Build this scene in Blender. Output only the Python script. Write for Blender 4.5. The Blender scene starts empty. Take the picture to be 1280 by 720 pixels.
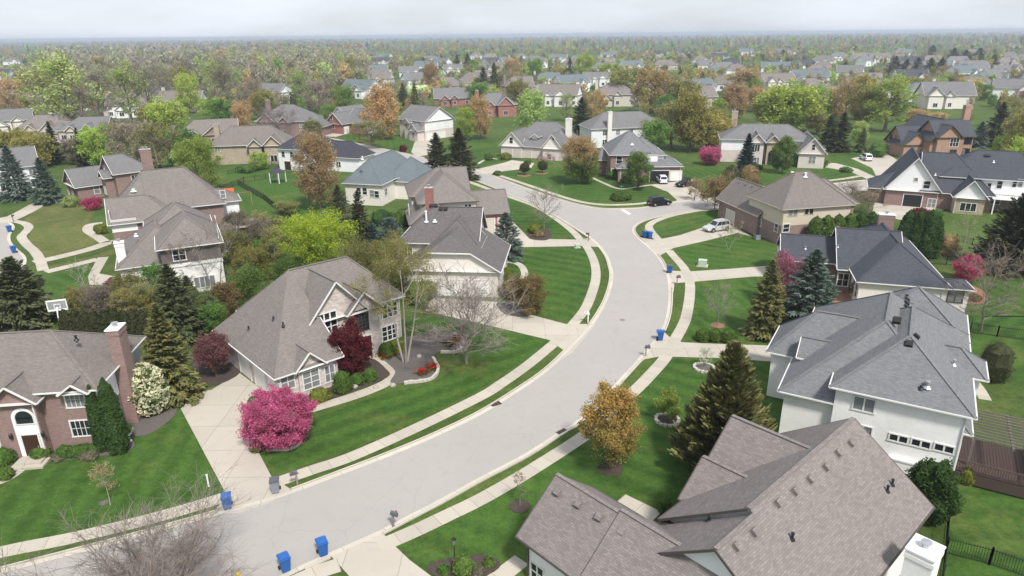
import bpy, math, random
import numpy as np
from mathutils import Vector, Matrix
from mathutils.geometry import tessellate_polygon
R = math.radians
scene = bpy.context.scene
COL = scene.collection
rnd = random.Random(11)

# ------------------------------------------------------------------ camera
CAMH = 31.0; FPX = 853.0; PIT = R(20.36); ROL = R(.6)
_sp, _cp, _sa, _ca = math.sin(PIT), math.cos(PIT), math.sin(ROL), math.cos(ROL)
CR = Vector((_ca, -_sp*_sa, -_cp*_sa)); CU = Vector((_sa, _sp*_ca, _cp*_ca)); CF = Vector((0, _cp, -_sp))
cam = bpy.data.objects.new('camera', bpy.data.cameras.new('camera')); COL.objects.link(cam)
cam.matrix_world = Matrix(((CR.x, CU.x, -CF.x, 0), (CR.y, CU.y, -CF.y, 0), (CR.z, CU.z, -CF.z, CAMH), (0, 0, 0, 1)))
cam.data.sensor_width = 36; cam.data.lens = FPX/1280*36; cam.data.clip_end = 60000; cam.data.clip_start = .5
scene.camera = cam

def ray(px, py):
    return CF + CR*((px-640)/FPX) - CU*((py-360)/FPX)
def at(px, py, z=0.0):
    """the point of height z seen at (px, py) of the photograph"""
    d = ray(px, py); t = (z-CAMH)/d.z
    return Vector((d.x*t, d.y*t, z))
def height_over(p, py):
    """height above ground point p of what is seen straight over it at row py"""
    lo, hi = 0.0, 60.0
    for _ in range(40):
        m = (lo+hi)/2
        v = Vector((p.x, p.y, m-CAMH)); k = v.dot(CF)
        if 360-FPX*v.dot(CU)/k > py: lo = m
        else: hi = m
    return lo
def depth(p):
    return (Vector((p.x, p.y, p.z-CAMH))).dot(CF)

# ------------------------------------------------------------------ object helpers
def tag(o, label=None, cat=None, group=None, kind=None):
    if label: o['label'] = label
    if cat: o['category'] = cat
    if group: o['group'] = group
    if kind: o['kind'] = kind
    return o
def link(name, me, parent=None):
    o = bpy.data.objects.new(name, me); COL.objects.link(o)
    if parent is not None: o.parent = parent
    return o
def empty(name, loc, rz=0, label=None, cat=None, group=None, scale=None):
    o = bpy.data.objects.new(name, None); COL.objects.link(o)
    o.location = loc; o.rotation_euler = (0, 0, rz); o.empty_display_size = .3
    if scale is not None: o.scale = scale
    return tag(o, label, cat, group)

class MB:
    """collects faces; build() links them as one mesh object"""
    def __init__(s): s.v = []; s.f = []; s.m = []; s.uv = {}
    def face(s, pts, m=0, uv=None):
        i = len(s.v); s.v += [tuple(p) for p in pts]; s.f.append(tuple(range(i, i+len(pts)))); s.m.append(m)
        if uv: s.uv[len(s.f)-1] = uv
    def box(s, x0, x1, y0, y1, z0, z1, m=0, M=None):
        c = [(x0, y0, z0), (x1, y0, z0), (x1, y1, z0), (x0, y1, z0), (x0, y0, z1), (x1, y0, z1), (x1, y1, z1), (x0, y1, z1)]
        if M is not None: c = [tuple(M @ Vector(p)) for p in c]
        for q in ((0, 3, 2, 1), (4, 5, 6, 7), (0, 1, 5, 4), (1, 2, 6, 5), (2, 3, 7, 6), (3, 0, 4, 7)):
            s.face([c[k] for k in q], m)
    def bar(s, a, b, w, h, m=0, up=(0, 0, 1)):
        a, b = Vector(a), Vector(b); d = (b-a); L = d.length
        if L < 1e-5: return
        d /= L; u = Vector(up); x = d.cross(u)
        if x.length < 1e-4: x = d.cross(Vector((1, 0, 0)))
        x.normalize(); u = x.cross(d)
        M = Matrix((( d.x, x.x, u.x, a.x), (d.y, x.y, u.y, a.y), (d.z, x.z, u.z, a.z), (0, 0, 0, 1)))
        s.box(0, L, -w/2, w/2, -h/2, h/2, m, M)
    def tube(s, a, b, r0, r1, n=8, m=0, cap=True):
        a, b = Vector(a), Vector(b); d = (b-a).normalized()
        x = d.orthogonal().normalized(); y = d.cross(x)
        A = [a+(x*math.cos(6.2832*k/n)+y*math.sin(6.2832*k/n))*r0 for k in range(n)]
        B = [b+(x*math.cos(6.2832*k/n)+y*math.sin(6.2832*k/n))*r1 for k in range(n)]
        for k in range(n): s.face([A[k], A[(k+1) % n], B[(k+1) % n], B[k]], m)
        if cap:
            s.face(A[::-1], m); s.face(B, m)
    def lathe(s, prof, n=16, m=0, c=(0, 0, 0), sx=1, sy=1):
        for (r0, z0), (r1, z1) in zip(prof[:-1], prof[1:]):
            for k in range(n):
                a, b = 6.2832*k/n, 6.2832*(k+1)/n
                P = lambda r, z, t: (c[0]+sx*r*math.cos(t), c[1]+sy*r*math.sin(t), c[2]+z)
                q = [P(r0, z0, a), P(r0, z0, b), P(r1, z1, b), P(r1, z1, a)]
                if r1 < 1e-6: q = q[:3]
                if r0 < 1e-6: q = [q[0], q[2], q[3]]
                s.face(q, m)
    def prism(s, poly, z0, z1, m=0, side=None):
        """vertical prism over an xy outline"""
        tri = tessellate_polygon([[Vector((p[0], p[1], 0)) for p in poly]])
        A = sum(poly[i][0]*poly[(i+1) % len(poly)][1]-poly[(i+1) % len(poly)][0]*poly[i][1] for i in range(len(poly)))
        if A < 0: poly = poly[::-1]; tri = tessellate_polygon([[Vector((p[0], p[1], 0)) for p in poly]])
        for t in tri:
            q = [(poly[i][0], poly[i][1], z1) for i in t]
            n = (Vector(q[1])-Vector(q[0])).cross(Vector(q[2])-Vector(q[0]))
            s.face(q if n.z > 0 else q[::-1], m)
        for i in range(len(poly)):
            a, b = poly[i], poly[(i+1) % len(poly)]
            s.face([(a[0], a[1], z0), (b[0], b[1], z0), (b[0], b[1], z1), (a[0], a[1], z1)], m if side is None else side)
    def build(s, name, mats, parent=None, smooth=False):
        if not isinstance(mats, (list, tuple)): mats = [mats]
        me = bpy.data.meshes.new(name); me.from_pydata(s.v, [], s.f)
        for m in mats: me.materials.append(m)
        me.polygons.foreach_set('material_index', s.m)
        uvl = me.uv_layers.new(name='UVMap').data
        Z = Vector((0, 0, 1))
        for p in me.polygons:
            given = s.uv.get(p.index)
            n = p.normal
            if given is None:
                if abs(n.z) > .999: h = Vector((1, 0, 0)); w = Vector((0, 1, 0))
                else: h = Z.cross(n).normalized(); w = n.cross(h)
            for k, li in enumerate(p.loop_indices):
                if given is not None: uvl[li].uv = given[k]
                else:
                    co = me.vertices[p.vertices[k]].co
                    uvl[li].uv = (co.dot(h), co.dot(w))
        if smooth: me.polygons.foreach_set('use_smooth', [True]*len(me.polygons))
        me.update()
        return link(name, me, parent)

# ------------------------------------------------------------------ materials
class NT:
    def __init__(s, name):
        s.mat = bpy.data.materials.new(name); s.mat.use_nodes = True
        s.t = s.mat.node_tree; s.n = s.t.nodes; s.n.clear()
        s.out = s.n.new('ShaderNodeOutputMaterial')
    def add(s, typ, **kw):
        nd = s.n.new(typ)
        for k, v in kw.items():
            if k in nd.inputs:
                s.set(nd.inputs[k], v)
            else: setattr(nd, k, v)
        return nd
    def set(s, inp, v):
        if isinstance(v, bpy.types.NodeSocket): s.t.links.new(v, inp)
        else: inp.default_value = v
    def math(s, op, a, b=0.0, c=None):
        nd = s.n.new('ShaderNodeMath'); nd.operation = op
        s.set(nd.inputs[0], a); s.set(nd.inputs[1], b)
        if c is not None: s.set(nd.inputs[2], c)
        return nd.outputs[0]
    def mix(s, f, a, b, mode='MIX'):
        nd = s.n.new('ShaderNodeMixRGB'); nd.blend_type = mode
        for i, v in zip(nd.inputs, (f, a, b)):
            if isinstance(v, tuple) and len(v) == 3: v = (*v, 1)
            s.set(i, v)
        return nd.outputs[0]
    def noise(s, vec, scale, detail=3, rough=.55):
        nd = s.n.new('ShaderNodeTexNoise'); s.set(nd.inputs['Vector'], vec)
        nd.inputs['Scale'].default_value = scale; nd.inputs['Detail'].default_value = detail; nd.inputs['Roughness'].default_value = rough
        return nd.outputs['Fac']
    def ramp(s, f, a, b):
        nd = s.n.new('ShaderNodeMapRange'); s.set(nd.inputs[0], f); nd.inputs[1].default_value = a; nd.inputs[2].default_value = b
        return nd.outputs[0]
    def pos(s): return s.n.new('ShaderNodeNewGeometry').outputs['Position']
    def obj(s): return s.n.new('ShaderNodeTexCoord').outputs['Object']
    def uv(s): return s.n.new('ShaderNodeTexCoord').outputs['UV']
    def bump(s, h, strength=.3, dist=.02):
        nd = s.n.new('ShaderNodeBump'); s.set(nd.inputs['Height'], h); nd.inputs['Strength'].default_value = strength; nd.inputs['Distance'].default_value = dist
        return nd.outputs[0]
    def finish(s, color, rough=.8, spec=.3, normal=None, metal=0):
        b = s.n.new('ShaderNodeBsdfPrincipled')
        if isinstance(color, tuple) and len(color) == 3: color = (*color, 1)
        s.set(b.inputs['Base Color'], color); s.set(b.inputs['Roughness'], rough); b.inputs['Specular IOR Level'].default_value = spec
        b.inputs['Metallic'].default_value = metal
        if normal is not None: s.set(b.inputs['Normal'], normal)
        s.t.links.new(b.outputs[0], s.out.inputs[0]); return s.mat
def sc(c, k): return tuple(min(1, x*k) for x in c)

def m_plain(name, c, rough=.6, var=.12, scale=3, spec=.3, metal=0):
    t = NT(name); f = t.noise(t.obj(), scale, 4)
    return t.finish(t.mix(f, sc(c, 1-var), sc(c, 1+var)), rough, spec, metal=metal)
def m_shingle(name, c, contrast=.13):
    t = NT(name); uv = t.uv()
    bw = .3; rh = .13
    b = t.add('ShaderNodeTexBrick', Vector=uv, offset=.5, offset_frequency=2)
    b.inputs['Scale'].default_value = 1; b.inputs['Brick Width'].default_value = bw; b.inputs['Row Height'].default_value = rh
    b.inputs['Mortar Size'].default_value = .012; b.inputs['Mortar Smooth'].default_value = .4; b.inputs['Bias'].default_value = 0
    b.inputs['Color1'].default_value = (*sc(c, 1-contrast), 1); b.inputs['Color2'].default_value = (*sc(c, 1+contrast), 1); b.inputs['Mortar'].default_value = (*sc(c, .7), 1)
    big = t.noise(t.obj(), .35, 4, .6); fine = t.noise(t.obj(), 9, 3, .7)
    col = t.mix(1, b.outputs[0], t.mix(big, (.9, .9, .9), (1.08, 1.08, 1.08)), 'MULTIPLY')
    col = t.mix(1, col, t.mix(fine, (.78, .78, .78), (1.2, 1.2, 1.2)), 'MULTIPLY')
    # faint streaks of grime running down the slope
    st = t.add('ShaderNodeMapping', Vector=uv); st.inputs['Scale'].default_value = (1.4, .12, 1)
    sk = t.ramp(t.noise(st.outputs[0], 1.2, 3), .52, .75)
    col = t.mix(t.math('MULTIPLY', sk, .35), col, sc(c, .72))
    return t.finish(col, .92, .2, t.bump(b.outputs['Fac'], .5, -.015))
def m_brick(name, c1, c2, mortar, bw=.24, rh=.085, ms=.011, rough=.85):
    t = NT(name); uv = t.uv()
    b = t.add('ShaderNodeTexBrick', Vector=uv, offset=.5)
    b.inputs['Scale'].default_value = 1; b.inputs['Brick Width'].default_value = bw; b.inputs['Row Height'].default_value = rh
    b.inputs['Mortar Size'].default_value = ms; b.inputs['Mortar Smooth'].default_value = .2
    b.inputs['Color1'].default_value = (*c1, 1); b.inputs['Color2'].default_value = (*c2, 1); b.inputs['Mortar'].default_value = (*mortar, 1)
    f = t.noise(t.obj(), .6, 4, .6)
    col = t.mix(1, b.outputs[0], t.mix(f, (.82, .82, .82), (1.15, 1.14, 1.13)), 'MULTIPLY')
    return t.finish(col, rough, .2, t.bump(b.outputs['Fac'], .4, -.012))
def m_siding(name, c, lap=.15):
    t = NT(name); uv = t.uv()
    sx = t.add('ShaderNodeSeparateXYZ', Vector=uv)
    fr = t.math('FRACT', t.math('DIVIDE', sx.outputs[1], lap))
    f = t.noise(t.obj(), .8, 4, .6)
    col = t.mix(f, sc(c, .92), sc(c, 1.05))
    edge = t.math('LESS_THAN', fr, .08)  # shadow under each lap, painted into the colour as a dark line
    col = t.mix(t.math('MULTIPLY', edge, .3), col, sc(c, .6))
    return t.finish(col, .6, .3, t.bump(fr, .35, -.012))
def m_ground(name, base=(.045, .088, .02), dark=(.027, .062, .012), dry=(.13, .125, .045), dryamt=.25, stripe=None, sw=1.1):
    t = NT(name); p = t.pos()
    big = t.noise(p, .045, 4, .6); mid = t.noise(p, .4, 4, .65); fine = t.noise(p, 5, 4, .7)
    col = t.mix(t.ramp(mid, .3, .72), dark, base)
    lite = sc(base, 1.45)
    col = t.mix(t.math('MULTIPLY', t.ramp(big, .42, .68), .7), col, lite)
    if stripe is not None:
        s = t.add('ShaderNodeSeparateXYZ', Vector=p)
        u = t.math('ADD', t.math('MULTIPLY', s.outputs[0], math.cos(stripe)), t.math('MULTIPLY', s.outputs[1], math.sin(stripe)))
        u = t.math('ADD', u, t.math('MULTIPLY', t.noise(p, .15, 2), 1.2))
        w = t.math('SINE', t.math('MULTIPLY', u, math.pi/sw))
        col = t.mix(t.math('MULTIPLY', t.ramp(w, -.7, .7), .4), col, sc(base, 1.5))
    dr = t.ramp(t.noise(p, .11, 5, .7), .62-.2*dryamt, .8)
    col = t.mix(t.math('MULTIPLY', dr, min(1, .35+dryamt)), col, dry)
    col = t.mix(1, col, t.mix(fine, (.5, .52, .5), (1.5, 1.48, 1.4)), 'MULTIPLY')
    tuft = t.ramp(t.noise(p, 1.5, 4, .75), .3, .7); col = t.mix(1, col, t.mix(tuft, (.68, .74, .7), (1.32, 1.24, 1.25)), 'MULTIPLY')
    return t.finish(col, .95, .15, t.bump(fine, .6, .06))
def m_paved(name, c, var=.12, joint=None, rough=.9, patch=.12):
    t = NT(name); p = t.pos()
    big = t.noise(p, .12, 5, .65); fine = t.noise(p, 14, 3, .7); mid = t.noise(p, .9, 4, .6)
    col = t.mix(big, sc(c, 1-patch), sc(c, 1+patch))
    col = t.mix(1, col, t.mix(fine, (1-var,)*3, (1+var,)*3), 'MULTIPLY')
    col = t.mix(t.math('MULTIPLY', t.ramp(mid, .55, .78), .3), col, sc(c, .7))
    if joint:
        s = t.add('ShaderNodeSeparateXYZ', Vector=t.uv())
        e = t.math('LESS_THAN', t.math('FRACT', t.math('DIVIDE', s.outputs[0], joint)), .05/joint)
        if joint > 2.4:
            e = t.math('MAXIMUM', e, t.math('LESS_THAN', t.math('FRACT', t.math('DIVIDE', s.outputs[1], joint)), .05/joint))
        col = t.mix(t.math('MULTIPLY', e, .55), col, sc(c, .4))
        cell = t.add('ShaderNodeTexWhiteNoise', noise_dimensions='2D')
        fl = t.add('ShaderNodeVectorMath', operation='FLOOR')
        dv = t.add('ShaderNodeVectorMath', operation='DIVIDE'); t.set(dv.inputs[0], t.uv()); dv.inputs[1].default_value = (joint, joint if joint > 2.4 else 1e4, 1)
        t.set(fl.inputs[0], dv.outputs[0]); t.set(cell.inputs['Vector'], fl.outputs[0])
        col = t.mix(1, col, t.mix(cell.outputs['Value'], (.93, .93, .93), (1.06, 1.06, 1.05)), 'MULTIPLY')
    # hairline cracks
    vo = t.add('ShaderNodeTexVoronoi', feature='DISTANCE_TO_EDGE'); wv = t.add('ShaderNodeVectorMath', operation='ADD')
    nz = t.n.new('ShaderNodeTexNoise'); t.set(nz.inputs['Vector'], p); nz.inputs['Scale'].default_value = .5
    t.set(wv.inputs[0], p); t.set(wv.inputs[1], nz.outputs['Color']); t.set(vo.inputs['Vector'], wv.outputs[0]); vo.inputs['Scale'].default_value = .16
    crack = t.math('MULTIPLY', t.math('LESS_THAN', vo.outputs['Distance'], .0035), .16)
    col = t.mix(crack, col, sc(c, .5))
    return t.finish(col, rough, .25, t.bump(fine, .2, .01))
def m_leaf(name, attr=False, translucent=.42):
    t = NT(name)
    if attr: c = t.add('ShaderNodeAttribute', attribute_name='tint').outputs['Color']
    else: c = t.n.new('ShaderNodeObjectInfo').outputs['Color']
    isl = t.n.new('ShaderNodeNewGeometry').outputs['Random Per Island']
    col = t.mix(1, c, t.mix(isl, (.7, .7, .7), (1.3, 1.28, 1.24)), 'MULTIPLY')
    n = t.ramp(t.noise(t.obj(), .8, 3), .32, .68)
    col = t.mix(1, col, t.mix(n, (.74, .84, .72), (1.26, 1.14, 1.22)), 'MULTIPLY')
    d = t.n.new('ShaderNodeBsdfPrincipled'); t.set(d.inputs['Base Color'], col); d.inputs['Roughness'].default_value = .7; d.inputs['Specular IOR Level'].default_value = .2
    tr = t.n.new('ShaderNodeBsdfTranslucent'); t.set(tr.inputs['Color'], t.mix(1, col, (1.03, 1.05, .9), 'MULTIPLY'))
    mx = t.n.new('ShaderNodeMixShader'); mx.inputs[0].default_value = translucent
    t.t.links.new(d.outputs[0], mx.inputs[1]); t.t.links.new(tr.outputs[0], mx.inputs[2]); t.t.links.new(mx.outputs[0], t.out.inputs[0])
    return t.mat
def m_bark(name, c):
    t = NT(name); mp = t.add('ShaderNodeMapping', Vector=t.obj()); mp.inputs['Scale'].default_value = (6, 6, 1.2)
    f = t.noise(mp.outputs[0], 2, 4, .7)
    return t.finish(t.mix(f, sc(c, .6), sc(c, 1.35)), .95, .1)

SH = {  # shingles
 'taupe': m_shingle('shingle_taupe', (.208, .184, .167)), 'brown': m_shingle('shingle_brown', (.226, .197, .183), .15),
 'grey': m_shingle('shingle_grey', (.185, .187, .19)), 'blue': m_shingle('shingle_bluegrey', (.15, .178, .19), .1),
 'dark': m_shingle('shingle_dark', (.075, .08, .093), .14), 'plum': m_shingle('shingle_plum', (.14, .125, .122), .15),
 'tan': m_shingle('shingle_tan', (.198, .173, .156)), 'black': m_shingle('shingle_black', (.06, .06, .072), .14),
 'mid': m_shingle('shingle_mid', (.185, .18, .178))}
WM = {
 'white': m_brick('painted_brick_white', (.83, .81, .785), (.88, .86, .835), (.77, .75, .73)),
 'whiteside': m_siding('siding_white', (.82, .82, .82)), 'cream': m_siding('siding_cream', (.56, .49, .38)), 'palegrey': m_siding('siding_pale', (.74, .74, .75)),
 'taupeside': m_siding('siding_taupe_shaded', (.12, .105, .095)), 'ivory': m_siding('siding_ivory', (.76, .71, .64)),  # taupe siding, darkened in colour for the shade of the recess under the eave
 'stone': m_brick('stone_pinkish', (.44, .38, .345), (.68, .60, .55), (.56, .52, .48), .34, .15, .014),
 'brick': m_brick('brick_rose', (.20, .12, .105), (.30, .185, .16), (.32, .27, .25)),
 'red': m_brick('brick_red', (.26, .075, .055), (.36, .12, .09), (.36, .3, .27)),
 'orange': m_brick('brick_orange', (.32, .17, .11), (.42, .235, .155), (.42, .36, .3)),
 'beige': m_brick('brick_beige', (.46, .37, .32), (.56, .47, .42), (.5, .45, .41)),
 'pinkstone': m_brick('brick_pale_pink', (.58, .49, .45), (.68, .6, .56), (.6, .56, .52)),
 'tanstone': m_brick('stone_tan', (.34, .27, .19), (.46, .38, .28), (.42, .37, .3), .34, .15, .014),
 'stucco': m_plain('stucco', (.58, .54, .48), .9, .06)}
TRIM = m_plain('trim_white', (.7, .68, .65), .5, .05)
DTRIM = m_plain('trim_brown', (.085, .07, .062), .6, .1)
TTRIM = m_plain('trim_tan', (.42, .36, .29), .6, .08)
GLASS = NT('window_glass').finish((.02, .025, .03), .06, .6)
GLASS2 = NT('window_glass_blind').finish((.2, .21, .21), .12, .5)
GDOOR = m_plain('garage_door_paint', (.78, .76, .72), .5, .05)
GDOORTAN = m_plain('garage_door_tan', (.56, .5, .43), .5, .05)
GDOORBR = m_plain('garage_door_brown', (.16, .11, .085), .55, .08)
DOORWOOD = m_plain('door_dark_wood', (.05, .025, .018), .4, .2)
DOORRED = m_plain('door_red', (.35, .03, .03), .4, .1)
BLACKM = m_plain('black_metal', (.02, .02, .022), .45, .1)
METAL = m_plain('galvanised_metal', (.5, .51, .52), .4, .1, metal=.7)
WHITEM = m_plain('white_paint', (.8, .8, .8), .45, .04)
CONCRETE = m_paved('concrete_walk', (.45, .405, .335), .1, 1.5)
DRIVE = m_paved('concrete_drive', (.455, .41, .345), .1, 3.6, patch=.14)
GUTTERC = m_paved('concrete_gutter', (.52, .475, .40), .1, 3.0)
ROADM = m_paved('road_surface', (.365, .34, .312), .07, None, patch=.1)
GRASS = m_ground('grass_rough', (.07, .108, .026), (.044, .076, .016), (.16, .155, .06), .4)
LAWN = [m_ground('lawn_grass_%d' % i, (.048, .097, .018), (.023, .060, .010), (.15, .15, .048), .45, a, w) for i, (a, w) in enumerate([(2.2, 1.1), (1.0, 1.2), (.2, 1.0), (1.57, 1.1)])]
DRYLAWN = m_ground('lawn_dry', (.12, .125, .04), (.06, .095, .025), (.19, .165, .075), .7)
MULCH = m_plain('mulch', (.075, .058, .048), .95, .45, 9, .1)
MULCHG = m_plain('mulch_grey', (.13, .115, .105), .95, .4, 9, .1)
MULCHR = m_plain('mulch_red', (.26, .14, .09), .95, .3, 9, .1)
EDGESTONE = m_plain('edging_stone', (.5, .46, .4), .9, .3, 5, .2)
LEAF = m_leaf('leaf'); LEAFT = m_leaf('leaf_tint', True); NEEDLE = m_leaf('needle', False, .08)
BARK = m_bark('bark', (.16, .125, .1)); BARKPALE = m_bark('bark_pale', (.38, .34, .30)); BARKGREY = m_bark('bark_grey', (.25, .215, .195)); TWIG = m_bark('twig', (.215, .178, .155))
# ------------------------------------------------------------------ sky and light (an even, thin overcast)
SUN_EL, SUN_AZ = R(52), R(155)     # azimuth from +Y towards +X: behind the camera, a little to one side
w = bpy.data.worlds.new('World'); scene.world = w; w.use_nodes = True
nt = w.node_tree; nt.nodes.clear()
sky = nt.nodes.new('ShaderNodeTexSky'); sky.sky_type = 'NISHITA'; sky.sun_disc = False
sky.sun_elevation = SUN_EL; sky.sun_rotation = SUN_AZ; sky.air_density = 1.0; sky.dust_density = 1.5; sky.ozone_density = 1.2
tc = nt.nodes.new('ShaderNodeTexCoord'); mp = nt.nodes.new('ShaderNodeMapping'); mp.inputs['Scale'].default_value = (1.6, 1.6, 7)
nz = nt.nodes.new('ShaderNodeTexNoise'); nz.inputs['Scale'].default_value = 1.6; nz.inputs['Detail'].default_value = 6; nz.inputs['Roughness'].default_value = .55
mr = nt.nodes.new('ShaderNodeMapRange'); mr.inputs[1].default_value = .3; mr.inputs[2].default_value = .7; mr.inputs[3].default_value = .5; mr.inputs[4].default_value = .96
mx = nt.nodes.new('ShaderNodeMixRGB'); mx.inputs[2].default_value = (7.6, 8.1, 8.9, 1)
bg = nt.nodes.new('ShaderNodeBackground'); bg.inputs['Strength'].default_value = .088
wo = nt.nodes.new('ShaderNodeOutputWorld')
L = nt.links.new
L(tc.outputs['Generated'], mp.inputs[0]); L(mp.outputs[0], nz.inputs['Vector']); L(nz.outputs['Fac'], mr.inputs[0]); L(mr.outputs[0], mx.inputs[0])
L(sky.outputs[0], mx.inputs[1]); L(mx.outputs[0], bg.inputs[0]); L(bg.outputs[0], wo.inputs[0])
sl = bpy.data.lights.new('sun', 'SUN'); sl.energy = 3.3; sl.angle = R(8); sl.color = (1, .965, .92)
so = bpy.data.objects.new('sun', sl); COL.objects.link(so); so.location = (0, 0, 200)
sd = Vector((math.sin(SUN_AZ)*math.cos(SUN_EL), math.cos(SUN_AZ)*math.cos(SUN_EL), math.sin(SUN_EL)))
so.rotation_euler = sd.to_track_quat('Z', 'Y').to_euler()
vs = scene.view_settings; vs.view_transform = 'Standard'; vs.look = 'None'; vs.gamma = 1; vs.use_curve_mapping = False; vs.exposure = 0.47
cy = scene.cycles
cy.use_denoising = True
try: cy.denoiser = 'OPENIMAGEDENOISE'
except Exception: pass
cy.max_bounces = 5; cy.diffuse_bounces = 2; cy.glossy_bounces = 2; cy.transmission_bounces = 2; cy.transparent_max_bounces = 4; cy.volume_bounces = 0
cy.use_adaptive_sampling = True; cy.adaptive_threshold = .02
# ------------------------------------------------------------------ ground, road, pavements
def smooth(pts, n=6, closed=False):
    P = [Vector(p) for p in pts]; out = []; N = len(P)
    for i in range(N if closed else N-1):
        a, b = P[i], P[(i+1) % N]
        p0 = P[(i-1) % N] if (closed or i > 0) else a*2-b
        p3 = P[(i+2) % N] if (closed or i+2 < N) else b*2-a
        for k in range(n):
            t = k/n
            out.append(.5*((2*a)+(b-p0)*t+(2*p0-5*a+4*b-p3)*t*t+(3*a-p0-3*b+p3)*t**3))
    if not closed: out.append(P[-1])
    return out
def G(pts): return [at(x, y) for x, y in pts]
def sheet(name, poly, z, mat, kind='structure'):
    """flat sheet with a thin edge, laid on what is below it"""
    mb = MB(); mb.prism([(p.x, p.y) for p in poly], z-.05, z)
    return tag(mb.build(name, mat), kind=kind)
def strip(name, line, width, z, mat, h=.05):
    mb = MB(); L = 0; prev = None
    n = len(line)
    nor = []
    for i in range(n):
        d = (line[min(i+1, n-1)]-line[max(i-1, 0)]); d.z = 0; d.normalize(); nor.append(Vector((-d.y, d.x, 0)))
    for i in range(n-1):
        a, b = line[i], line[i+1]; l = (b-a).length
        al, ar = a+nor[i]*width/2, a-nor[i]*width/2; bl, br = b+nor[i+1]*width/2, b-nor[i+1]*width/2
        up = Vector((0, 0, z)); dn = Vector((0, 0, z-h))
        mb.face([ar+up, br+up, bl+up, al+up], 0, [(L, 0), (L+l, 0), (L+l, width), (L, width)])
        mb.face([al+up, bl+up, bl+dn, al+dn], 0, [(L, 0), (L+l, 0), (L+l, h), (L, h)])
        mb.face([br+up, ar+up, ar+dn, br+dn], 0, [(L, 0), (L+l, 0), (L+l, h), (L, h)])
        L += l
    return tag(mb.build(name, mat), kind='structure')
def offset(line, d):
    out = []; n = len(line)
    for i in range(n):
        t = (line[min(i+1, n-1)]-line[max(i-1, 0)]); t.z = 0; t.normalize(); out.append(line[i]+Vector((-t.y, t.x, 0))*d)
    return out
def near_i(line, px, py):
    q = at(px, py); return min(range(len(line)), key=lambda i: (line[i]-q).length)

g = MB(); S = 5200
g.face([(-S, -400, 0), (S, -400, 0), (S, 9000, 0), (-S, 9000, 0)])
tag(g.build('ground', GRASS), kind='structure')

LK = smooth(G([(-140, 748), (0, 712), (70, 694), (140, 676), (210, 657), (282, 637), (330, 624), (364, 613), (420, 592), (480, 569), (540, 544), (600, 515), (650, 484), (680, 463), (709, 436), (736, 407), (752, 382), (760, 362), (763, 345), (761, 333), (757, 321), (747, 307), (737, 298), (725, 290), (700, 274), (675, 260), (650, 249), (635, 243), (612, 233), (585, 223), (540, 210), (480, 197), (430, 185), (385, 176), (330, 167)]))
UK = smooth(G([(345, 159), (392, 168), (421, 174), (494, 189), (530, 197), (585, 209), (610, 217), (650, 232), (700, 249), (730, 257), (752, 260.5), (775, 261), (807, 259), (846, 252), (872, 249.5), (905, 246), (960, 239), (1046, 229), (1100, 223), (1170, 214), (1260, 203)]))
RK = smooth(G([(1270, 210), (1180, 223), (1105, 235), (1063, 241), (960, 254), (895, 262), (850, 266), (825, 271), (807, 276), (797, 281), (793, 287), (797, 295), (806, 303), (817, 313), (826, 323), (832, 333), (837, 345), (839, 358), (839.5, 372), (838, 390), (834, 405), (829, 416), (820, 428), (809, 442), (800, 452), (780, 474), (755, 502), (723, 530), (700, 544), (660, 570), (603, 600), (560, 624), (520, 645), (478, 667), (440, 684), (400, 702), (370, 716), (330, 735), (250, 772)]))
road = LK + UK + RK
sheet('road', road, .006, ROADM)
GW = .46
for i, (ln, d) in enumerate(((LK, -1), (UK, -1), (RK, -1))):
    strip('gutter_strip', offset(ln, d*GW/2), GW, .012, GUTTERC)
# kerbs, broken where drives cross
def kerb(ln, a, b):
    i, j = sorted((near_i(ln, *a), near_i(ln, *b)))
    if j > i: strip('kerb', offset(ln[i:j+1], .08), .16, .11, GUTTERC, .13)
for a, b in [((-140, 748), (276, 638)), ((364, 613), (706, 438)), ((737, 406), (749, 309)), ((738, 299), (430, 185))]: kerb(LK, a, b)
for a, b in [((421, 174), (585, 209)), ((612, 217), (846, 252)), ((878, 249), (1080, 226)), ((1110, 222), (1260, 203))]: kerb(UK, a, b)
for a, b in [((1270, 210), (806, 303)), ((822, 318), (835, 341)), ((839, 362), (830, 415)), ((807, 444), (478, 667)), ((410, 698), (380, 712))]: kerb(RK, a, b)
# sidewalks
SW = 1.25
def walk(pts, w=SW, n=6, z=.016): return strip('sidewalk', smooth(G(pts), n), w, z, CONCRETE)
walk([(-120, 722), (0, 690.5), (85, 673.5), (165, 654.5), (230, 637), (292, 618)])
walk([(338, 605.5), (390, 587.5), (440, 570.5), (520, 535), (600, 496), (626, 480), (660, 456), (694, 428), (702, 421)])
walk([(710, 413), (715, 407), (732, 385), (742, 360), (745, 345), (744, 332), (740, 320), (733, 308), (725, 299), (715, 288.5), (695, 273), (670, 258), (640, 247), (610, 236), (575, 223)])
walk([(620, 218), (650, 228), (700, 245), (730, 253), (760, 256), (800, 254.5), (834, 249)], 1.2)
walk([(900, 258.5), (850, 267.0), (826, 273.5), (813, 280), (812, 286), (821, 297.5), (832, 308)], 1.3)
walk([(836, 313), (842, 320), (855, 335), (862, 352), (862, 371), (858, 395), (852, 410), (843, 426), (836, 440), (827, 453), (804, 478), (784, 497), (760, 520), (733, 543), (660, 590), (603, 623), (560, 644), (520, 663), (474, 683)])
walk([(424, 706), (400, 714), (370, 727), (330, 745)])
walk([(878, 243), (905, 240), (960, 233), (1046, 224.5), (1075, 220)], 1.2)
walk([(1040, 237.5), (1063, 238.5), (1105, 231)], .9)
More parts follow.
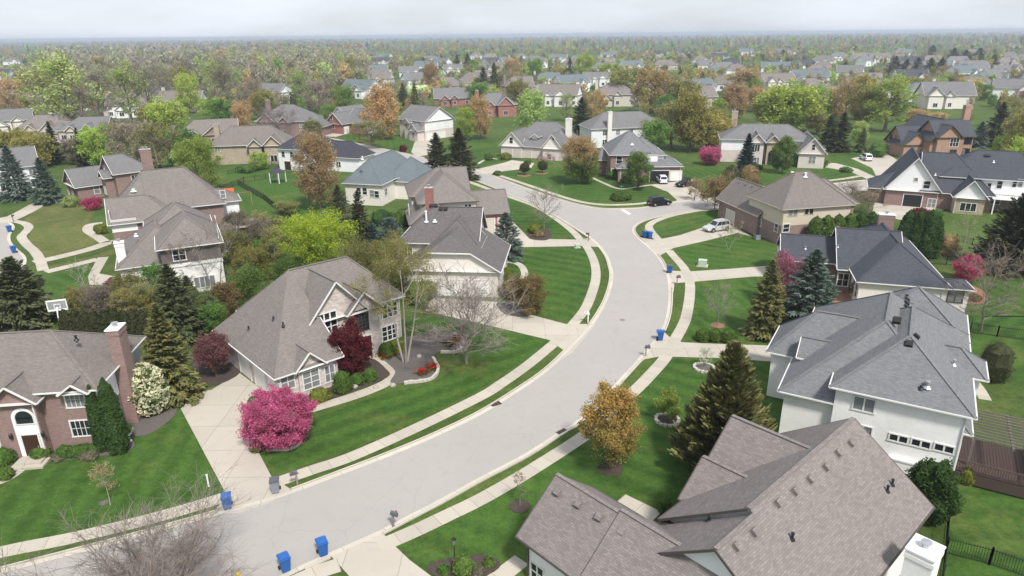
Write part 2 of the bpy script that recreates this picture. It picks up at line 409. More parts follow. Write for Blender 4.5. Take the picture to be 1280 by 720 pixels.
# drives, each with its apron
def drive(pts, label=None): return sheet('driveway', G(pts), .011, DRIVE)
drive([(219, 498), (265, 487), (299, 466), (345, 500), (326, 520), (314, 548), (340, 597), (366, 613), (340, 627), (300, 641), (264, 645), (283, 618)])
drive([(532, 389), (540, 372), (628, 378), (650, 390), (707, 405), (738, 405), (742, 400), (744, 406), (716, 440), (702, 450), (706, 439), (687, 425), (620, 409)])
drive([(596, 300), (612, 287), (640, 276), (662, 298.5), (720, 299.5), (738, 297.5), (752, 309), (727, 307.5), (650, 309), (618, 313)])
drive([(800, 297), (820, 300), (850, 294), (877, 285), (902, 273), (940, 296), (922, 291), (882, 301), (842, 310), (824, 320), (812, 309)])
drive([(833, 338), (860, 339.5), (920, 335.5), (977, 331), (984, 345), (942, 345.6), (880, 351), (843, 354), (842, 366), (836, 350)])
drive([(829, 414), (840, 424), (854, 428), (900, 430), (962, 432), (965, 452), (905, 447.5), (842, 446), (822, 446), (806, 449), (800, 454), (808, 440)])
drive([(412, 693.5), (440, 682), (478, 666), (492, 681), (512, 700), (560, 736), (640, 800), (500, 800), (440, 724), (424, 706)])
drive([(812, 231), (854, 226), (876, 240), (880, 250), (842, 254), (846, 250), (835, 240)])
drive([(606, 218.5), (580, 211), (600, 210.5), (630, 203.5), (640, 200), (668, 204), (664, 210), (629, 214), (616, 217)])
drive([(1064, 198), (1085, 194), (1106, 190), (1126, 203), (1108, 216), (1112, 226), (1098, 226), (1090, 210)])
drive([(1028, 203), (1045, 204), (1072, 211), (1094, 221), (1084, 224), (1062, 214), (1030, 209)])
drive([(1100, 238), (1112, 234), (1118, 250), (1180, 262), (1150, 278), (1090, 268)])
drive([(514, 190), (519, 176), (544, 173), (538, 193), (520, 196)])
drive([(404, 164), (429, 161.5), (452, 162), (420, 171), (398, 170)])
# front walks
def path(pts, w=1.2): return strip('front_walk', smooth(G(pts), 6), w, .019, CONCRETE)
path([(462, 444), (478, 455), (490, 466), (488, 475), (472, 484), (440, 496), (386, 512), (340, 524)], 1.25)
path([(40, 562), (33, 575), (18, 590), (0, 600), (-40, 612)], 1.3)
path([(632, 326), (648, 330), (655, 338), (654, 347), (640, 356)], 1.0)
path([(740, 222), (755, 229), (775, 236), (800, 233), (815, 231)], .8)
path([(597, 205), (610, 198), (622, 199)], .8)
path([(769, 629), (815, 652)], 2.6)
path([(600, 740), (652, 700)], 1.2)
path([(1216, 476), (1224, 486), (1232, 500)], 1.0)
# the side street and its walks
side = smooth(G([(-60, 279), (0, 276), (8, 277), (15, 281), (16, 286), (11, 294), (12, 303), (20, 312), (29, 320), (30, 330), (18, 345), (-60, 372)]), 4)
sheet('side_street', side, .008, ROADM)
strip('gutter_strip', offset(smooth(G([(0, 276), (8, 277), (15, 281), (16, 286), (11, 294), (12, 303), (20, 312), (29, 320), (30, 330), (18, 345)]), 4), 0), .5, .013, GUTTERC)
walk([(2, 272), (16, 276), (30, 279), (36, 284), (32, 290), (27, 296), (33, 305), (44, 315), (50, 325), (54, 338)], 1.4)
def spath(pts, w): return strip('garden_path', smooth(G(pts), 5), w, .02, CONCRETE)
spath([(0, 279), (25, 268), (54, 252)], 3.2)
spath([(42, 328), (70, 322), (110, 312), (142, 302), (156, 306)], 2.2)
spath([(128, 279), (113, 281), (110, 288), (122, 296), (132, 303)], 1.6)
spath([(57, 340), (90, 332), (122, 324)], 1.8)
sheet('patio', G([(122, 322), (136, 321), (124, 342), (146, 346), (143, 357), (112, 356), (110, 346)]), .022, CONCRETE)
sheet('patio', G([(30, 424), (100, 412), (140, 418), (120, 440), (40, 440)]), .012, CONCRETE)
sheet('patio', G([(1190, 352), (1206, 350), (1222, 366), (1215, 376), (1196, 372)]), .012, CONCRETE)
sheet('patio', G([(1095, 243), (1112, 246), (1178, 270), (1165, 282), (1090, 268)]), .009, CONCRETE)
# painted stop line
sheet('road_marking', G([(776, 262.5), (780, 262), (789, 267.5), (785, 268.2)]), .018, WHITEM)
# lawns
def lawn(pts, m): return sheet('lawn', G(pts), .004, m)
lawn([(322, 566), (350, 590), (440, 560), (520, 525), (600, 487), (690, 428), (680, 421), (640, 410), (580, 400), (530, 392), (500, 405), (540, 425), (590, 445), (540, 480), (480, 492), (400, 520), (340, 540)], LAWN[0])
lawn([(635, 300), (655, 311), (728, 309), (738, 325), (740, 350), (728, 385), (706, 404), (662, 393), (640, 380), (620, 340)], LAWN[1])
lawn([(-60, 700), (0, 683), (85, 667), (165, 648), (281, 618), (222, 502), (170, 500), (120, 560), (40, 575), (-60, 600)], LAWN[2])
lawn([(640, 285), (665, 298), (718, 298), (700, 278), (668, 260), (640, 250), (600, 240), (612, 262)], LAWN[3])
lawn([(612, 219), (650, 227), (700, 244), (730, 252), (800, 253.5), (832, 247), (800, 234), (740, 215), (660, 206), (632, 215)], LAWN[3])
lawn([(816, 281), (826, 275), (850, 269), (898, 262), (900, 272), (850, 292), (822, 296)], LAWN[0])
lawn([(845, 312), (884, 302), (925, 293), (975, 310), (975, 330), (920, 334), (862, 338)], LAWN[1])
lawn([(866, 354), (880, 352), (944, 347), (985, 346), (1010, 380), (1000, 420), (950, 430), (857, 426), (863, 395)], LAWN[2])
lawn([(846, 448), (905, 449), (960, 455), (985, 500), (960, 570), (880, 640), (800, 660), (650, 700), (540, 730), (500, 690), (480, 684), (560, 647), (660, 593), (735, 546), (806, 480)], LAWN[1])
lawn([(1190, 618), (1300, 560), (1330, 720), (1250, 860), (1170, 760), (1180, 690)], LAWN[3])
lawn([(1205, 395), (1300, 395), (1320, 470), (1240, 480), (1215, 440)], LAWN[0])
lawn([(1190, 330), (1300, 310), (1320, 396), (1230, 396)], LAWN[2])
lawn([(1040, 183), (1070, 183), (1105, 188), (1062, 199), (1100, 222), (1040, 203)], LAWN[1])
lawn([(985, 214), (1030, 210), (1060, 215), (1078, 220), (1046, 224), (1000, 228)], LAWN[0])
lawn([(850, 210), (905, 205), (925, 222), (990, 212), (960, 232), (885, 242), (860, 226)], LAWN[2])
lawn([(275, 208), (345, 195), (420, 240), (430, 262), (380, 300), (330, 300), (300, 250)], LAWN[0])
lawn([(545, 192), (560, 178), (620, 176), (628, 202), (598, 208)], LAWN[1])
lawn([(430, 172), (455, 164), (515, 176), (512, 193), (494, 188)], LAWN[2])
lawn([(38, 320), (60, 322), (130, 302), (104, 290), (120, 262), (70, 240), (30, 275), (42, 286), (34, 300)], DRYLAWN)
lawn([(60, 345), (110, 330), (112, 356), (90, 372), (60, 372)], LAWN[1])
lawn([(-40, 266), (50, 250), (30, 240), (-40, 252)], LAWN[1])
lawn([(56, 334), (122, 318), (150, 308), (160, 312), (120, 323), (60, 338)], DRYLAWN)
# planting beds (each a low mound of mulch)
def bed(pts, m=MULCH, h=.05, nm='mulch_bed'):
    return sheet(nm, smooth(G(pts), 4, True), h, m)
bed([(506, 424), (540, 416), (568, 418), (580, 428), (571, 440), (551, 440), (541, 448), (547, 462), (538, 474), (505, 479), (488, 478), (494, 464), (478, 448), (480, 440)], MULCHG)
bed([(428, 462), (462, 448), (483, 462), (484, 472), (440, 490), (395, 504), (388, 490), (410, 478)], MULCH)
bed([(240, 440), (285, 440), (302, 464), (262, 484), (244, 470)], MULCH)
bed([(330, 548), (350, 540), (370, 540), (376, 552), (362, 560), (335, 562), (326, 557)], MULCH)
bed([(150, 535), (175, 505), (215, 505), (218, 520), (180, 545)], MULCHG)
bed([(-20, 575), (30, 566), (20, 590), (-10, 598)], MULCHG)
bed([(46, 570), (70, 565), (122, 556), (165, 552), (160, 564), (110, 572), (50, 578)], MULCHG)
bed([(536, 705), (600, 693), (626, 706), (600, 722), (548, 722)], MULCH)
bed([(660, 292), (676, 286), (690, 290), (684, 300), (664, 299)], MULCH)
bed([(738, 214), (765, 224), (800, 230), (806, 225), (780, 214), (745, 208)], MULCH)
bed([(622, 378), (660, 380), (672, 388), (655, 396), (630, 392)], MULCHG)
bed([(1188, 350), (1226, 362), (1234, 376), (1215, 380), (1180, 372)], MULCHR)
bed([(1060, 352), (1078, 376), (1050, 420), (1030, 400)], MULCHR)
bed([(880, 640), (852, 650), (820, 650), (840, 640)], MULCH)
def ring_bed(px, py, r, m=MULCH, stone=None):
    p = at(px, py); nn = 18
    jr = [1+.08*math.sin(3*k+px)+.05*math.cos(5*k) for k in range(nn)]
    sheet('mulch_ring', [Vector((p.x+r*jr[k]*math.cos(6.2832*k/nn), p.y+r*jr[k]*math.sin(6.2832*k/nn), 0)) for k in range(nn)], .055, m)
    if stone:
        mb = MB(); q = random.Random(int(px*7+py)); n = int(6.28*r/.36)
        for k in range(n):
            a = 6.2832*k/n; M = Matrix.Translation((p.x+r*math.cos(a), p.y+r*math.sin(a), 0)) @ Matrix.Rotation(a+q.uniform(-.2, .2), 4, 'Z')
            mb.box(-.13, .13, -.15, .15, 0, q.uniform(.16, .28), 0, M)
        tag(mb.build('stone_edging', EDGESTONE), stone, 'stone edging')
for px, py, r, m in [(763, 586, .95, MULCH), (650, 633, .75, MULCH), (897, 407, .8, MULCHR), (655, 219.5, 1.6, MULCHR), (677, 216.5, 1.6, MULCHR), (130, 629, .3, MULCHG), (776, 245.5, 1.7, MULCH)]: ring_bed(px, py, r, m)
ring_bed(834, 526, .95, MULCH, 'ring of rough stones around the small lime green lawn tree')
ring_bed(880, 460.5, .95, MULCHG, 'ring of pale stones around the white blossoming sapling by the drive')
def edging(pts, label, closed=False):
    ln = smooth(G(pts), 6, closed); mb = MB(); q = random.Random(len(label)); acc = 0
    for a, b in zip(ln[:-1], ln[1:]):
        l = (b-a).length; n = max(1, int(l/.34)); ang = math.atan2((b-a).y, (b-a).x)
        for k in range(n):
            c = a+(b-a)*((k+.5)/n)
            mb.box(-l/n*.48, l/n*.48, -.14, .14, 0, q.uniform(.2, .3), 0, Matrix.Translation(c) @ Matrix.Rotation(ang+q.uniform(-.08, .08), 4, 'Z'))
    return tag(mb.build('stone_edging', EDGESTONE), label, 'stone edging')
edging([(568, 418), (580, 427), (572, 440), (551, 441)], 'curved row of pale stones around the red tulips by the bare tree')
edging([(541, 448), (548, 462), (538, 475), (505, 480)], 'curved row of pale stones edging the grey mulch bed by the lawn')
edging([(333, 563), (362, 562), (376, 552), (374, 541)], 'curved stone edging under the pink flowering tree')
# ------------------------------------------------------------------ houses
OV = .45
class House:
    def __init__(s, name, label, o, th, wings, roof, trim=None, cat='house', group=None, px=None):
        s.th = R(th); s.o = Vector((o[0], o[1], 0)); s.root = empty(name, s.o, s.th, label, cat, group)
        s.c, s.s = math.cos(s.th), math.sin(s.th); s.trim = trim or TRIM; s.W = {}
        roofmb, trimmb, walls = MB(), MB(), {}
        for i, w in enumerate(wings):
            w = dict(w); j = .004*i; w['i'] = i
            w['x0'] -= j; w['x1'] += j; w['y0'] -= j; w['y1'] += j; w['ze'] += .003*i
            s.W[w['n']] = w
            s.wing(w, roofmb, trimmb, walls)
        s.roof = roofmb.build('roof', [SH[roof], s.trim], s.root)
        trimmb.build('fascia', s.trim, s.root)
        for (k, _), mb in walls.items():
            mb.build({'white': 'brick_wall', 'brick': 'brick_wall', 'red': 'brick_wall', 'orange': 'brick_wall', 'beige': 'brick_wall', 'pinkstone': 'brick_wall', 'stone': 'stone_wall', 'tanstone': 'stone_wall', 'stucco': 'stucco_wall'}.get(k, 'siding_wall'), WM[k], s.root)
    def world(s, x, y, z): return Vector((s.o.x+s.c*x-s.s*y, s.o.y+s.s*x+s.c*y, z))
    def local(s, p): d = p-s.o; return Vector((s.c*d.x+s.s*d.y, -s.s*d.x+s.c*d.y, p.z))
    def wing(s, w, rf, tm, walls):
        ax = w.get('axis', 'x'); ends = w.get('ends', 'hh')
        if ax == 'x': U0, U1, V0, V1 = w['x0'], w['x1'], w['y0'], w['y1']; P = lambda u, v, z: (u, v, z)
        else: U0, U1, V0, V1 = w['y0'], w['y1'], -w['x1'], -w['x0']; P = lambda u, v, z: (-v, u, z)
        H = (V1-V0)/2; vc = (V0+V1)/2; ze = w['ze']; L = U1-U0; p = w['pitch']
        ins = {'h': 1.0, 'g': 0.0, 'j': .42}
        i0, i1 = ins[ends[0]]*H, ins[ends[1]]*H
        if i0+i1 > L: f = L/(i0+i1)*.999; i0 *= f; i1 *= f
        zr = ze+p*H; w['zr'] = zr; zt = .05; w.update(U0=U0, U1=U1, V0=V0, V1=V1, H=H, vc=vc)
        A, B = P(U0+i0, vc, zr+zt), P(U1-i1, vc, zr+zt)
        c = {(a, b): P(U0 if a < 0 else U1, V0 if b < 0 else V1, ze+zt) for a in (-1, 1) for b in (-1, 1)}
        def J(a, b):
            k = i0 if a < 0 else i1
            e = ends[0] if a < 0 else ends[1]
            h = 0 if e == 'g' else k
            return P(U0 if a < 0 else U1, vc+b*h, zr-p*h+zt)
        js = {(a, b): J(a, b) for a in (-1, 1) for b in (-1, 1)}
        def clean(q):
            o = []
            for x in q:
                if not o or (Vector(x)-Vector(o[-1])).length > 1e-3: o.append(x)
            if (Vector(o[0])-Vector(o[-1])).length < 1e-3: o.pop()
            return o
        if 'roof' in w:
            for q in w['roof']: rf.face([(x, y, z+zt) for x, y, z in q], 0)
            for q0, q1 in w['eaves']: tm.bar(q0, q1, .09, .11)
            for q in w['xwalls']: walls.setdefault((w['wall'], w['n']+'x'), MB()).face(q)
            u0, u1, v0, v1 = U0+OV, U1-OV, V0+OV, V1-OV; zb = -.15; zw = ze
            for a, b in (((u0, v0), (u1, v0)), ((u1, v0), (u1, v1)), ((u1, v1), (u0, v1)), ((u0, v1), (u0, v0))):
                walls.setdefault((w['wall'], w['n']), MB()).face([P(*a, zb), P(*b, zb), P(*b, zw), P(*a, zw)])
            return
        for b in (-1, 1):
            q = [c[-1, b], c[1, b]]
            if ends[1] == 'j': q.append(js[1, b])
            q.append(B); q.append(A)
            if ends[0] == 'j': q.append(js[-1, b])
            q = clean(q); rf.face(q if b < 0 else q[::-1], 0)
        for a in (-1, 1):
            e = ends[0] if a < 0 else ends[1]; r = A if a < 0 else B
            if e == 'h': q = [c[a, 1], c[a, -1], r] if a < 0 else [c[a, -1], c[a, 1], r]; rf.face(q, 0)
            if e == 'j': q = [js[a, 1], js[a, -1], r] if a < 0 else [js[a, -1], js[a, 1], r]; rf.face(q, 0)
        # ridge and hip caps
        for q0, q1 in [(A, B)]+[(c[-1, b], A) for b in (-1, 1) if ends[0] == 'h']+[(c[1, b], B) for b in (-1, 1) if ends[1] == 'h']:
            if (Vector(q1)-Vector(q0)).length > .5: rf.bar(q0, q1, .26, .05, 0)
        # soffit and gables
        bot = [P(U0, V0, ze-.03), P(U0, V1, ze-.03), P(U1, V1, ze-.03), P(U1, V0, ze-.03)]
        rf.face(bot, 1)
        # fascia, gutters, rakes
        gw, gh = .09, .11
        def up(q, dz): return (q[0], q[1], q[2]+dz)
        for b in (-1, 1): tm.bar(up(P(U0-.02, V0-.04 if b < 0 else V1+.04, ze), 0), up(P(U1+.02, V0-.04 if b < 0 else V1+.04, ze), 0), gw, gh)
        for a in (-1, 1):
            e = ends[0] if a < 0 else ends[1]; u = U0-.04 if a < 0 else U1+.04
            if e == 'h': tm.bar(P(u, V0-.02, ze), P(u, V1+.02, ze), gw, gh)
            else:
                k = 0 if e == 'g' else (i0 if a < 0 else i1)
                for b in (-1, 1):
                    if (a, b) in w.get('norake', ()): continue
                    tm.bar(P(u, (V0 if b < 0 else V1), ze-.03), P(u, vc+b*k, zr-p*k-.03), .07, .14)
                if e == 'j': tm.bar(P(u, vc-k, zr-p*k-.02), P(u, vc+k, zr-p*k-.02), .1, .16)
        # walls
        m1 = w['wall']; m2 = w.get('upper', m1); gm = w.get('gable', m2); sp = w.get('split', 3.0)
        zb = w.get('z0', -.15)
        u0, u1, v0, v1 = U0+OV, U1-OV, V0+OV, V1-OV
        def quad(k, a, b, z0, z1):
            if z1 <= z0: return
            walls.setdefault((k, w['n']), MB()).face([P(*a, z0), P(*b, z0), P(*b, z1), P(*a, z1)])
        zw = ze-.02
        for a, b in (((u0, v0), (u1, v0)), ((u1, v0), (u1, v1)), ((u1, v1), (u0, v1)), ((u0, v1), (u0, v0))):
            if m1 == m2: quad(m1, a, b, zb, zw)
            else: quad(m1, a, b, zb, sp); quad(m2, a, b, sp, zw)
        for a in (-1, 1):
            e = ends[0] if a < 0 else ends[1]; u = u0 if a < 0 else u1
            if e == 'h': continue
            k = 0 if e == 'g' else (i0 if a < 0 else i1)
            q = [P(u, v0, zw), P(u, v1, zw), P(u, v1, ze+p*OV-.03), P(u, vc+k, zr-p*k-.03)]
            if k: q.append(P(u, vc-k, zr-p*k-.03))
            q.append(P(u, v0, ze+p*OV-.03))
            walls.setdefault((gm, w['n']+('' if gm == m1 else str(a))), MB()).face(q if a > 0 else q[::-1])
    # ---- things on walls
    def wall(s, wn, side, off=0.0):
        """plane of a wall in house coordinates: (origin, right, normal)"""
        w = s.W[wn]
        x0, x1, y0, y1 = w['x0']+OV, w['x1']-OV, w['y0']+OV, w['y1']-OV
        if side == 'f': return Vector((0, y0-off, 0)), Vector((1, 0, 0)), Vector((0, -1, 0))
        if side == 'b': return Vector((0, y1+off, 0)), Vector((-1, 0, 0)), Vector((0, 1, 0))
        if side == 'l': return Vector((x0-off, 0, 0)), Vector((0, -1, 0)), Vector((-1, 0, 0))
        return Vector((x1+off, 0, 0)), Vector((0, 1, 0)), Vector((1, 0, 0))
    def hit(s, wn, side, px, py):
        o, r, n = s.wall(wn, side)
        d = ray(px, py); dl = Vector((s.c*d.x+s.s*d.y, -s.s*d.x+s.c*d.y, d.z)); cl = s.local(Vector((0, 0, CAMH)))
        t = (o-cl).dot(n)/dl.dot(n)
        return cl+dl*t
    def frame(s, wn, side, px, py, at_=None):
        o, r, n = s.wall(wn, side)
        c = s.hit(wn, side, px, py) if at_ is None else None
        if c is not None:
            w_ = s.W[wn]; lo, hi = (w_['x0'], w_['x1']) if side in 'fb' else (w_['y0'], w_['y1']); k = 0 if side in 'fb' else 1
            c[k] = min(max(c[k], lo+OV+.9), hi-OV-.9); c.z = min(max(c.z, .9), w_['ze']+w_['pitch']*w_['H']*.7)
        c = c if c is not None else (o+r*at_[0]+Vector((0, 0, at_[1])))
        return Matrix(((r.x, 0, n.x, c.x), (r.y, 0, n.y, c.y), (0, 1, 0, c.z), (0, 0, 0, 1)))   # local: x right, y up, z out
    def window(s, wn, side, px, py, w, h, nx=2, nz=2, glass=None, arch=False, trim=None, fw=.1, at_=None, label=None, mull=.045, off=0):
        M = s.frame(wn, side, px, py, at_); M.translation += Vector((M[0][2], M[1][2], 0))*off; mb = MB(); t = trim or TRIM
        a, b = -w/2, w/2; c, d = -h/2, h/2
        for q in ((a-fw, b+fw, d, d+(0 if arch else fw)), (a-fw-.05, b+fw+.05, c-fw, c), (a-fw, a, c, d), (b, b+fw, c, d)): mb.box(q[0], q[1], q[2], q[3], -.03, .07, 0, M)
        for k in range(1, nx): x = a+w*k/nx; mb.box(x-mull/1, x+mull/1, c, d, .015, .055, 0, M)
        for k in range(1, nz): y = c+h*k/nz; mb.box(a, b, y-mull*.6, y+mull*.6, .012, .045, 0, M)
        if arch:
            for k in range(12):
                t0, t1 = 3.14159*k/12, 3.14159*(k+1)/12; q = lambda t, r, z: M @ Vector((r*math.cos(t), d+r*math.sin(t), z))
                mb.face([q(t0, w/2, .06), q(t0, w/2+fw, .06), q(t1, w/2+fw, .06), q(t1, w/2, .06)]); mb.face([q(t0, w/2+fw, .06), q(t0, w/2+fw, -.03), q(t1, w/2+fw, -.03), q(t1, w/2+fw, .06)])
        s.nwin = getattr(s, 'nwin', 0)+1
        if glass is None and (s.nwin*7+int(w*10)) % 10 < 3: glass = GLASS2
        f = mb.build('window', t, s.root)
        if label: f['label'] = label
        g = MB()
        if arch:
            n = 12; pts = [(a, c), (b, c)]+[(w/2*math.cos(3.14159*k/n), d+w/2*math.sin(3.14159*k/n)) for k in range(n+1)]
            g.face([tuple(M @ Vector((x, y, .02))) for x, y in pts], 0)
        else: g.face([tuple(M @ Vector(q)) for q in ((a, c, .005), (b, c, .005), (b, d, .005), (a, d, .005))])
        g.build('pane', glass or GLASS, f)
        return f
    def garage(s, wn, side, px, py, w=2.6, h=2.15, mat=None, at_=None, arch=False, label=None):
        M = s.frame(wn, side, px, py, at_); M = M.copy(); M[2][3] = h/2+.02
        mb = MB(); a, b, c, d = -w/2, w/2, -h/2, h/2
        for k in range(4): mb.box(a, b, c+h*k/4+.012, c+h*(k+1)/4-.012, -.05, .03, 0, M)
        mb.box(a, b, c, d, -.08, .01, 0, M)
        o = mb.build('garage_door', mat or GDOOR, s.root)
        if label: o['label'] = label
        fr = MB()
        for q in ((a-.14, a, c, d+.14), (b, b+.14, c, d+.14), (a, b, d, d+.14)): fr.box(*q, -.03, .08, 0, M)
        if arch:
            n = 10
            for k in range(n):
                t0, t1 = 3.14159*k/n, 3.14159*(k+1)/n
                P = lambda t, r: M @ Vector((r*w/2*math.cos(t), d+.14+r*.3*math.sin(t), .06))
                fr.face([P(t0, 1), P(t0, 1.12), P(t1, 1.12), P(t1, 1)])
        fr.build('door_frame', TRIM, o)
        return o
    def door(s, wn, side, px, py, w=1.0, h=2.1, mat=None, at_=None, label=None):
        M = s.frame(wn, side, px, py, at_).copy(); M[2][3] = h/2+.1
        mb = MB(); mb.box(-w/2, w/2, -h/2, h/2, -.05, .05, 0, M)
        for x in (-.22, .22):
            for y in (-.5, .35): mb.box(x*w-.15*w, x*w+.15*w, y-.3, y+.3, .05, .065, 0, M)
        o = mb.build('door', mat or DOORWOOD, s.root)
        if label: o['label'] = label
        k = MB(); k.box(w*.36, w*.42, -.1, .06, .05, .11, 0, M); k.build('handle', METAL, o)
        fr = MB()
        for q in ((-w/2-.12, -w/2, -h/2, h/2+.12), (w/2, w/2+.12, -h/2, h/2+.12), (-w/2, w/2, h/2, h/2+.12)): fr.box(*q, -.03, .08, 0, M)
        fr.build('door_frame', TRIM, o)
    def pipe(s, wn, side, u, z1, z0=0.1):
        o, r, n = s.wall(wn, side); c = o+r*u+n*.07
        mb = MB(); mb.bar((c.x, c.y, z0), (c.x, c.y, z1), .09, .09); mb.build('downspout', s.trim, s.root)
    # ---- things on the roof
    def roofpt(s, wn, slope, px, py):
        w = s.W[wn]; p = w['pitch']; ze, zr = w['ze'], w['zr']
        n = {'f': Vector((0, -p, 1)), 'b': Vector((0, p, 1)), 'l': Vector((-p, 0, 1)), 'r': Vector((p, 0, 1))}[slope].normalized()
        o = {'f': (w['x0'], w['y0'], ze), 'b': (w['x0'], w['y1'], ze), 'l': (w['x0'], w['y0'], ze), 'r': (w['x1'], w['y0'], ze)}[slope]
        o = Vector((*o[:2], o[2]+.05))
        d = ray(px, py); dl = Vector((s.c*d.x+s.s*d.y, -s.s*d.x+s.c*d.y, d.z)); cl = s.local(Vector((0, 0, CAMH)))
        return cl+dl*((o-cl).dot(n)/dl.dot(n)), n
    def vent(s, wn, slope, px, py, mat=None, size=.3, h=.18):
        c, n = s.roofpt(wn, slope, px, py); q = n.to_track_quat('Z', 'Y').to_matrix().to_4x4(); q.translation = c
        mb = MB(); k = size/2
        mb.box(-k*1.25, k*1.25, -k*1.25, k*1.25, -.02, .03, 0, q); mb.box(-k, k, -k, k, .03, h, 0, q)
        mb.build('roof_vent', mat or BLACKM, s.root)
    def stack(s, wn, slope, px, py, mat=None, r=.07, h=.5):
        c, n = s.roofpt(wn, slope, px, py); mb = MB()
        mb.tube(c-Vector((0, 0, .2)), c+Vector((0, 0, h)), r, r, 8); mb.lathe([(r*2.6, 0), (r*1.1, .16)], 8, 0, (c.x, c.y, c.z-.04))
        mb.tube(c+Vector((0, 0, h)), c+Vector((0, 0, h+.06)), r*1.5, r*1.3, 8)
        mb.build('vent_pipe', mat or BLACKM, s.root)
    def chimney(s, x, y, sx, sy, z1, wallm, capm=None, z0=-.1, flues=1, label=None):
        mb = MB(); mb.box(x-sx/2, x+sx/2, y-sy/2, y+sy/2, z0, z1-.14); mb.box(x-sx/2-.05, x+sx/2+.05, y-sy/2-.05, y+sy/2+.05, z1-.55, z1-.3)
        o = mb.build('chimney', wallm, s.root)
        if label: o['label'] = label
        cm = MB(); cm.box(x-sx/2-.07, x+sx/2+.07, y-sy/2-.07, y+sy/2+.07, z1-.1, z1); cm.build('chimney_cap', capm or CONCRETE, o)
        f = MB()
        for k in range(flues):
            fx = x+(k-(flues-1)/2)*.55
            f.lathe([(.16, 0), (.16, .3), (.27, .3), (.27, .36), (0, .42)], 12, 0, (fx, y, z1))
        f.build('flue', METAL, o)
        return o
def W(n, x0, x1, y0, y1, ze, pitch, axis='x', ends='hh', wall='white', **k):
    return dict(n=n, x0=x0, x1=x1, y0=y0, y1=y1, ze=ze, pitch=pitch, axis=axis, ends=ends, wall=wall, **k)
# ---- the brown roofed house nearest the camera
h = House('house', 'pale house with brown stepped gable roof nearest the camera, white square chimney', (12.4, 29.19), 42.3, [
 W('main', -.3, 12.6, -5.23, 5.43, 4.07, .72, 'x', 'gg', 'white', gable='whiteside', norake=((-1, -1),)),
 W('low', -3.9, -.295, -6.16, 5.7, 3.394, .72, 'x', 'gg', 'white', gable='whiteside', norake=((1, -1), (1, 1))),
 W('wa', 4.0, 12.0, .6, 5.9, 4.0, .86, 'y', 'gg', 'white', gable='whiteside'),
 W('sm', 2.2, 7.0, 0, 5.75, 4.0, .82, 'y', 'gg', 'white'),
 W('gar', -6.6, .2, 4.6, 11.0, 3.0, .8, 'y', 'gg', 'white'),
 W('garb', -6.9, .5, -1.6, 6.0, 3.0, .8, 'y', 'gg', 'white', norake=((1, -1), (1, 1)))], 'brown', DTRIM)
for px, py in [(1060, 550), (1044, 562), (1029, 580), (1009, 595), (990, 610), (969, 625)]: h.vent('main', 'f', px+3, py+5, SH['brown'], .4, .26)
for px, py in [(939, 661), (917, 679)]: h.vent('low', 'f', px+3, py+5, SH['brown'], .4, .26)
for px, py in [(700, 611), (726, 626), (752, 642), (780, 660)]: h.vent('gar', 'l', px-2, py+5, SH['brown'], .4, .26)
for px, py in [(1115, 606), (1109, 614), (990, 674)]: h.stack('main', 'f', px, py, None, .07, .35)
h.stack('low', 'b', 886, 651, None, .08, .2)
c = h.local(at(1157, 684, 5.9)); h.chimney(c.x, c.y, 1.5, 1.3, 5.9, WM['white'], WHITEM, label='square white chimney with metal flue cap')
h.pipe('gar', 'l', -10.4, 2.9); h.garage('garb', 'l', 700, 715, 4.6, 2.2, at_=(-2.0, 1.1)); h.window('gar', 'l', 664, 716, 1.0, 1.2)
h.window('main', 'r', 0, 0, 1.4, 1.4, at_=(0, 2.0)); h.window('main', 'b', 0, 0, 1.4, 1.4, at_=(-11, 2.0)); h.window('gar', 'b', 0, 0, 1.4, 1.4, at_=(3.2, 1.9))
H1 = h
# ---- white walled house with the big grey roof
h = House('house', 'white painted brick house with large grey hip roof and three pairs of small dark windows', (23.65, 45.04), -30.6, [
 W('mb', -.06, 9.21, .22, 16.22, 6.01, .73, 'y', 'hh'),
 W('ma', -3.66, 9.3, .76, 21.0, 4.42, .76, 'y', 'hh'),
 W('bump', 4.47, 10.2, 7.0, 10.9, 6.0, .8, 'x', 'hh'),
 W('fr', -5.9, 6.0, 7.6, 14.3, 4.44, 1.0, 'x', 'hh'),
 W('dorm', -3.2, 4.0, 6.0, 9.4, 5.2, .75, 'x', 'gg'),
 W('back', .5, 9.2, 14, 21.4, 6.0, .74, 'y', 'hh')], 'grey')
h.window('mb', 'f', 1080, 505.5, 1.35, 1.05, 2, 1, GLASS2, mull=.06); h.window('mb', 'f', 1078, 542, 1.1, 1.3, 2, 2, GLASS2)
for px, py in [(1123, 548), (1151, 554.5), (1180, 560.5)]: h.window('mb', 'f', px, py, 1.12, .5, 2, 1, GLASS, mull=.06)
h.window('mb', 'r', 0, 0, 1.4, 1.5, at_=(3, 4.4)); h.window('mb', 'r', 0, 0, 1.4, 1.5, at_=(12, 4.4)); h.window('bump', 'r', 0, 0, 1.8, 1.6, at_=(9, 1.8)); h.window('bump', 'r', 0, 0, 1.8, 1.6, at_=(9, 4.6))
h.window('fr', 'l', 0, 0, 1.4, 1.6, at_=(-11, 2.2)); h.garage('ma', 'l', 0, 0, 4.8, 2.2, at_=(-4.3, 1.1))
h.door('mb', 'r', 0, 0, 1.8, 2.1, at_=(5.5, 1))
mb = MB(); mb.box(4.7, 7.6, .30, .68, 0, 1.25); mb.box(4.6, 7.7, .24, .68, 1.25, 1.4); mb.build('bay_wall', WM['white'], h.root)
h.pipe('mb', 'f', 8.7, 5.8)
for k in range(6): h.vent('ma', 'r', 1134-.5*k, 370+4.6*k, None, .42, .16)
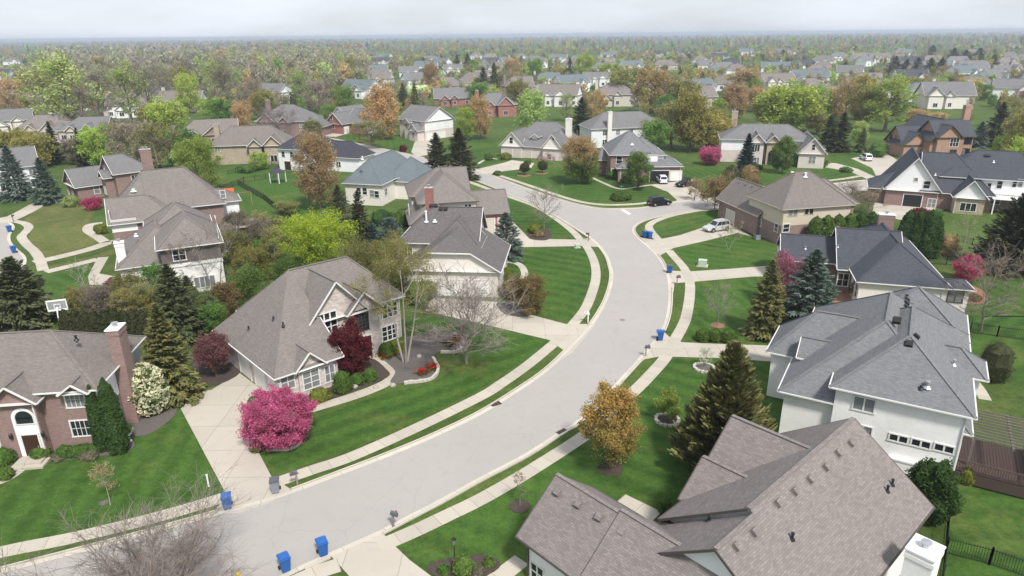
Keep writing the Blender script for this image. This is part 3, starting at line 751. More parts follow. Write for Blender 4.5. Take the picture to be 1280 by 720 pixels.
h.vent('ma', 'f', 1121, 401, None, .5, .25); h.vent('mb', 'f', 1136, 430, None, .45, .22); h.vent('mb', 'r', 1145, 421, None, .4, .2)
h.stack('mb', 'f', 1159, 484, METAL, .12, .45); h.stack('mb', 'f', 1151, 486, None, .08, .2); h.stack('mb', 'r', 1192, 456, METAL, .09, .4)
H2 = h
# ---- dark roofed cream house
h = House('house', 'cream walled bungalow with charcoal hip roof and brick chimney behind the ridge', (40.52, 76.14), -16.2, [
 W('main', .29, 10.36, -.53, 20.0, 3.25, .73, 'y', 'hh', 'ivory'),
 W('lw', -1.11, 6.5, 4.25, 14.58, 3.1, .78, 'x', 'gg', 'brick', gable='cream'),
 W('gar', -7.56, 1.09, 6.79, 14.39, 3.01, .67, 'x', 'gg', 'brick', gable='cream'),
 W('porch', 9.8, 13.0, .6, 4.4, 2.9, .3, 'x', 'gh', 'ivory')], 'dark')
c = h.local(at(1106, 285, 6.2)); h.chimney(c.x, c.y+.2, 1.9, .9, 8.1, WM['brick'], WHITEM, z0=3, label='broad brick chimney with white cap')
h.window('main', 'l', 0, 0, 1.0, 1.7, at_=(-.9, 1.7), nx=1); h.window('main', 'l', 0, 0, 1.0, 1.7, at_=(-2.6, 1.7), nx=1); h.window('lw', 'f', 0, 0, 1.2, 1.6, at_=(-.2, 1.7))
h.window('gar', 'f', 0, 0, 1.1, 1.3, at_=(-2.6, 1.7)); h.garage('gar', 'l', 0, 0, 4.6, 2.1, at_=(-10.6, 1)); h.window('porch', 'f', 1194, 371, 1.5, 1.3, 2, 1, trim=DTRIM); h.window('porch', 'r', 0, 0, 2.4, 1.5, at_=(2.4, 1.6))
h.pipe('main', 'f', 9.5, 3.1); h.stack('lw', 'f', 1047, 309, METAL, .07, .3); h.stack('gar', 'f', 1006.5, 311, METAL, .08, .3)
H3 = h
# ---- tan roof brick and siding
h = House('house', 'brick and cream siding house with tan hip roof, two garage doors and red side door', (40.89, 100.46), 12.7, [
 W('main', .25, 13.0, .31, 10.62, 5.7, .9, 'x', 'hh', 'brick', upper='cream', split=3.05),
 W('right', 4.43, 14.49, 1.4, 9.0, 5.6, .9, 'x', 'hh', 'brick'),
 W('gar', -.2, 7.0, 6.0, 19.2, 3.3, 1.0, 'y', 'gg', 'brick'),
 W('bay', 5.6, 9.2, -1.5, 1.5, 2.9, .5, 'y', 'hg', 'brick')], 'tan', TTRIM)
for px, py in [(991.5, 264.5), (1011.5, 262.5)]: h.window('main', 'f', px, py, 1.4, 1.3, 2, 1, trim=TTRIM, mull=.12)
h.window('right', 'f', 1051, 265.5, 2.2, 1.4, 3, 1, mull=.08); h.window('main', 'f', 977, 285.5, 1.0, 1.2, 1, 2); h.window('bay', 'f', 1001.5, 286, .8, 1.6, 1, 1, trim=DTRIM)
h.window('main', 'l', 949.7, 278, .9, 1.1, 1, 2); h.window('main', 'l', 970.5, 284.5, .9, 1.2, 1, 2)
h.garage('gar', 'l', 912, 279, 2.7, 2.15, GDOORTAN); h.garage('main', 'l', 930, 284.5, 2.7, 2.15, GDOORTAN); h.door('main', 'l', 940, 287, 1, 2.1, DOORRED, label='red side door')
h.stack('main', 'b', 990, 219, WHITEM, .2, .5); h.stack('main', 'f', 1006.5, 221, WHITEM, .16, .6); h.stack('gar', 'l', 959.5, 238.5, METAL, .15, .3); h.vent('gar', 'l', 924, 228.5, SH['tan']); h.vent('gar', 'l', 933, 231, SH['tan']); h.vent('gar', 'l', 941, 233, SH['tan'])
h.pipe('main', 'f', .8, 5.6); h.pipe('gar', 'l', -18.6, 3.2)
H4 = h
# ---- white gables over brick
h = House('house', 'white gabled house over brick ground floor with dark slate grey roof and white veranda', (84.12, 121.28), -24.7, [
 W('ga', -14.9, -5.3, -.6, 13.8, 2.96, 1.28, 'y', 'gg', 'brick', gable='whiteside'),
 W('gb', -4.0, 1.5, -3.5, 6.7, 2.95, 1.15, 'y', 'gg', 'tanstone', gable='whiteside'),
 W('mid', -9, 3, -.4, 12.6, 2.95, .98, 'x', 'gh', 'brick'),
 W('main', -6.0, 12.5, 1.8, 13.8, 5.6, .72, 'x', 'hh', 'brick', upper='whiteside', split=2.9),
 W('side', -17.4, -12, 1.0, 10, 2.7, .62, 'x', 'hg', 'brick')], 'dark')
h.window('ga', 'f', 1158.5, 231, 1.0, 1.3, 1, 2); h.window('ga', 'f', 1145, 224.5, .55, .6, 1, 1, GLASS2); h.window('gb', 'f', 1210, 259, 2.4, 1.4, 3, 1)
h.garage('ga', 'f', 1140, 252, 3.0, 2.2, BLACKM, label='black panel painted as the shade of a recess'); h.window('ga', 'f', 1167, 256, 1.2, 1.6, 2, 2)  # flat black panel stands in for the shade of the recess
for px, py in [(1230, 234), (1235.5, 233.5), (1249.5, 231), (1269, 229.5), (1275, 229)]: h.window('main', 'f', px, py, .75, 1.3, 1, 2)
h.window('main', 'f', 1244, 251, 1.5, 1.2); h.stack('mid', 'f', 1169, 219, WHITEM, .1, .3); h.stack('main', 'f', 1242, 203, WHITEM, .1, .3)
for q in (1232, 1236): h.vent('main', 'f', q, 195, None, .5, .2)
mb = MB(); mb.box(2.4, 12.2, -1.6, 1.85, 2.72, 2.86)
for x in (2.7, 6, 9, 12): mb.box(x-.09, x+.09, -1.55, -1.37, 0, 2.72)
mb.build('veranda', WHITEM, h.root); h.pipe('ga', 'f', -5.9, 2.9); h.pipe('gb', 'f', -3.4, 2.9)
H5 = h
# ---- the stone fronted house on the lawn
h = House('house', 'pinkish stone house with steep taupe roof, several front gables and tall gridded windows', (-22.44, 64.8), 42.2, [
 W('main', -4.33, 10.6, -4.6, 3.9, 4.8, 1.03, 'x', 'hh', 'stone'),
 W('gar', -6.62, .16, -9.62, 5.0, 2.91, .96, 'y', 'hg', 'stone', roof=[[(-6.62, 5, 2.91), (-6.62, -9.62, 2.91), (-.15, -.36, 9.14)], [(-6.62, -9.62, 2.91), (.16, -9.62, 2.91), (.16, -.36, 9.14), (-.15, -.36, 9.14)], [(.16, 5, 2.91), (-6.62, 5, 2.91), (-.15, -.36, 9.14), (.16, -.36, 9.14)], [(-6.62, 5, 2.9), (.16, 5, 2.9), (.16, -9.62, 2.9), (-6.62, -9.62, 2.9)]],
   eaves=[((-6.66, -9.64, 2.9), (-6.66, 5.02, 2.9)), ((-6.64, -9.66, 2.9), (.2, -9.66, 2.9)), ((.2, -9.66, 2.9), (.2, -5.4, 5.72)), ((-6.6, 5.04, 2.9), (.2, 5.04, 2.9))],
   xwalls=[[(.1, -9.5, 2.85), (.1, -3, 2.85), (.1, -3, 7.3), (.1, -9.5, 2.95)], [(.1, 4.9, 2.85), (.1, 4.9, 2.95), (.1, 0, 8.6), (.1, 0, 2.85)]]),
 W('ga', -1.3, 5.3, -6.0, 0, 5.2, 1.12, 'y', 'gg', 'stone'),
 W('gb', 2.68, 6.8, -6.3, -.5, 5.18, .98, 'y', 'gg', 'stone'),
 W('gc', -4.73, -1.63, -9.8, -5.8, 2.9, 1.0, 'y', 'gg', 'stone')], 'taupe')
h.window('ga', 'f', 409.5, 404.5, 1.9, 2.2, 3, 3, mull=.07); h.window('gb', 'f', 452, 400.5, 1.5, 2.3, 4, 6, trim=DTRIM, fw=.05, mull=.03); h.window('main', 'f', 487, 387.5, 1.8, 1.5, 3, 3, mull=.06); h.window('main', 'f', 487, 415.5, 1.8, 1.6, 3, 3, mull=.06)
h.window('gc', 'f', 389, 474, 1.5, 1.7, 2, 3, GLASS2); h.window('gar', 'f', 414, 466, .9, 1.6, 2, 2, GLASS2); h.window('gar', 'f', 358, 478, 1.2, 1.4, 2, 2, GLASS2); h.window('ga', 'f', 412, 435, 1.6, 1.1, 3, 2); h.door('gb', 'f', 458, 432, 1.2, 2.2)
for u in (8.2, 5.2, 1.6): h.garage('gar', 'l', 0, 0, 2.5, 2.15, GDOORTAN if u > 99 else GDOOR, at_=(u, 1.1))
h.window('main', 'r', 0, 0, 1.2, 1.5, at_=(0, 4)); h.window('main', 'b', 0, 0, 1.5, 1.5, at_=(-6, 4)); h.window('main', 'b', 0, 0, 1.5, 1.5, at_=(-6, 1.6))
for px, py in [(311, 412), (342, 400), (354, 407)]: h.stack('gar', 'l', px, py, None, .07, .3)
h.pipe('gar', 'f', -6.0, 2.8); h.pipe('main', 'f', 10, 4.7)
H6 = h
# ---- brick house at the edge
h = House('house', 'rose brick house with arched two storey entrance and tall brick chimney on its side', (-35.01, 46.52), 7.0, [
 W('main', -17.3, 2.79, .1, 10.2, 5.49, .62, 'x', 'hh', 'brick'),
 W('ent', -5.16, -1.31, -.7, 5.2, 5.05, .8, 'y', 'gg', 'brick'),
 W('sg', .05, 2.25, -.25, 3.5, 5.4, .75, 'y', 'gg', 'brick', z0=5.25),
 W('lft', -12, -7, -1.0, 5.0, 5.45, .8, 'y', 'gg', 'brick')], 'tan')
h.window('main', 'f', 94, 499, 1.35, 1.35, 4, 2, mull=.02); h.window('main', 'f', 101.5, 535, 1.35, 1.35, 4, 2, mull=.02)
c = h.hit('ent', 'f', 31, 530); o, r, n = h.wall('ent', 'f')
mb = MB(); pts = [(c.x-.85, .34), (c.x+.85, .34), (c.x+.85, 3.7)]+[(c.x+.85*math.cos(3.1416*k/14), 3.7+.85*math.sin(3.1416*k/14)) for k in range(1, 14)]+[(c.x-.85, 3.7)]
mb.face([(x, o.y-.004, z) for x, z in pts]); mb.build('entrance_panel', WHITEM, h.root)
h.window('ent', 'f', 0, 0, 1.25, .5, 1, 1, arch=True, fw=.07, at_=(c.x+.08, 3.45), label='arched window over the entrance')
h.door('ent', 'f', 0, 0, 1.15, 2.1, at_=(c.x+.1, 1))
mb = MB(); mb.box(c.x-1.1, c.x+1.3, o.y-1.5, o.y, 0, .18); mb.box(c.x-.8, c.x+1.0, o.y-1.1, o.y, .18, .34); mb.build('entrance_step', CONCRETE, h.root)
for dx in (-1.15, 1.15):
    mb = MB(); q = c.x+dx; mb.lathe([(.05, 0), (.13, .1), (.13, .4), (0, .55)], 8, 0, (q, o.y-.16, 2.0)); mb.box(q-.03, q+.03, o.y-.12, o.y, 2.3, 2.4); mb.build('wall_lantern', BLACKM, h.root)
o2, r2, n2 = h.wall('main', 'r'); c = h.hit('main', 'r', 160, 500)
c = h.local(at(151, 409, 9.2)); h.chimney(2.34+.5, 5.0, .95, 1.5, 8.75, WM['brick'], WHITEM, label='tall brick chimney with white cap')
sw = MB(); sw.box(2.345, 2.36, .6, 4.2, 3.0, 5.4); sw.box(2.345, 2.36, 5.8, 9.6, 3.0, 5.4); sw.build('siding_panel', WM['palegrey'], h.root)
h.pipe('ent', 'f', -1.86, 5.0); h.stack('main', 'f', 95.5, 425, None, .09, .35); h.stack('main', 'r', 149, 447, None, .07, .4)
h.window('main', 'f', 0, 0, 1.35, 1.35, at_=(-6.2, 4), nx=4); h.window('main', 'f', 0, 0, 1.35, 1.35, at_=(-6.2, 1.5), nx=4); h.window('main', 'r', 0, 0, 1, 1.3, at_=(7.5, 1.6))
H7 = h
# ---- plum roof with garage gable
h = House('house', 'cream house with plum grey roof and clipped gable garage behind the bare front yard tree', (-15.4, 87.99), -5.8, [
 W('main', .31, 11.36, -1.37, 6.97, 5.36, .95, 'x', 'hg', 'stucco'),
 W('gar', 1.85, 14.83, -6.84, 5.0, 3.44, .63, 'y', 'jg', 'stucco', gable='ivory'),
 W('mid', 4.9, 11.8, -3.0, 3, 5.3, .9, 'y', 'hg', 'stucco')], 'plum')
for u in (5.2, 8.6): h.garage('gar', 'f', 0, 0, 3.0, 2.2, at_=(u, 1.1))
h.garage('gar', 'f', 0, 0, 2.6, 2.2, at_=(12, 1.1))
c = h.local(at(536, 250, 8.6)); h.chimney(c.x, c.y+.4, 1.1, .8, 10.4, WM['red'], CONCRETE, z0=5, label='red brick chimney on the ridge')
for px, py in [(539, 256.5), (544.5, 256.3), (551, 260.5), (557, 260.5)]: h.vent('main', 'f', px, py+1, None, .45, .2)
h.stack('main', 'f', 533, 277, WHITEM, .13, 1.4); h.stack('main', 'f', 543.5, 277, WHITEM, .14, .2); h.stack('main', 'f', 565, 283.5, WHITEM, .13, .3)
h.window('main', 'f', 505, 315, 1.2, 1.4); h.window('main', 'l', 0, 0, 1.2, 1.4, at_=(-3, 4)); h.window('main', 'r', 0, 0, 1.2, 1.4, at_=(4, 4)); h.window('gar', 'r', 0, 0, 1.1, 1.4, at_=(0, 1.8)); h.door('gar', 'r', 0, 0, at_=(3, 1))
h.pipe('main', 'f', .9, 5.3); H8 = h
# ---- taupe roof behind it
h = House('house', 'house with broad taupe roof and red brick garage front just beyond the plum roof', (-13.24, 120.79), 11.9, [
 W('main', -5.45, 5.23, -6.33, 4.34, 5.37, .72, 'x', 'hg', 'stucco'),
 W('near', -4.46, 5.64, -12.0, -2.46, 5.37, .77, 'y', 'hg', 'stucco'),
 W('gar', 3.74, 10.91, -11.74, -3.06, 2.92, .75, 'x', 'gg', 'red', gable='stucco'),
 W('rear', -6.2, 2, -15.5, -6, 3.0, .7, 'y', 'hg', 'stucco')], 'taupe', DTRIM)
h.garage('gar', 'f', 0, 0, 2.5, 2.1, GDOORTAN, at_=(7.0, 1)); h.garage('gar', 'f', 0, 0, 1.0, 2.1, GDOORTAN, at_=(9.4, 1)); h.window('near', 'f', 0, 0, 1.1, 1.3, at_=(3.8, 4.2))
h.window('rear', 'l', 511, 262, 1.2, 1.5); h.window('main', 'l', 0, 0, 1.2, 1.4, at_=(2, 4)); h.window('gar', 'r', 0, 0, 1.2, 1.4, at_=(-7, 1.6))
H9 = h
# ---- blue grey roof
h = House('house', 'pale stucco house under a plain blue grey hip roof', (-31.35, 126.62), -15.2, [
 W('main', -2.93, 5.6, 4.56, 24.0, 4.2, 1.0, 'y', 'hh', 'ivory'),
 W('side', 3, 10.5, 11, 22, 3.6, .75, 'x', 'hh', 'ivory')], 'blue')
for px, py in [(448.5, 239), (456, 239), (465, 242), (471, 243)]: h.window('main', 'f', px, py, .9, 1.3, 1, 2)
h.window('main', 'r', 0, 0, 1.2, 1.3, at_=(7, 2.4)); h.window('side', 'r', 0, 0, 1.2, 1.3, at_=(15, 1.8)); h.stack('main', 'f', 450, 206, WHITEM, .13, .5); h.stack('main', 'l', 453, 199, WHITEM, .13, .5); h.stack('main', 'r', 499.5, 225, WHITEM, .12, .4); h.pipe('main', 'f', 5, 4.1)
H10 = h
# ---- charcoal roof
h = House('house', 'white walled house with charcoal roof partly hidden by the tall orange tree', tuple(at(372, 214, 0))[:2], -20, [
 W('main', -6, 7, 0, 11, 5.2, .7, 'x', 'hh', 'whiteside'), W('side', 6, 16, 2.5, 11, 3.4, .8, 'x', 'gh', 'whiteside'), W('lean', 2.2, 5.0, -1.6, 1.5, 2.4, .7, 'y', 'hg', 'whiteside')], 'black')
for u in (-4, -1.5, 1.5): h.window('main', 'f', 0, 0, .9, 1.3, at_=(u, 3.9), nx=1)
h.door('main', 'f', 0, 0, 1.8, 2.1, at_=(-3, 1)); h.window('main', 'l', 0, 0, 1, 1.3, at_=(-5, 3.9)); h.window('main', 'f', 0, 0, 1.2, 1.3, at_=(5.4, 1.7)); h.window('side', 'f', 0, 0, 1.2, 1.3, at_=(10, 1.7))
# ---- white walled pair behind the bare trees
h = House('house', 'white brick rear wall house with low spreading taupe roof behind thin bare trees', (-45.5, 87.18), 26.5, [
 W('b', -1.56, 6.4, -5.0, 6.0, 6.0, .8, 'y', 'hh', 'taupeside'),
 W('bl', -6.6, 4.0, -1.4, 12.7, 3.2, .75, 'y', 'hh', 'white'), W('bb', -3, 6.0, 4, 14, 5.6, .75, 'y', 'hh', 'stucco')], 'taupe')
h.window('b', 'f', 0, 0, 2.4, 1.4, 4, 1, at_=(3.4, 1.3), off=1.16); h.window('b', 'r', 280, 317, 1.1, 1.5, 1, 2); h.window('b', 'r', 288, 293, 1.2, 1.5, 2, 2); h.window('b', 'r', 289, 322, 1.2, 1.8, 2, 2); h.window('b', 'f', 0, 0, 1.4, 1.4, at_=(1, 5)); h.window('bl', 'l', 0, 0, 1.3, 1.4, at_=(-6, 1.7))
mb = MB(); mb.box(-1.1, 5.9, -5.7, -4.5, -.1, 3.75); mb.build('brick_wall', WM['white'], h.root); mb = MB(); mb.box(-1.2, 6.0, -5.8, -4.5, 3.75, 3.85); mb.build('wall_coping', TRIM, h.root)
c = h.local(at(150, 330, 3.2)); h.chimney(c.x+.4, c.y, 1.1, 1.2, 6.2, WM['white'], WHITEM, label='white chimney at the low eave'); h.stack('bl', 'f', 170, 295, WHITEM, .12, .3)
H12 = h
h = House('house', 'long taupe roofed brick house with white dormer, standing beyond the white brick one', (-45.5, 87.18), 26.5, [
 W('a', -7.4, 9.0, 20.3, 30.5, 5.65, 1.1, 'x', 'hh', 'brick'), W('b', -7.9, 2, 16.4, 25, 5.0, .75, 'x', 'gh', 'brick'), W('d', 7.5, 11.5, 22, 28, 5.5, .6, 'x', 'gh', 'whiteside')], 'taupe')
h.window('b', 'f', 155.5, 281.5, 3.2, 1.7, 1, 1, GDOOR, label='white shuttered panel'); h.window('d', 'f', 228, 243, .7, 1.2, 1, 2); h.window('d', 'r', 0, 0, 1.0, 1.4, at_=(25, 4)); h.window('b', 'l', 137, 275, 1, 1.8, 1, 3); h.window('a', 'l', 0, 0, 1, 1.5, at_=(-27, 4))
c = h.local(at(184, 202, 10)); h.chimney(c.x, c.y, 1.8, 1.0, 12.3, WM['brick'], CONCRETE, z0=8, flues=2, label='twin flue brick chimney'); h.stack('a', 'f', 167, 239, WHITEM, .2, .3)
mb = MB(); mb.box(8.2, 12.8, 15.5, 20.2, 2.5, 2.65)
for x in (8.5, 12.5):
    for y in (15.8, 19.9): mb.box(x-.1, x+.1, y-.1, y+.1, 0, 2.5)
mb.build('terrace_canopy', TTRIM, h.root)
H12b = h
h = House('house', 'brick house with slate grey gabled roof beside two blue spruces', (-88.24, 135.13), 44.7, [
 W('m', 6.96, 15.15, -4.82, 4.17, 5.35, .74, 'x', 'gh', 'brick'), W('l', 1.23, 10.0, 1.78, 11.0, 2.6, .71, 'x', 'gg', 'brick'), W('e', 5.4, 9.0, -3.4, 0, 4.6, .8, 'x', 'gg', 'brick')], 'mid')
h.window('m', 'l', 130, 211, .8, 1.4, 1, 2); h.window('m', 'l', 132.5, 229, 1.2, 2.6, 2, 4); h.window('l', 'l', 83, 219, .7, 1.6, 1, 2); h.window('l', 'l', 84, 238, 1, 1.5, 1, 2); h.window('l', 'l', 90.5, 239, 1, 1.5, 1, 2); h.window('l', 'f', 121, 237, 1, 1.6, 1, 2); h.window('e', 'l', 0, 0, 1.2, 1.5, at_=(1.7, 2)); h.window('m', 'f', 0, 0, 1.2, 1.4, at_=(11, 4))
# ---- beige brick with arched garage doors
h = House('house', 'pale beige house with arched garage doors and dormer on the corner lawn', (.37, 177.58), -19.6, [
 W('gar', -5.82, 1.29, 6.02, 17.3, 3.06, 1.05, 'y', 'gg', 'pinkstone', gable='ivory'), W('main', -4.5, 13.65, 9.5, 21.78, 3.33, .85, 'x', 'hh', 'pinkstone'),
 W('rg', 6.31, 12.2, 4.6, 12, 3.04, 1.25, 'y', 'gg', 'pinkstone', gable='ivory'), W('dm', 2.3, 4.6, 8.2, 14, 5.3, .8, 'y', 'gg', 'ivory'), W('lk', .5, 7, 6.6, 12, 3.0, .7, 'x', 'gg', 'pinkstone')], 'mid')
h.window('gar', 'f', 639, 175.5, .9, 1.5, 1, 2); h.window('dm', 'f', 664, 177.5, 1.3, 1.4, 2, 2); h.window('rg', 'f', 692, 170.5, .7, .5, 1, 1); h.window('rg', 'f', 686.6, 196, .9, 1.4, 1, 2)
for px in (646.5, 656.5): h.garage('lk' if px > 656 else 'gar', 'f', px, 196, 2.3, 2.2, GDOORTAN, arch=True)
h.garage('gar', 'f', 0, 0, 2.3, 2.2, GDOORTAN, at_=(-3.4, 1), arch=True)
c = h.local(at(711, 160, 7.5)); h.chimney(c.x, c.y, 1.5, 1.2, 10, WM['ivory'], WHITEM, z0=0)
h.window('main', 'r', 0, 0, 1.2, 1.6, at_=(15, 1.8)); h.window('gar', 'l', 0, 0, 1.2, 1.6, at_=(-11, 1.8)); H13 = h
# ---- brick two storey with open garage
h = House('house', 'rose brick house with grey hip roof, one garage door standing open', (22.31, 153.99), -.8, [
 W('main', -.35, 10.5, -1.43, 13.0, 5.63, .62, 'x', 'hh', 'brick'), W('gar', 4.5, 16.0, -3.07, 7.5, 3.27, .6, 'x', 'hh', 'brick'), W('mr', 3, 12.5, -1.3, 10.5, 5.5, .55, 'x', 'hh', 'brick', gable='whiteside', upper='whiteside', split=3.3), W('bayl', -2.6, 1, 5, 12, 3.4, .7, 'x', 'hh', 'brick'), W('low', 1.2, 4.2, -3.4, 0, 3.0, .8, 'y', 'hg', 'brick')], 'grey')
for q in ((757.5, 196), (758, 213)): h.window('main', 'l', *q, 1.2, 1.7, 1, 2)
h.window('main', 'f', 774, 200, 1.2, 1.6, 1, 2); h.window('low', 'f', 0, 0, 1.2, 1.6, 1, 2, at_=(2.7, 1.6)); h.window('main', 'f', 0, 0, 1.1, 1.6, 1, 2, at_=(.9, 1.7))
mb = MB(); mb.box(6.2, 10.4, -1.6, -.9, 3.6, 5.35); mb.build('siding_wall', WM['whiteside'], h.root)
h.garage('gar', 'f', 844.7, 221.7, 2.4, 2.2); h.garage('gar', 'f', 824, 222, 4.2, 2.3, BLACKM, label='open garage doorway with its shade as a black panel')  # the wide black panel paints the shade inside the open garage
h.window('main', 'b', 0, 0, 1.2, 1.5, at_=(-6, 4)); h.window('gar', 'r', 0, 0, 1.2, 1.4, at_=(2, 1.7)); h.stack('main', 'f', 790, 181, WHITEM, .2, .3); h.pipe('gar', 'f', 15.4, 3.2); H14 = h
# ---- grey roof white house
h = House('house', 'white house with long lavender grey roof and pale chimney behind the open garage house', tuple(at(745, 186, 0))[:2], 12, [
 W('main', -1.5, 22, 1, 13, 5.4, .66, 'x', 'hh', 'palegrey'), W('wing', 9, 20, 3, 14.5, 5.2, .7, 'x', 'hh', 'palegrey')], 'mid')
for u in (3, 7, 11, 16, 19): h.window('main', 'f', 0, 0, 1.1, 1.3, at_=(u, 4.2)); h.window('main', 'f', 0, 0, 1.1, 1.3, at_=(u, 1.6))
h.chimney(4.2, 1.0, 1.2, .9, 10.2, WM['ivory'], WHITEM)
# ---- stone house by the spruce
h = House('house', 'pale stone house with three front gables and arched entrance behind the blue spruce', (59.05, 170.29), -13.1, [
 W('main', -6.81, 15.6, 3.06, 14.5, 5.65, .58, 'x', 'hh', 'pinkstone', upper='whiteside', split=3), W('ga', -.17, 3.9, -.32, 6, 5.45, 1.05, 'y', 'gg', 'pinkstone'), W('gb', 3.9, 7.6, .6, 6, 5.4, 1.0, 'y', 'gg', 'tanstone'), W('gc', 7.4, 10.6, 1.2, 6, 5.2, 1.0, 'y', 'gg', 'pinkstone'), W('gd', 11.0, 17.7, -2.76, 9, 3.44, 1.1, 'y', 'gg', 'pinkstone'), W('wr', 10.5, 18.5, 4.0, 13.5, 3.6, .8, 'x', 'hh', 'pinkstone')], 'mid')
h.window('ga', 'f', 945, 185, 1.7, 1.6, 3, 1); h.window('ga', 'f', 944, 202, 1.7, 1.9, 3, 1); h.window('gb', 'f', 964, 199, 1.5, 2.6, 2, 4, arch=True, trim=DTRIM); h.window('gd', 'f', 1017, 184, .7, 1.3, 1, 2); h.window('gd', 'f', 1015, 200, 1.5, 1.7, 2, 2, GLASS2); h.window('gc', 'f', 0, 0, 1.2, 1.6, at_=(9, 4)); h.window('gc', 'f', 0, 0, 1.2, 1.6, at_=(9, 1.6))
c = h.local(at(923, 155, 7)); h.chimney(c.x-1.2, c.y, 1.6, 1.2, 10.5, WM['tanstone'], CONCRETE); h.window('main', 'l', 0, 0, 1.2, 1.4, at_=(-8, 4)); H16 = h
# ---- orange brick with gables
h = House('house', 'orange brick house with slate roof, brown garage doors and row of front gables', (98.88, 173.64), 1.6, [
 W('l', 3.13, 14.6, 5.09, 14.26, 3.1, .96, 'x', 'gg', 'orange'), W('g', 2.6, 9.8, 3.64, 11, 3.28, .84, 'y', 'gg', 'orange'), W('m', 9.0, 19.4, .94, 10.0, 5.57, .84, 'x', 'gg', 'orange'), W('gb', 8.6, 15.2, -.2, 7.5, 5.64, .88, 'y', 'gg', 'orange'), W('gc', 7.5, 11.4, .8, 7, 4.6, 1.0, 'y', 'gg', 'orange'), W('bk', 9, 18, 6, 18, 5.4, .9, 'y', 'gg', 'orange')], 'dark', DTRIM)
for q in ((1114, 172), (1119.5, 174)): h.window('l', 'l', *q, .8, 1.7, 1, 2, trim=DTRIM)
h.garage('l', 'l', 0, 0, 4.6, 2.2, GDOORBR, at_=(-8, 1)); h.garage('l', 'l', 0, 0, 2.4, 2.2, GDOORBR, at_=(-12.2, 1)); h.window('g', 'f', 1138.6, 192, 1.6, 2.0, 2, 2, trim=DTRIM); h.window('g', 'f', 1152, 191.5, .7, 1.8, 1, 2, trim=DTRIM)
h.window('gc', 'f', 1178.5, 177, 1.3, 1.4, 2, 2, trim=DTRIM); h.window('gb', 'f', 1193, 178, 2.2, 2.0, 3, 2); h.window('gb', 'f', 1191, 191, 1.6, 1.5, 2, 2, trim=DTRIM)
for q in ((1208, 176), (1215.5, 176), (1205.5, 189.6), (1213, 190)): h.window('m', 'f', *q, 1.0, 1.6, 1, 2, trim=BLACKM)
c = h.local(at(1207, 146, 10)); h.chimney(c.x, c.y, 1.6, 1.2, 13, WM['orange'], CONCRETE, z0=4); H17 = h
# ---- white side, pink front
h = House('house', 'tall white sided house with pale pink stone front and double garage by the bend', (-25.23, 213.06), -41.5, [
 W('m', -17, -3.87, 2.15, 15.3, 5.79, .62, 'x', 'gg', 'pinkstone', gable='whiteside'), W('p', -9.4, -4.6, -.4, 6, 3.1, .9, 'y', 'gg', 'pinkstone'), W('q', -12.6, -9.2, .4, 6, 5.2, .9, 'y', 'gg', 'pinkstone')], 'mid')
mb = MB(); mb.box(-4.33, -4.28, 2.65, 14.8, 2.9, 5.75); mb.build('siding_wall', WM['whiteside'], h.root)
for u in (5, 8.4, 12): h.window('m', 'r', 0, 0, 1.1, 1.6, at_=(u, 4.3), nx=1)
h.garage('m', 'r', 0, 0, 2.4, 2.2, at_=(4.4, 1)); h.garage('m', 'r', 0, 0, 4.6, 2.2, at_=(9, 1)); h.window('p', 'f', 0, 0, 1.1, 1.6, at_=(-7, 1.7)); h.window('q', 'f', 0, 0, 1, 1.5, at_=(-11, 4)); H18 = h
h = House('house', 'red brick house with grey roof, white side gable and white garage doors', (-57.32, 238.13), -33.3, [
 W('m', -5.6, 2.8, -2.75, 9.5, 3.24, .87, 'y', 'gg', 'red'), W('r', 0, 9.4, 1, 11, 3.3, .9, 'x', 'gg', 'red', gable='whiteside'), W('b', -9.5, -2, 4, 15, 5.2, .75, 'y', 'gg', 'red', gable='whiteside')], 'mid')
h.window('m', 'f', 414, 146.5, 1.0, 1.6, 1, 2); h.window('m', 'f', 415.5, 158, 2.0, 1.5, 2, 2); h.window('b', 'f', 400, 143.5, 1.6, 1.6, 2, 2)
h.garage('r', 'r', 0, 0, 4.6, 2.3, at_=(5, 1)); h.garage('m', 'r', 0, 0, 2.0, 2.3, at_=(-.6, 1)); h.chimney(10.2, 9, 1.4, 1.6, 8.6, WM['red'], CONCRETE); H19 = h
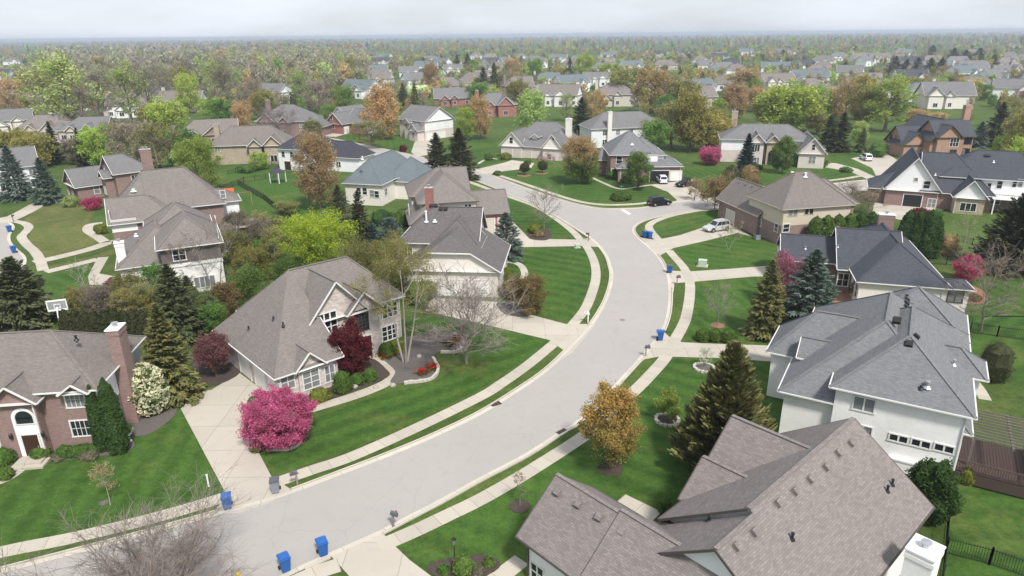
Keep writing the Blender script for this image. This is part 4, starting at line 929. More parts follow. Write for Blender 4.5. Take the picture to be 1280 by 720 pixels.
# ---- further houses: (px, py, heading, length, depth, eave, roof, wall, gable ends, label)
FARW = [
 (314, 205, 8, 21, 11, 4.8, 'tan', 'tanstone', 'hh', 'wide tan stone house with long taupe hip roof behind the green back lawn'),
 (352, 172, -10, 18, 14, 5.2, 'mid', 'brick', 'hh', 'brick house with steep grey hip roof behind the bare lilac grey tree'),
 (262, 182, 20, 18, 11, 3.4, 'taupe', 'brick', 'hg', 'low brown roofed house between green maple and orange round tree'),
 (622, 146, 12, 17, 12, 4.6, 'mid', 'red', 'hh', 'red brick house with cool grey roof in front of the lime tree'),
 (566, 133, 8, 17, 11, 3.6, 'mid', 'red', 'gg', 'grey gabled house with red chimney beyond the white sided house'),
 (695, 133, -18, 20, 12, 5.0, 'taupe', 'white', 'gg', 'white gabled house with dull brown roof beside the dark evergreen'),
 (768, 133, -8, 20, 14, 5.2, 'brown', 'stucco', 'hh', 'cream house with brown hip roof and arched tall front window'),
 (870, 136, 10, 20, 12, 4.8, 'taupe', 'beige', 'hg', 'beige brick house with mauve taupe roof among olive trees'),
 (975, 114, 6, 19, 12, 5.0, 'taupe', 'ivory', 'gg', 'pale house with taupe gable roof beyond the rusty trees'),
 (1045, 134, -4, 24, 12, 4.4, 'taupe', 'beige', 'hh', 'long taupe roof house half hidden by olive and orange trees'),
 (1185, 136, -12, 20, 13, 5.4, 'mid', 'ivory', 'gg', 'grey roofed pale house next to the driveway beyond the orange brick one'),
 (1155, 128, 4, 16, 11, 5.0, 'blue', 'palegrey', 'hh', 'blue grey roofed house between lime tree and dark conifers'),
 (1215, 96, 4, 26, 13, 5.6, 'mid', 'whiteside', 'hg', 'long white house with grey roof beside the row of black conifers'),
 (1262, 100, -6, 17, 12, 5.4, 'mid', 'whiteside', 'gg', 'white gabled house by the row of black conifers, nearer the picture edge'),
 (1270, 62, 0, 18, 12, 5, 'mid', 'ivory', 'hh', 'pale hip roofed house high among far trees near the picture edge'),
 (160, 147, 14, 16, 12, 5.0, 'taupe', 'whiteside', 'gg', 'white gabled house with brown roof among the tall lime trees'),
 (225, 140, 6, 19, 13, 4.6, 'tan', 'ivory', 'gg', 'cream house with tan roof and round window, beyond the green maple'),
 (12, 168, 30, 16, 11, 4.6, 'mid', 'ivory', 'gg', 'small cream gabled house at the picture edge behind olive bushes'),
 (62, 176, 16, 20, 12, 3.6, 'brown', 'beige', 'hh', 'low brown roofed brick house behind olive shrubs'),
 (105, 178, 10, 15, 11, 3.8, 'mid', 'beige', 'hg', 'small grey roofed house next to the narrow dark conifer'),
 (40, 143, 8, 20, 12, 4.4, 'taupe', 'whiteside', 'hh', 'brown roofed white house below the rusty trees'),
 (5, 242, 35, 15, 11, 5.2, 'mid', 'palegrey', 'gg', 'pale grey house cut by the picture edge beside blue spruces'),
 (338, 112, 6, 20, 12, 4.6, 'dark', 'ivory', 'hg', 'house with near black roof beside a pink gable'),
 (372, 105, -14, 15, 11, 5.0, 'taupe', 'whiteside', 'gg', 'white gabled house in front of the tall grey woods'),
 (437, 106, 14, 14, 11, 5.0, 'mid', 'whiteside', 'gg', 'small white gable house beside yellow green tree'),
 (472, 108, -6, 18, 12, 5.0, 'taupe', 'pinkstone', 'gg', 'pale pink stone house with warm grey roof in the middle distance'),
 (512, 98, 8, 16, 11, 5.0, 'mid', 'whiteside', 'gg', 'white double gabled house with grey roof in the middle distance'),
 (565, 94, -8, 16, 11, 5.0, 'mid', 'palegrey', 'gg', 'grey gabled house before the dark hemlock pair'),
 (555, 115, 0, 22, 12, 3.6, 'taupe', 'beige', 'hh', 'low taupe hip roof house in front of white flowering trees'),
 (455, 122, 18, 20, 12, 4.0, 'brown', 'brick', 'hh', 'dark brown roof house behind the tall olive orange tree'),
 (650, 118, 14, 17, 12, 4.5, 'taupe', 'brick', 'hg', 'brown brick house with taupe roof beside dark hemlocks'),
 (684, 110, 4, 17, 11, 4.8, 'blue', 'palegrey', 'hg', 'blue grey roof house with pale walls in the middle distance'),
 (745, 108, -10, 18, 11, 5.0, 'mid', 'whiteside', 'gg', 'white house with grey roof, just above the brown hip roof'),
 (630, 82, 5, 15, 11, 5, 'mid', 'whiteside', 'gg', 'tiny white gabled house beside an orange crown in far trees'),
 (832, 88, 0, 22, 12, 4.8, 'taupe', 'beige', 'hh', 'hazy taupe roof house far off among olive crowns'),
 (912, 88, -6, 18, 12, 4.8, 'dark', 'ivory', 'hg', 'hazy charcoal roof house far off next to dark cedars'),
 (968, 92, 6, 18, 12, 4.6, 'blue', 'ivory', 'gg', 'hazy blue grey roof house far off by the rusty trees'),
 (1050, 76, -4, 22, 12, 5, 'mid', 'whiteside', 'hh', 'far white walled house with a long pale roof'),
 (1075, 77, 8, 14, 11, 5, 'taupe', 'whiteside', 'gg', 'far house with bright white gable below the woods'),
 (1100, 78, -8, 20, 12, 5, 'mid', 'ivory', 'gg', 'far pale house with steep grey gable before the dark conifers')]
for i, (px, py, th, L_, D_, ze, rf, wl, en, lab) in enumerate(FARW):
    q = at(px, py); rr = random.Random(i*5+2)
    ws = [W('main', -L_/2, L_/2, 0, D_, ze, rr.uniform(.62, .8), 'x', en, wl)]
    gx = rr.uniform(-L_/2+3.5, L_/2-3.5); gw = rr.uniform(5, 7)
    ws.append(W('ga', gx-gw/2, gx+gw/2, -2.2, D_*.6, ze if rr.random() < .5 else 3.1, rr.uniform(.8, 1.0), 'y', 'gg', wl))
    gx2 = gx+gw*.9 if gx < 0 else gx-gw*.9
    ws.append(W('gb', gx2-2, gx2+2, -1.2, D_*.5, ze*.95, rr.uniform(.8, 1.0), 'y', 'gg', wl))
    if rr.random() < .6: ws.append(W('wing', (L_/2-3) if gx < 0 else -L_/2-4, (L_/2+4) if gx < 0 else -L_/2+3, 1.6, D_-1.6, 3.0, .7, 'x', 'hh', wl))
    h = House('house', lab, (q.x, q.y), th, ws, rf)
    h.window('ga', 'f', 0, 0, 1.6, 1.5, at_=(gx, 1.6), nz=1); h.window('gb', 'f', 0, 0, 1.2, 1.5, at_=(gx2, 1.7), nz=1)
    for u in (-.38, .02, .4):
        if abs(u*L_-gx) > gw/2+.8 and abs(u*L_-gx2) > 2.8:
            h.window('main', 'f', 0, 0, 1.2, 1.4, at_=(u*L_, 1.7), nz=1)
            if ze > 4.5: h.window('main', 'f', 0, 0, 1.2, 1.3, at_=(u*L_, 4.0), nz=1)
    if rr.random() < .7: h.chimney(rr.choice((-1, 1))*L_*.42, D_*.55, 1.3, 1.1, ze+D_*.36+1, WM[wl] if wl not in ('whiteside', 'palegrey', 'ivory') else WM['stucco'], z0=2)
# hazy far houses, told apart only by being further off
n = 0
fr = random.Random(77); FARH = []
while n < 135:
    y = 290*(1000/290)**fr.random()+30; x = fr.uniform(-.78, .78)*y
    if abs(x+y*.42) < y*.14 and y < 520 and fr.random() < .5: continue       # the tall woods
    if any((x-a)**2+(y-b)**2 < 30**2 for a, b in FARH): continue
    FARH.append((x, y)); n += 1
protoF = {}
for i, (x, y) in enumerate(sorted(FARH, key=lambda p: p[1])):
    k = i % 7; dist = 'nearer' if y < 420 else ('distant' if y < 650 else 'very distant')
    rf = ['taupe', 'mid', 'brown', 'dark', 'tan', 'blue', 'mid'][k]; wl = ['whiteside', 'whiteside', 'beige', 'palegrey', 'whiteside', 'whiteside', 'ivory'][k]
    lab = '%s hazy house with %s roof among the far treetops' % (dist, {'taupe': 'taupe', 'mid': 'grey', 'brown': 'brown', 'dark': 'charcoal', 'tan': 'tan', 'blue': 'blue grey'}[rf])
    if k not in protoF:
        L_ = 16+k*1.1; hh = House('house', lab, (x, y), fr.uniform(-40, 40), [W('main', -L_/2, L_/2, 0, 11, [5, 5.2, 3.6, 5, 4, 5.4, 5][k], .75, 'x', ['hh', 'gg', 'hg', 'gg', 'hh', 'gg', 'hh'][k], wl), W('ga', 1, 7, -2, 6, 4.2, .95, 'y', 'gg', wl)], rf, group='hazy houses among the far treetops')
        hh.window('ga', 'f', 0, 0, 1.6, 1.6, at_=(4, 1.8), nz=1); hh.window('main', 'f', 0, 0, 1.4, 1.5, at_=(-3, 1.9), nz=1); protoF[k] = hh
    else:
        src = protoF[k].root; r = src.copy(); COL.objects.link(r); r.location = (x, y, 0); r.rotation_euler = (0, 0, R(fr.uniform(-40, 40))); r['label'] = lab
        for ch in list(src.children):
            c2 = ch.copy(); COL.objects.link(c2); c2.parent = r
            for g2 in ch.children: d2 = g2.copy(); COL.objects.link(d2); d2.parent = c2
# ------------------------------------------------------------------ vegetation
def npmesh(name, quads, mats, mat_idx=None, tint=None, smooth=False):
    """quads: (N,4,3) array -> mesh of separate quads"""
    q = np.asarray(quads, np.float32); n = len(q)
    me = bpy.data.meshes.new(name)
    me.vertices.add(n*4); me.vertices.foreach_set('co', q.reshape(-1))
    me.loops.add(n*4); me.loops.foreach_set('vertex_index', np.arange(n*4, dtype=np.int32))
    me.polygons.add(n); me.polygons.foreach_set('loop_start', np.arange(0, n*4, 4, dtype=np.int32))
    for m in mats: me.materials.append(m)
    if mat_idx is not None: me.polygons.foreach_set('material_index', np.asarray(mat_idx, np.int32))
    if tint is not None:
        a = me.color_attributes.new('tint', 'FLOAT_COLOR', 'POINT')
        t = np.repeat(np.c_[np.asarray(tint, np.float32), np.ones(n, np.float32)], 4, axis=0); a.data.foreach_set('color', t.reshape(-1))
    if smooth: me.polygons.foreach_set('use_smooth', np.ones(n, bool))
    me.update(calc_edges=True)
    return me
def unit(v): return v/np.maximum(np.linalg.norm(v, axis=-1, keepdims=True), 1e-9)
def leaves(P, size, rs, flat=0.0, asp=.62):
    """randomly turned leaf quads at points P"""
    n = len(P); a = rs.normal(size=(n, 3)); a[:, 2] *= 1-flat; a = unit(a); b = unit(np.cross(a, rs.normal(size=(n, 3))))
    s = size*rs.uniform(.6, 1.35, (n, 1)); u, v = a*s*.5, b*s*.5*asp
    return np.stack([P-u-v, P+u-v*.6, P+u*1.1+v*.6, P-u+v], 1)
def tubes(S, k=4):
    """S: list of (p0, p1, r0, r1) -> quads of k-sided frustums"""
    A = np.array([s[0] for s in S], float); B = np.array([s[1] for s in S], float); r0 = np.array([s[2] for s in S])[:, None]; r1 = np.array([s[3] for s in S])[:, None]
    d = unit(B-A); x = unit(np.cross(d, np.where(np.abs(d[:, 2:3]) > .9, [[1., 0, 0]], [[0, 0, 1.]]))); y = np.cross(d, x)
    out = []
    for i in range(k):
        a0, a1 = 6.28318*i/k, 6.28318*(i+1)/k
        o0, o1 = x*math.cos(a0)+y*math.sin(a0), x*math.cos(a1)+y*math.sin(a1)
        out.append(np.stack([A+o0*r0, A+o1*r0, B+o1*r1, B+o0*r1], 1))
    return np.concatenate(out)
def skeleton(rng, H, Wd, clear=.2, nb=14, nsub=6, ntw=3, el=(25, 65), prof=None, leader=True, r0=None, stems=1, wob=.04, fine=.008, splay=.25):
    """trunk, limbs, branches and twigs -> (thick segments, thin segments, twig points)"""
    S, T, tips = [], [], []
    r0 = r0 or H*.022; prof = prof or (lambda t: math.sin(math.pi*min(1, max(0, .12+.88*t)))**.7)
    V = lambda *a: np.array(a, float)
    def poly(p, d, L, n, r, r1, up, jit, store):
        pts = [p]; d = d/np.linalg.norm(d)
        for i in range(n):
            d = d+V(rng.gauss(0, jit), rng.gauss(0, jit), rng.gauss(0, jit)+up); d = d/np.linalg.norm(d)
            q = pts[-1]+d*L/n; store.append((pts[-1], q, r+(r1-r)*i/n, r+(r1-r)*(i+1)/n)); pts.append(q)
        return pts
    leaders = []
    for s in range(stems):
        az = 6.283*s/stems+rng.uniform(0, 1); dv = V(math.cos(az)*splay*(stems > 1), math.sin(az)*splay*(stems > 1), 1)
        leaders.append(poly(V(math.cos(az)*.02*H*(stems > 1), math.sin(az)*.02*H*(stems > 1), -.1), dv, H*(.93 if leader else clear+.12), 8, r0, r0*.25 if leader else r0*.75, .0, wob, S))
    for i in range(nb):
        ld = leaders[i % stems]; t = (i+.5)/nb; hz = clear+(1-clear)*t if leader else clear+.1*t
        f = min(.999, hz/(.93 if leader else clear+.12))*8; k = int(f); p = ld[k]+(ld[k+1]-ld[k])*(f-k)
        az = i*2.39996+rng.uniform(-.5, .5); e = R(el[0]+(el[1]-el[0])*t+rng.uniform(-8, 8))
        if not leader: e = R(rng.uniform(*el))
        L = (Wd/2*prof(t)/max(.45, math.cos(e)))*rng.uniform(.75, 1.15) if leader else H*(1-clear)*rng.uniform(.75, 1.02)/max(.6, math.sin(e))
        L = max(L, H*.07); d = V(math.cos(az)*math.cos(e), math.sin(az)*math.cos(e), math.sin(e))
        r = r0*(.42*(1-t)+.12) if leader else r0*.5
        bp = poly(p, d, L, 5, r, r*.2, .05, .09, S)
        for j in range(nsub):
            s = rng.uniform(.25, 1) if j else 1; f = min(4.999, s*5); k = int(f); q = bp[k]+(bp[k+1]-bp[k])*(f-k); dd = bp[k+1]-bp[k]; dd = dd/np.linalg.norm(dd)
            d2 = dd*.8+V(rng.gauss(0, .6), rng.gauss(0, .6), rng.gauss(.12, .45)); L2 = L*rng.uniform(.3, .5)*(1.15-s*.5)
            sp = poly(q, d2, L2, 3, max(fine, r*.35), fine, .06, .14, T)
            tips += sp[1:]
            for _ in range(ntw):
                k = rng.randrange(3); q2 = sp[k]+(sp[k+1]-sp[k])*rng.random(); d3 = (sp[k+1]-sp[k]); d3 = d3/np.linalg.norm(d3)+V(rng.gauss(0, .55), rng.gauss(0, .55), rng.gauss(.15, .45))
                tp = poly(q2, d3, L2*rng.uniform(.35, .7), 2, fine, fine*.45, .05, .15, T); tips += tp[1:]
    return S, T, np.array(tips)
ROUND = lambda t: math.sin(math.pi*min(1, .18+.8*t))**.6
CONE = lambda t: max(.08, (1-t)**.8)
OVAL = lambda t: math.sin(math.pi*min(1, .22+.74*t))**.8
VASE = lambda t: .35+.65*t
def deciduous(seed, H, Wd, nleaf, lsize, spread=.28, twigs=True, bark=None, fill=0, env=True, base=.08, **kw):
    rng = random.Random(seed); rs = np.random.RandomState(seed)
    S, T, tips = skeleton(rng, H, Wd, **kw)
    # bring the grown shape to the wanted height and spread
    zt = np.percentile(tips[:, 2], 98.5); cxy = np.median(tips[:, :2], axis=0); rr_ = np.percentile(np.linalg.norm(tips[:, :2]-cxy, axis=1), 94)
    K = np.array([Wd*.5/rr_, Wd*.5/rr_, (H-spread*.6)/zt]); kx = Wd*.5/rr_
    def warp(q):
        q = q*K; f = np.clip(q[..., 2:3]/(H*.6), 0, 1); q[..., :2] -= cxy*kx*f; return q
    tr = npmesh('trunk', np.concatenate([warp(tubes(S, 6))]+([warp(tubes(T, 3))] if twigs else [])), [bark or BARK])
    tips = warp(tips)
    if nleaf <= 0: return tr, None
    # clumps: leaves gather around some of the twigs, leaving gaps
    keep = tips[rs.permutation(len(tips))[:max(8, int(len(tips)*.75))]]
    P = keep[rs.randint(0, len(keep), nleaf)]+rs.normal(size=(nleaf, 3))*spread*np.array([1, 1, .8])
    if fill:
        m = int(nleaf*fill); d = unit(rs.normal(size=(m, 3))); r = rs.uniform(.5, 1, (m, 1))**.5; az = np.arctan2(d[:, 1], d[:, 0])
        lump = (1+.16*np.sin(3*az+seed)*np.cos(4*d[:, 2]+seed)+.14*np.sin(6*az+2*seed+5*d[:, 2]))[:, None]
        hole = np.sin(4*az+seed*2+7*d[:, 2])+np.sin(7*az-5*d[:, 2]+seed) > .55; r = np.where(hole[:, None], r*.72, r)
        F = d*r*lump*np.array([Wd*.48, Wd*.48, H*(1-base)*.5])+np.array([0, 0, H*(base+(1-base)*.48)]); P = np.concatenate([P, F])
    if env:
        cz = H*(base+(1-base)*.46); A_ = np.array([Wd*.54, Wd*.54, H*(1-base)*.57]); q = (P-np.array([0, 0, cz]))/A_; l = np.linalg.norm(q, axis=1, keepdims=True); az = np.arctan2(q[:, 1:2], q[:, 0:1])
        lim = 1.0+.13*np.sin(3*az+seed*1.7+3*q[:, 2:3])+.12*np.sin(5*az-seed+6*q[:, 2:3])+.07*np.sin(9*az+seed*.3)
        k = np.where(l > lim, lim*rs.uniform(.7, 1.05, l.shape)/np.maximum(l, 1e-6), 1); P = q*k*A_+np.array([0, 0, cz])
    P = P[P[:, 2] > H*.05]
    return tr, npmesh('crown', leaves(P, lsize, rs), [LEAF])
def conifer(seed, H, Wd, nbr, nsp, droop=(-22, 28), clear=.03, ssize=.5, power=.72, rag=.16, hang=.0, bark=None):
    rng = random.Random(seed); rs = np.random.RandomState(seed)
    tr = npmesh('trunk', tubes([((0, 0, -.1), (0, 0, H*.5), H*.022, H*.014), ((0, 0, H*.5), (0, 0, H*.97), H*.014, .01)], 7), [bark or BARK])
    Q = []
    for i in range(nbr):
        t = clear+(1-clear)*(i/nbr)**.92; az = i*2.39996+rng.gauss(0, .25)
        L = Wd/2*((1-t)**power)*rng.uniform(1-rag*1.6, 1+rag)+.06*Wd*(1-t)+.05; e = R(droop[0]+(droop[1]-droop[0])*t+rng.gauss(0, 5))
        n = max(4, int(nsp*(.35+.65*L/(Wd/2)))); s = np.sqrt(rs.uniform(.04, 1, n)); dr = np.array([math.cos(az), math.sin(az), 0]); sd = np.array([-math.sin(az), math.cos(az), 0])
        z = H*t+L*s*math.sin(e)+.10*L*s**2*(1 if hang == 0 else -1)
        lat = rs.normal(size=n)*.20*L*(1.15-s)*1.2; P = dr*(L*s*math.cos(e))[:, None]+sd*lat[:, None]; P[:, 2] = z-np.abs(lat)*.22+rs.normal(size=n)*.03*L
        a = unit(dr+sd*(np.sign(lat)*rs.uniform(.2, 1.0, n))[:, None]+np.array([0, 0, 1])*(math.sin(e)-hang+rs.normal(size=n)*.18)[:, None])
        b = unit(np.cross(a, np.array([0, 0, 1])+rs.normal(size=(n, 3))*.45)); sz = ssize*rs.uniform(.6, 1.3, (n, 1))*(.45+.55*(1-t))
        u, v = a*sz*.5, b*sz*.17
        Q.append(np.stack([P-u-v, P+u-v*.4, P+u+v*.4, P-u+v], 1))
    n = int(nsp*1.5); P = np.zeros((n, 3)); P[:, 2] = H*rs.uniform(.88, 1.0, n); P[:, :2] = rs.normal(size=(n, 2))*.012*H*(1.02-P[:, 2:3]/H)*6
    Q.append(leaves(P, ssize*.45, rs, 0, .3))
    return tr, npmesh('crown', np.concatenate(Q), [NEEDLE])
def shell(seed, prof, n, lsize, core=.86, name='foliage', mat=None, lump=.08, sx=1, sy=1, nrm=.7):
    """dense clipped or columnar plant: leaves over a lumpy solid of revolution with a solid heart"""
    rs = np.random.RandomState(seed); zs = np.array([p[1] for p in prof]); r_ = np.array([p[0] for p in prof])
    z = rs.uniform(zs[0], zs[-1], n*3); w_ = np.interp(z, zs, r_); keep = rs.uniform(0, w_.max(), n*3) < w_+.12*w_.max(); z = z[keep][:n]; w_ = w_[keep][:n]; n = len(z)
    a = rs.uniform(0, 6.2832, n); ph = rs.uniform(0, 6.28, 6)
    lum = 1+lump*(np.sin(3*a+ph[0]+z*2)+np.sin(5*a+ph[1]-z*3.1)+np.sin(2*a+ph[2]+z*5))
    rr = w_*lum*rs.uniform(.86, 1.03, n); P = np.c_[rr*np.cos(a)*sx, rr*np.sin(a)*sy, z+rs.normal(size=n)*lsize*.3]
    N = np.c_[np.cos(a), np.sin(a), .35*np.ones(n)]; x = unit(np.cross(N+rs.normal(size=(n, 3))*nrm, rs.normal(size=(n, 3)))); y = unit(np.cross(N+rs.normal(size=(n, 3))*nrm, x)); s = lsize*rs.uniform(.6, 1.3, (n, 1)); u, v = x*s*.5, y*s*.4
    Q = [np.stack([P-u-v, P+u-v*.7, P+u+v*.7, P-u+v], 1)]
    k = 14
    for i in range(len(prof)-1):
        for j in range(k):
            a0, a1 = 6.2832*j/k, 6.2832*(j+1)/k
            f = lambda r, zz, t: (core*r*math.cos(t)*sx*(1+lump*math.sin(3*t+ph[0]+zz*2)), core*r*math.sin(t)*sy*(1+lump*math.sin(3*t+ph[0]+zz*2)), zz)
            Q.append(np.array([[f(prof[i][0], prof[i][1], a0), f(prof[i][0], prof[i][1], a1), f(prof[i+1][0], prof[i+1][1], a1), f(prof[i+1][0], prof[i+1][1], a0)]]))
    return npmesh(name, np.concatenate(Q), [mat or LEAF])
def place(kind, label, tr, cr, loc, color, rz=0, scale=(1, 1, 1), group=None, cat='tree', trunkname='trunk', crownname='crown'):
    r = empty(kind, loc, rz, label, cat, group, scale)
    if tr is not None: link(trunkname, tr, r)
    if cr is not None:
        c = link(crownname, cr, r); c.color = (*color, 1)
    return r
def spot(px, pb, pt, w, wmin=.5, dome=True):
    """ground point, height and width of a plant whose foot, top and width are given in the photograph"""
    p = at(px, pb); Wd = max(wmin, w/FPX*depth(p)); H = max(.4, height_over(p, pt))
    if dome:    # a broad crown seen from above: its far side shows over its top
        th = math.atan2(CAMH, math.hypot(p.x, p.y)); c_ = math.cos(th); v = H*c_; b = Wd/2*math.sin(th)*.9
        H = max(H*.55, (v*v-b*b)/v/c_)
    return p, H, Wd
C_ = dict(lime=(.19, .245, .05), olive=(.145, .145, .05), yolive=(.18, .17, .05), green=(.075, .14, .03), mid=(.10, .16, .035), pale=(.20, .25, .09), tan=(.22, .165, .08), orange=(.29, .21, .11), rust=(.265, .19, .11),
     gold=(.33, .25, .08), pink=(.41, .10, .205), dpink=(.36, .05, .13), maroon=(.10, .018, .022), purple=(.15, .07, .07), spruce=(.058, .07, .03), blue=(.072, .1, .08), dark=(.045, .05, .021), oliveconifer=(.09, .092, .033),
     arb=(.035, .068, .018), box=(.07, .12, .022), ybox=(.15, .17, .03), taupe=(.17, .145, .115), lilac=(.22, .175, .185), white=(.50, .52, .36), forsyth=(.27, .35, .03), brownbush=(.16, .12, .05), grey=(.15, .14, .10))

for k_ in C_: C_[k_] = tuple(min(.8, x*({'spruce': 1.8, 'blue': 1.7, 'oliveconifer': 1.9}.get(k_, 1.6 if k_ in ('dark', 'arb') else 1.35))) for x in C_[k_])
# ---- single trees of the near gardens
def near_dec(kind, label, px, pb, pt, w, col, nleaf, ls, seed, tr_r=None, spread=.26, bark=None, cat='tree', group=None, **kw):
    p, H, Wd = spot(px, pb, pt, w); t, c = deciduous(seed, H, Wd*.92, int(nleaf*((3.4 if ls < .2 else 2.6) if nleaf > 1000 else 1.5)), ls*.74, spread, bark=bark, r0=tr_r, **kw)
    return place(kind, label, t, c, p, col, cat=cat, group=group)
near_dec('redbud_tree', 'broad bright pink flowering tree at the corner of the stone house drive', 352, 553, 485, 93, C_['pink'], 15000, .15, 3, .13, .2, clear=.1, nb=24, nsub=9, ntw=4, el=(8, 50), prof=ROUND, stems=3, fill=.4, base=.02)
near_dec('maple_tree', 'dark maroon leaved maple in front of the stone house windows', 440, 470, 402, 54, C_['maroon'], 8000, .17, 4, .09, .2, fill=.3, clear=.12, nb=18, nsub=7, el=(15, 65), prof=ROUND)
near_dec('plum_tree', 'small purple brown leaved tree beside the stone house garage wall', 270, 470, 417, 46, C_['purple'], 4200, .15, 5, .08, .2, fill=.4, base=.3, clear=.25, nb=14, nsub=7, el=(15, 60), prof=ROUND)
near_dec('birch_tree', 'tall pale stemmed tree with thin yellow green leaves, leaning stems, in the grey mulch bed', 507, 453, 288, 122, C_['yolive'], 4200, .13, 6, .15, .3, BARKPALE, clear=.42, nb=15, nsub=7, ntw=4, el=(25, 60), prof=ROUND, stems=3, splay=.22)
near_dec('bare_tree', 'leafless grey tree on the lawn between tulip bed and driveway', 583, 455, 332, 150, C_['tan'], 1000, .10, 7, .15, .3, BARKGREY, clear=.22, nb=32, nsub=12, ntw=7, el=(30, 68), prof=ROUND, fine=.019)
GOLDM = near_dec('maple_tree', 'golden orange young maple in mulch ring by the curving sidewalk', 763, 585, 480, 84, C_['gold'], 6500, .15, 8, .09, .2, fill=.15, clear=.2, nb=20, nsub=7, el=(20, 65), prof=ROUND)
near_dec('lawn_tree', 'little round lime green tree inside a stone ring', 834, 526, 486, 38, C_['lime'], 1600, .14, 9, .05, .16, clear=.3, nb=10, nsub=6, el=(15, 60), prof=ROUND)
near_dec('blossom_sapling', 'white blossoming sapling in a pale stone ring beside the drive', 880, 459, 434, 22, (.62, .62, .52), 420, .11, 10, .035, .14, clear=.3, nb=9, nsub=5, el=(20, 60), prof=ROUND)
near_dec('sapling', 'thin bare sapling in dark mulch ring behind the brown garage roof', 650, 633, 588, 22, C_['tan'], 160, .09, 11, .03, .1, BARKGREY, clear=.3, nb=9, nsub=5, el=(40, 70), prof=OVAL, fine=.01)
near_dec('sapling', 'thin sapling with orange brown leaf tips on the brick house lawn', 138, 631, 577, 30, C_['orange'], 620, .10, 12, .035, .14, BARKPALE, clear=.42, nb=10, nsub=5, el=(35, 70), prof=OVAL, fine=.01)
near_dec('bare_tree', 'faint leafless young tree in red mulch ring near the two spruces', 897, 407, 352, 50, C_['tan'], 200, .09, 13, .06, .2, BARKGREY, clear=.3, nb=15, nsub=7, ntw=4, el=(30, 65), prof=ROUND, fine=.012)
p = at(192, 722, 3.2); p.z = 0
t, c = deciduous(14, 6.5, 10.8, 0, .1, bark=TWIG, clear=.12, nb=60, nsub=14, ntw=8, el=(30, 72), prof=ROUND, r0=.14, fine=.012, stems=4, splay=.3)
place('bare_tree', 'big leafless many stemmed tree at the bottom edge, over road and sidewalk', t, c, p, C_['tan'])
near_dec('forsythia_shrub', 'bright yellow green upright bush behind the stone house roof', 400, 345, 262, 104, C_['forsyth'], 12000, .2, 15, .1, .3, cat='shrub', clear=.06, nb=34, nsub=8, el=(50, 82), prof=OVAL, leader=False)
near_dec('honeysuckle_tree', 'loose olive tree between the lime bush and the bare birch', 478, 372, 292, 100, C_['olive'], 7500, .19, 16, .12, .35, clear=.15, nb=20, nsub=8, prof=ROUND)
near_dec('honeysuckle_tree', 'yellow brown bushy tree against the rear corner of the plum roof house', 470, 338, 300, 60, C_['yolive'], 4000, .18, 17, .1, .3, clear=.1, nb=16, nsub=7, prof=ROUND)
near_dec('maple_tree', 'tall rusty orange tree behind the dark evergreen beside the blue grey roof', 401, 262, 162, 62, C_['orange'], 9500, .26, 18, .2, .42, fill=.3, clear=.1, nb=24, nsub=8, prof=OVAL)
near_dec('shrub', 'brown green bush by the curved front walk and bend of the lawn', 660, 393, 340, 54, C_['brownbush'], 4200, .17, 19, .08, .3, cat='shrub', clear=.04, nb=20, nsub=8, prof=ROUND)
near_dec('bare_tree', 'leafless tree with yellow green undergrowth on the striped side lawn', 680, 285, 230, 56, C_['tan'], 350, .14, 20, .12, .4, BARKGREY, clear=.2, nb=20, nsub=8, ntw=4, el=(25, 65), prof=ROUND, fine=.018)
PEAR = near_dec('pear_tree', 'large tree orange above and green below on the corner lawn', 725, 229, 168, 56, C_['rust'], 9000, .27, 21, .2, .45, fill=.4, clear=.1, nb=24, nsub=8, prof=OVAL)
near_dec('pear_tree', 'narrow conical green tree in front of the open garage house', 797, 236, 190, 40, C_['mid'], 6500, .24, 22, .14, .3, clear=.06, nb=26, nsub=6, el=(30, 75), prof=lambda t: max(.1, (1-t)**.6*min(1, .5+t*2)))
near_dec('pear_tree', 'egg shaped olive green tree in front of the arched stone entrance', 977, 217, 171, 34, C_['mid'], 6000, .26, 23, .14, .35, clear=.08, nb=24, nsub=6, el=(30, 75), prof=OVAL)
near_dec('maple_tree', 'tan orange airy tree where the road bends out of sight', 893, 262, 214, 52, C_['tan'], 3600, .22, 24, .14, .38, BARKGREY, clear=.2, nb=20, nsub=8, el=(25, 65), prof=ROUND, fine=.016)
near_dec('sapling', 'small leaning pale birch on the lawn below the silver car', 911, 312, 274, 34, C_['yolive'], 420, .14, 25, .05, .25, BARKPALE, clear=.35, nb=10, nsub=6, el=(30, 65), prof=ROUND, fine=.016, stems=2)
near_dec('redbud_tree', 'mauve pink flowering tree squeezed between the two front yard spruces', 978, 385, 316, 46, (.36, .15, .22), 4500, .17, 26, .1, .3, clear=.2, nb=18, nsub=7, prof=ROUND)
near_dec('bare_tree', 'large leafless tree with beige twigs on the back lawn', 1226, 414, 302, 104, C_['tan'], 900, .12, 27, .14, .3, TWIG, clear=.2, nb=24, nsub=9, ntw=5, el=(28, 66), prof=ROUND, fine=.015)
near_dec('redbud_tree', 'deep pink flowering shrub behind the leafless back lawn tree', 1206, 352, 318, 36, C_['dpink'], 3200, .2, 28, .08, .3, clear=.1, nb=16, nsub=6, prof=ROUND)
near_dec('redbud_tree', 'purple pink round tree beside the white end wall of the three gabled house', 887, 206, 182, 30, C_['pink'], 4000, .24, 29, .12, .35, fill=.4, clear=.15, nb=18, nsub=6, prof=ROUND)
near_dec('redbud_tree', 'low magenta azalea tree at the brick house with slate gables', 117, 262, 246, 26, C_['dpink'], 1500, .22, 30, .06, .3, cat='shrub', clear=.05, nb=14, nsub=6, prof=ROUND)
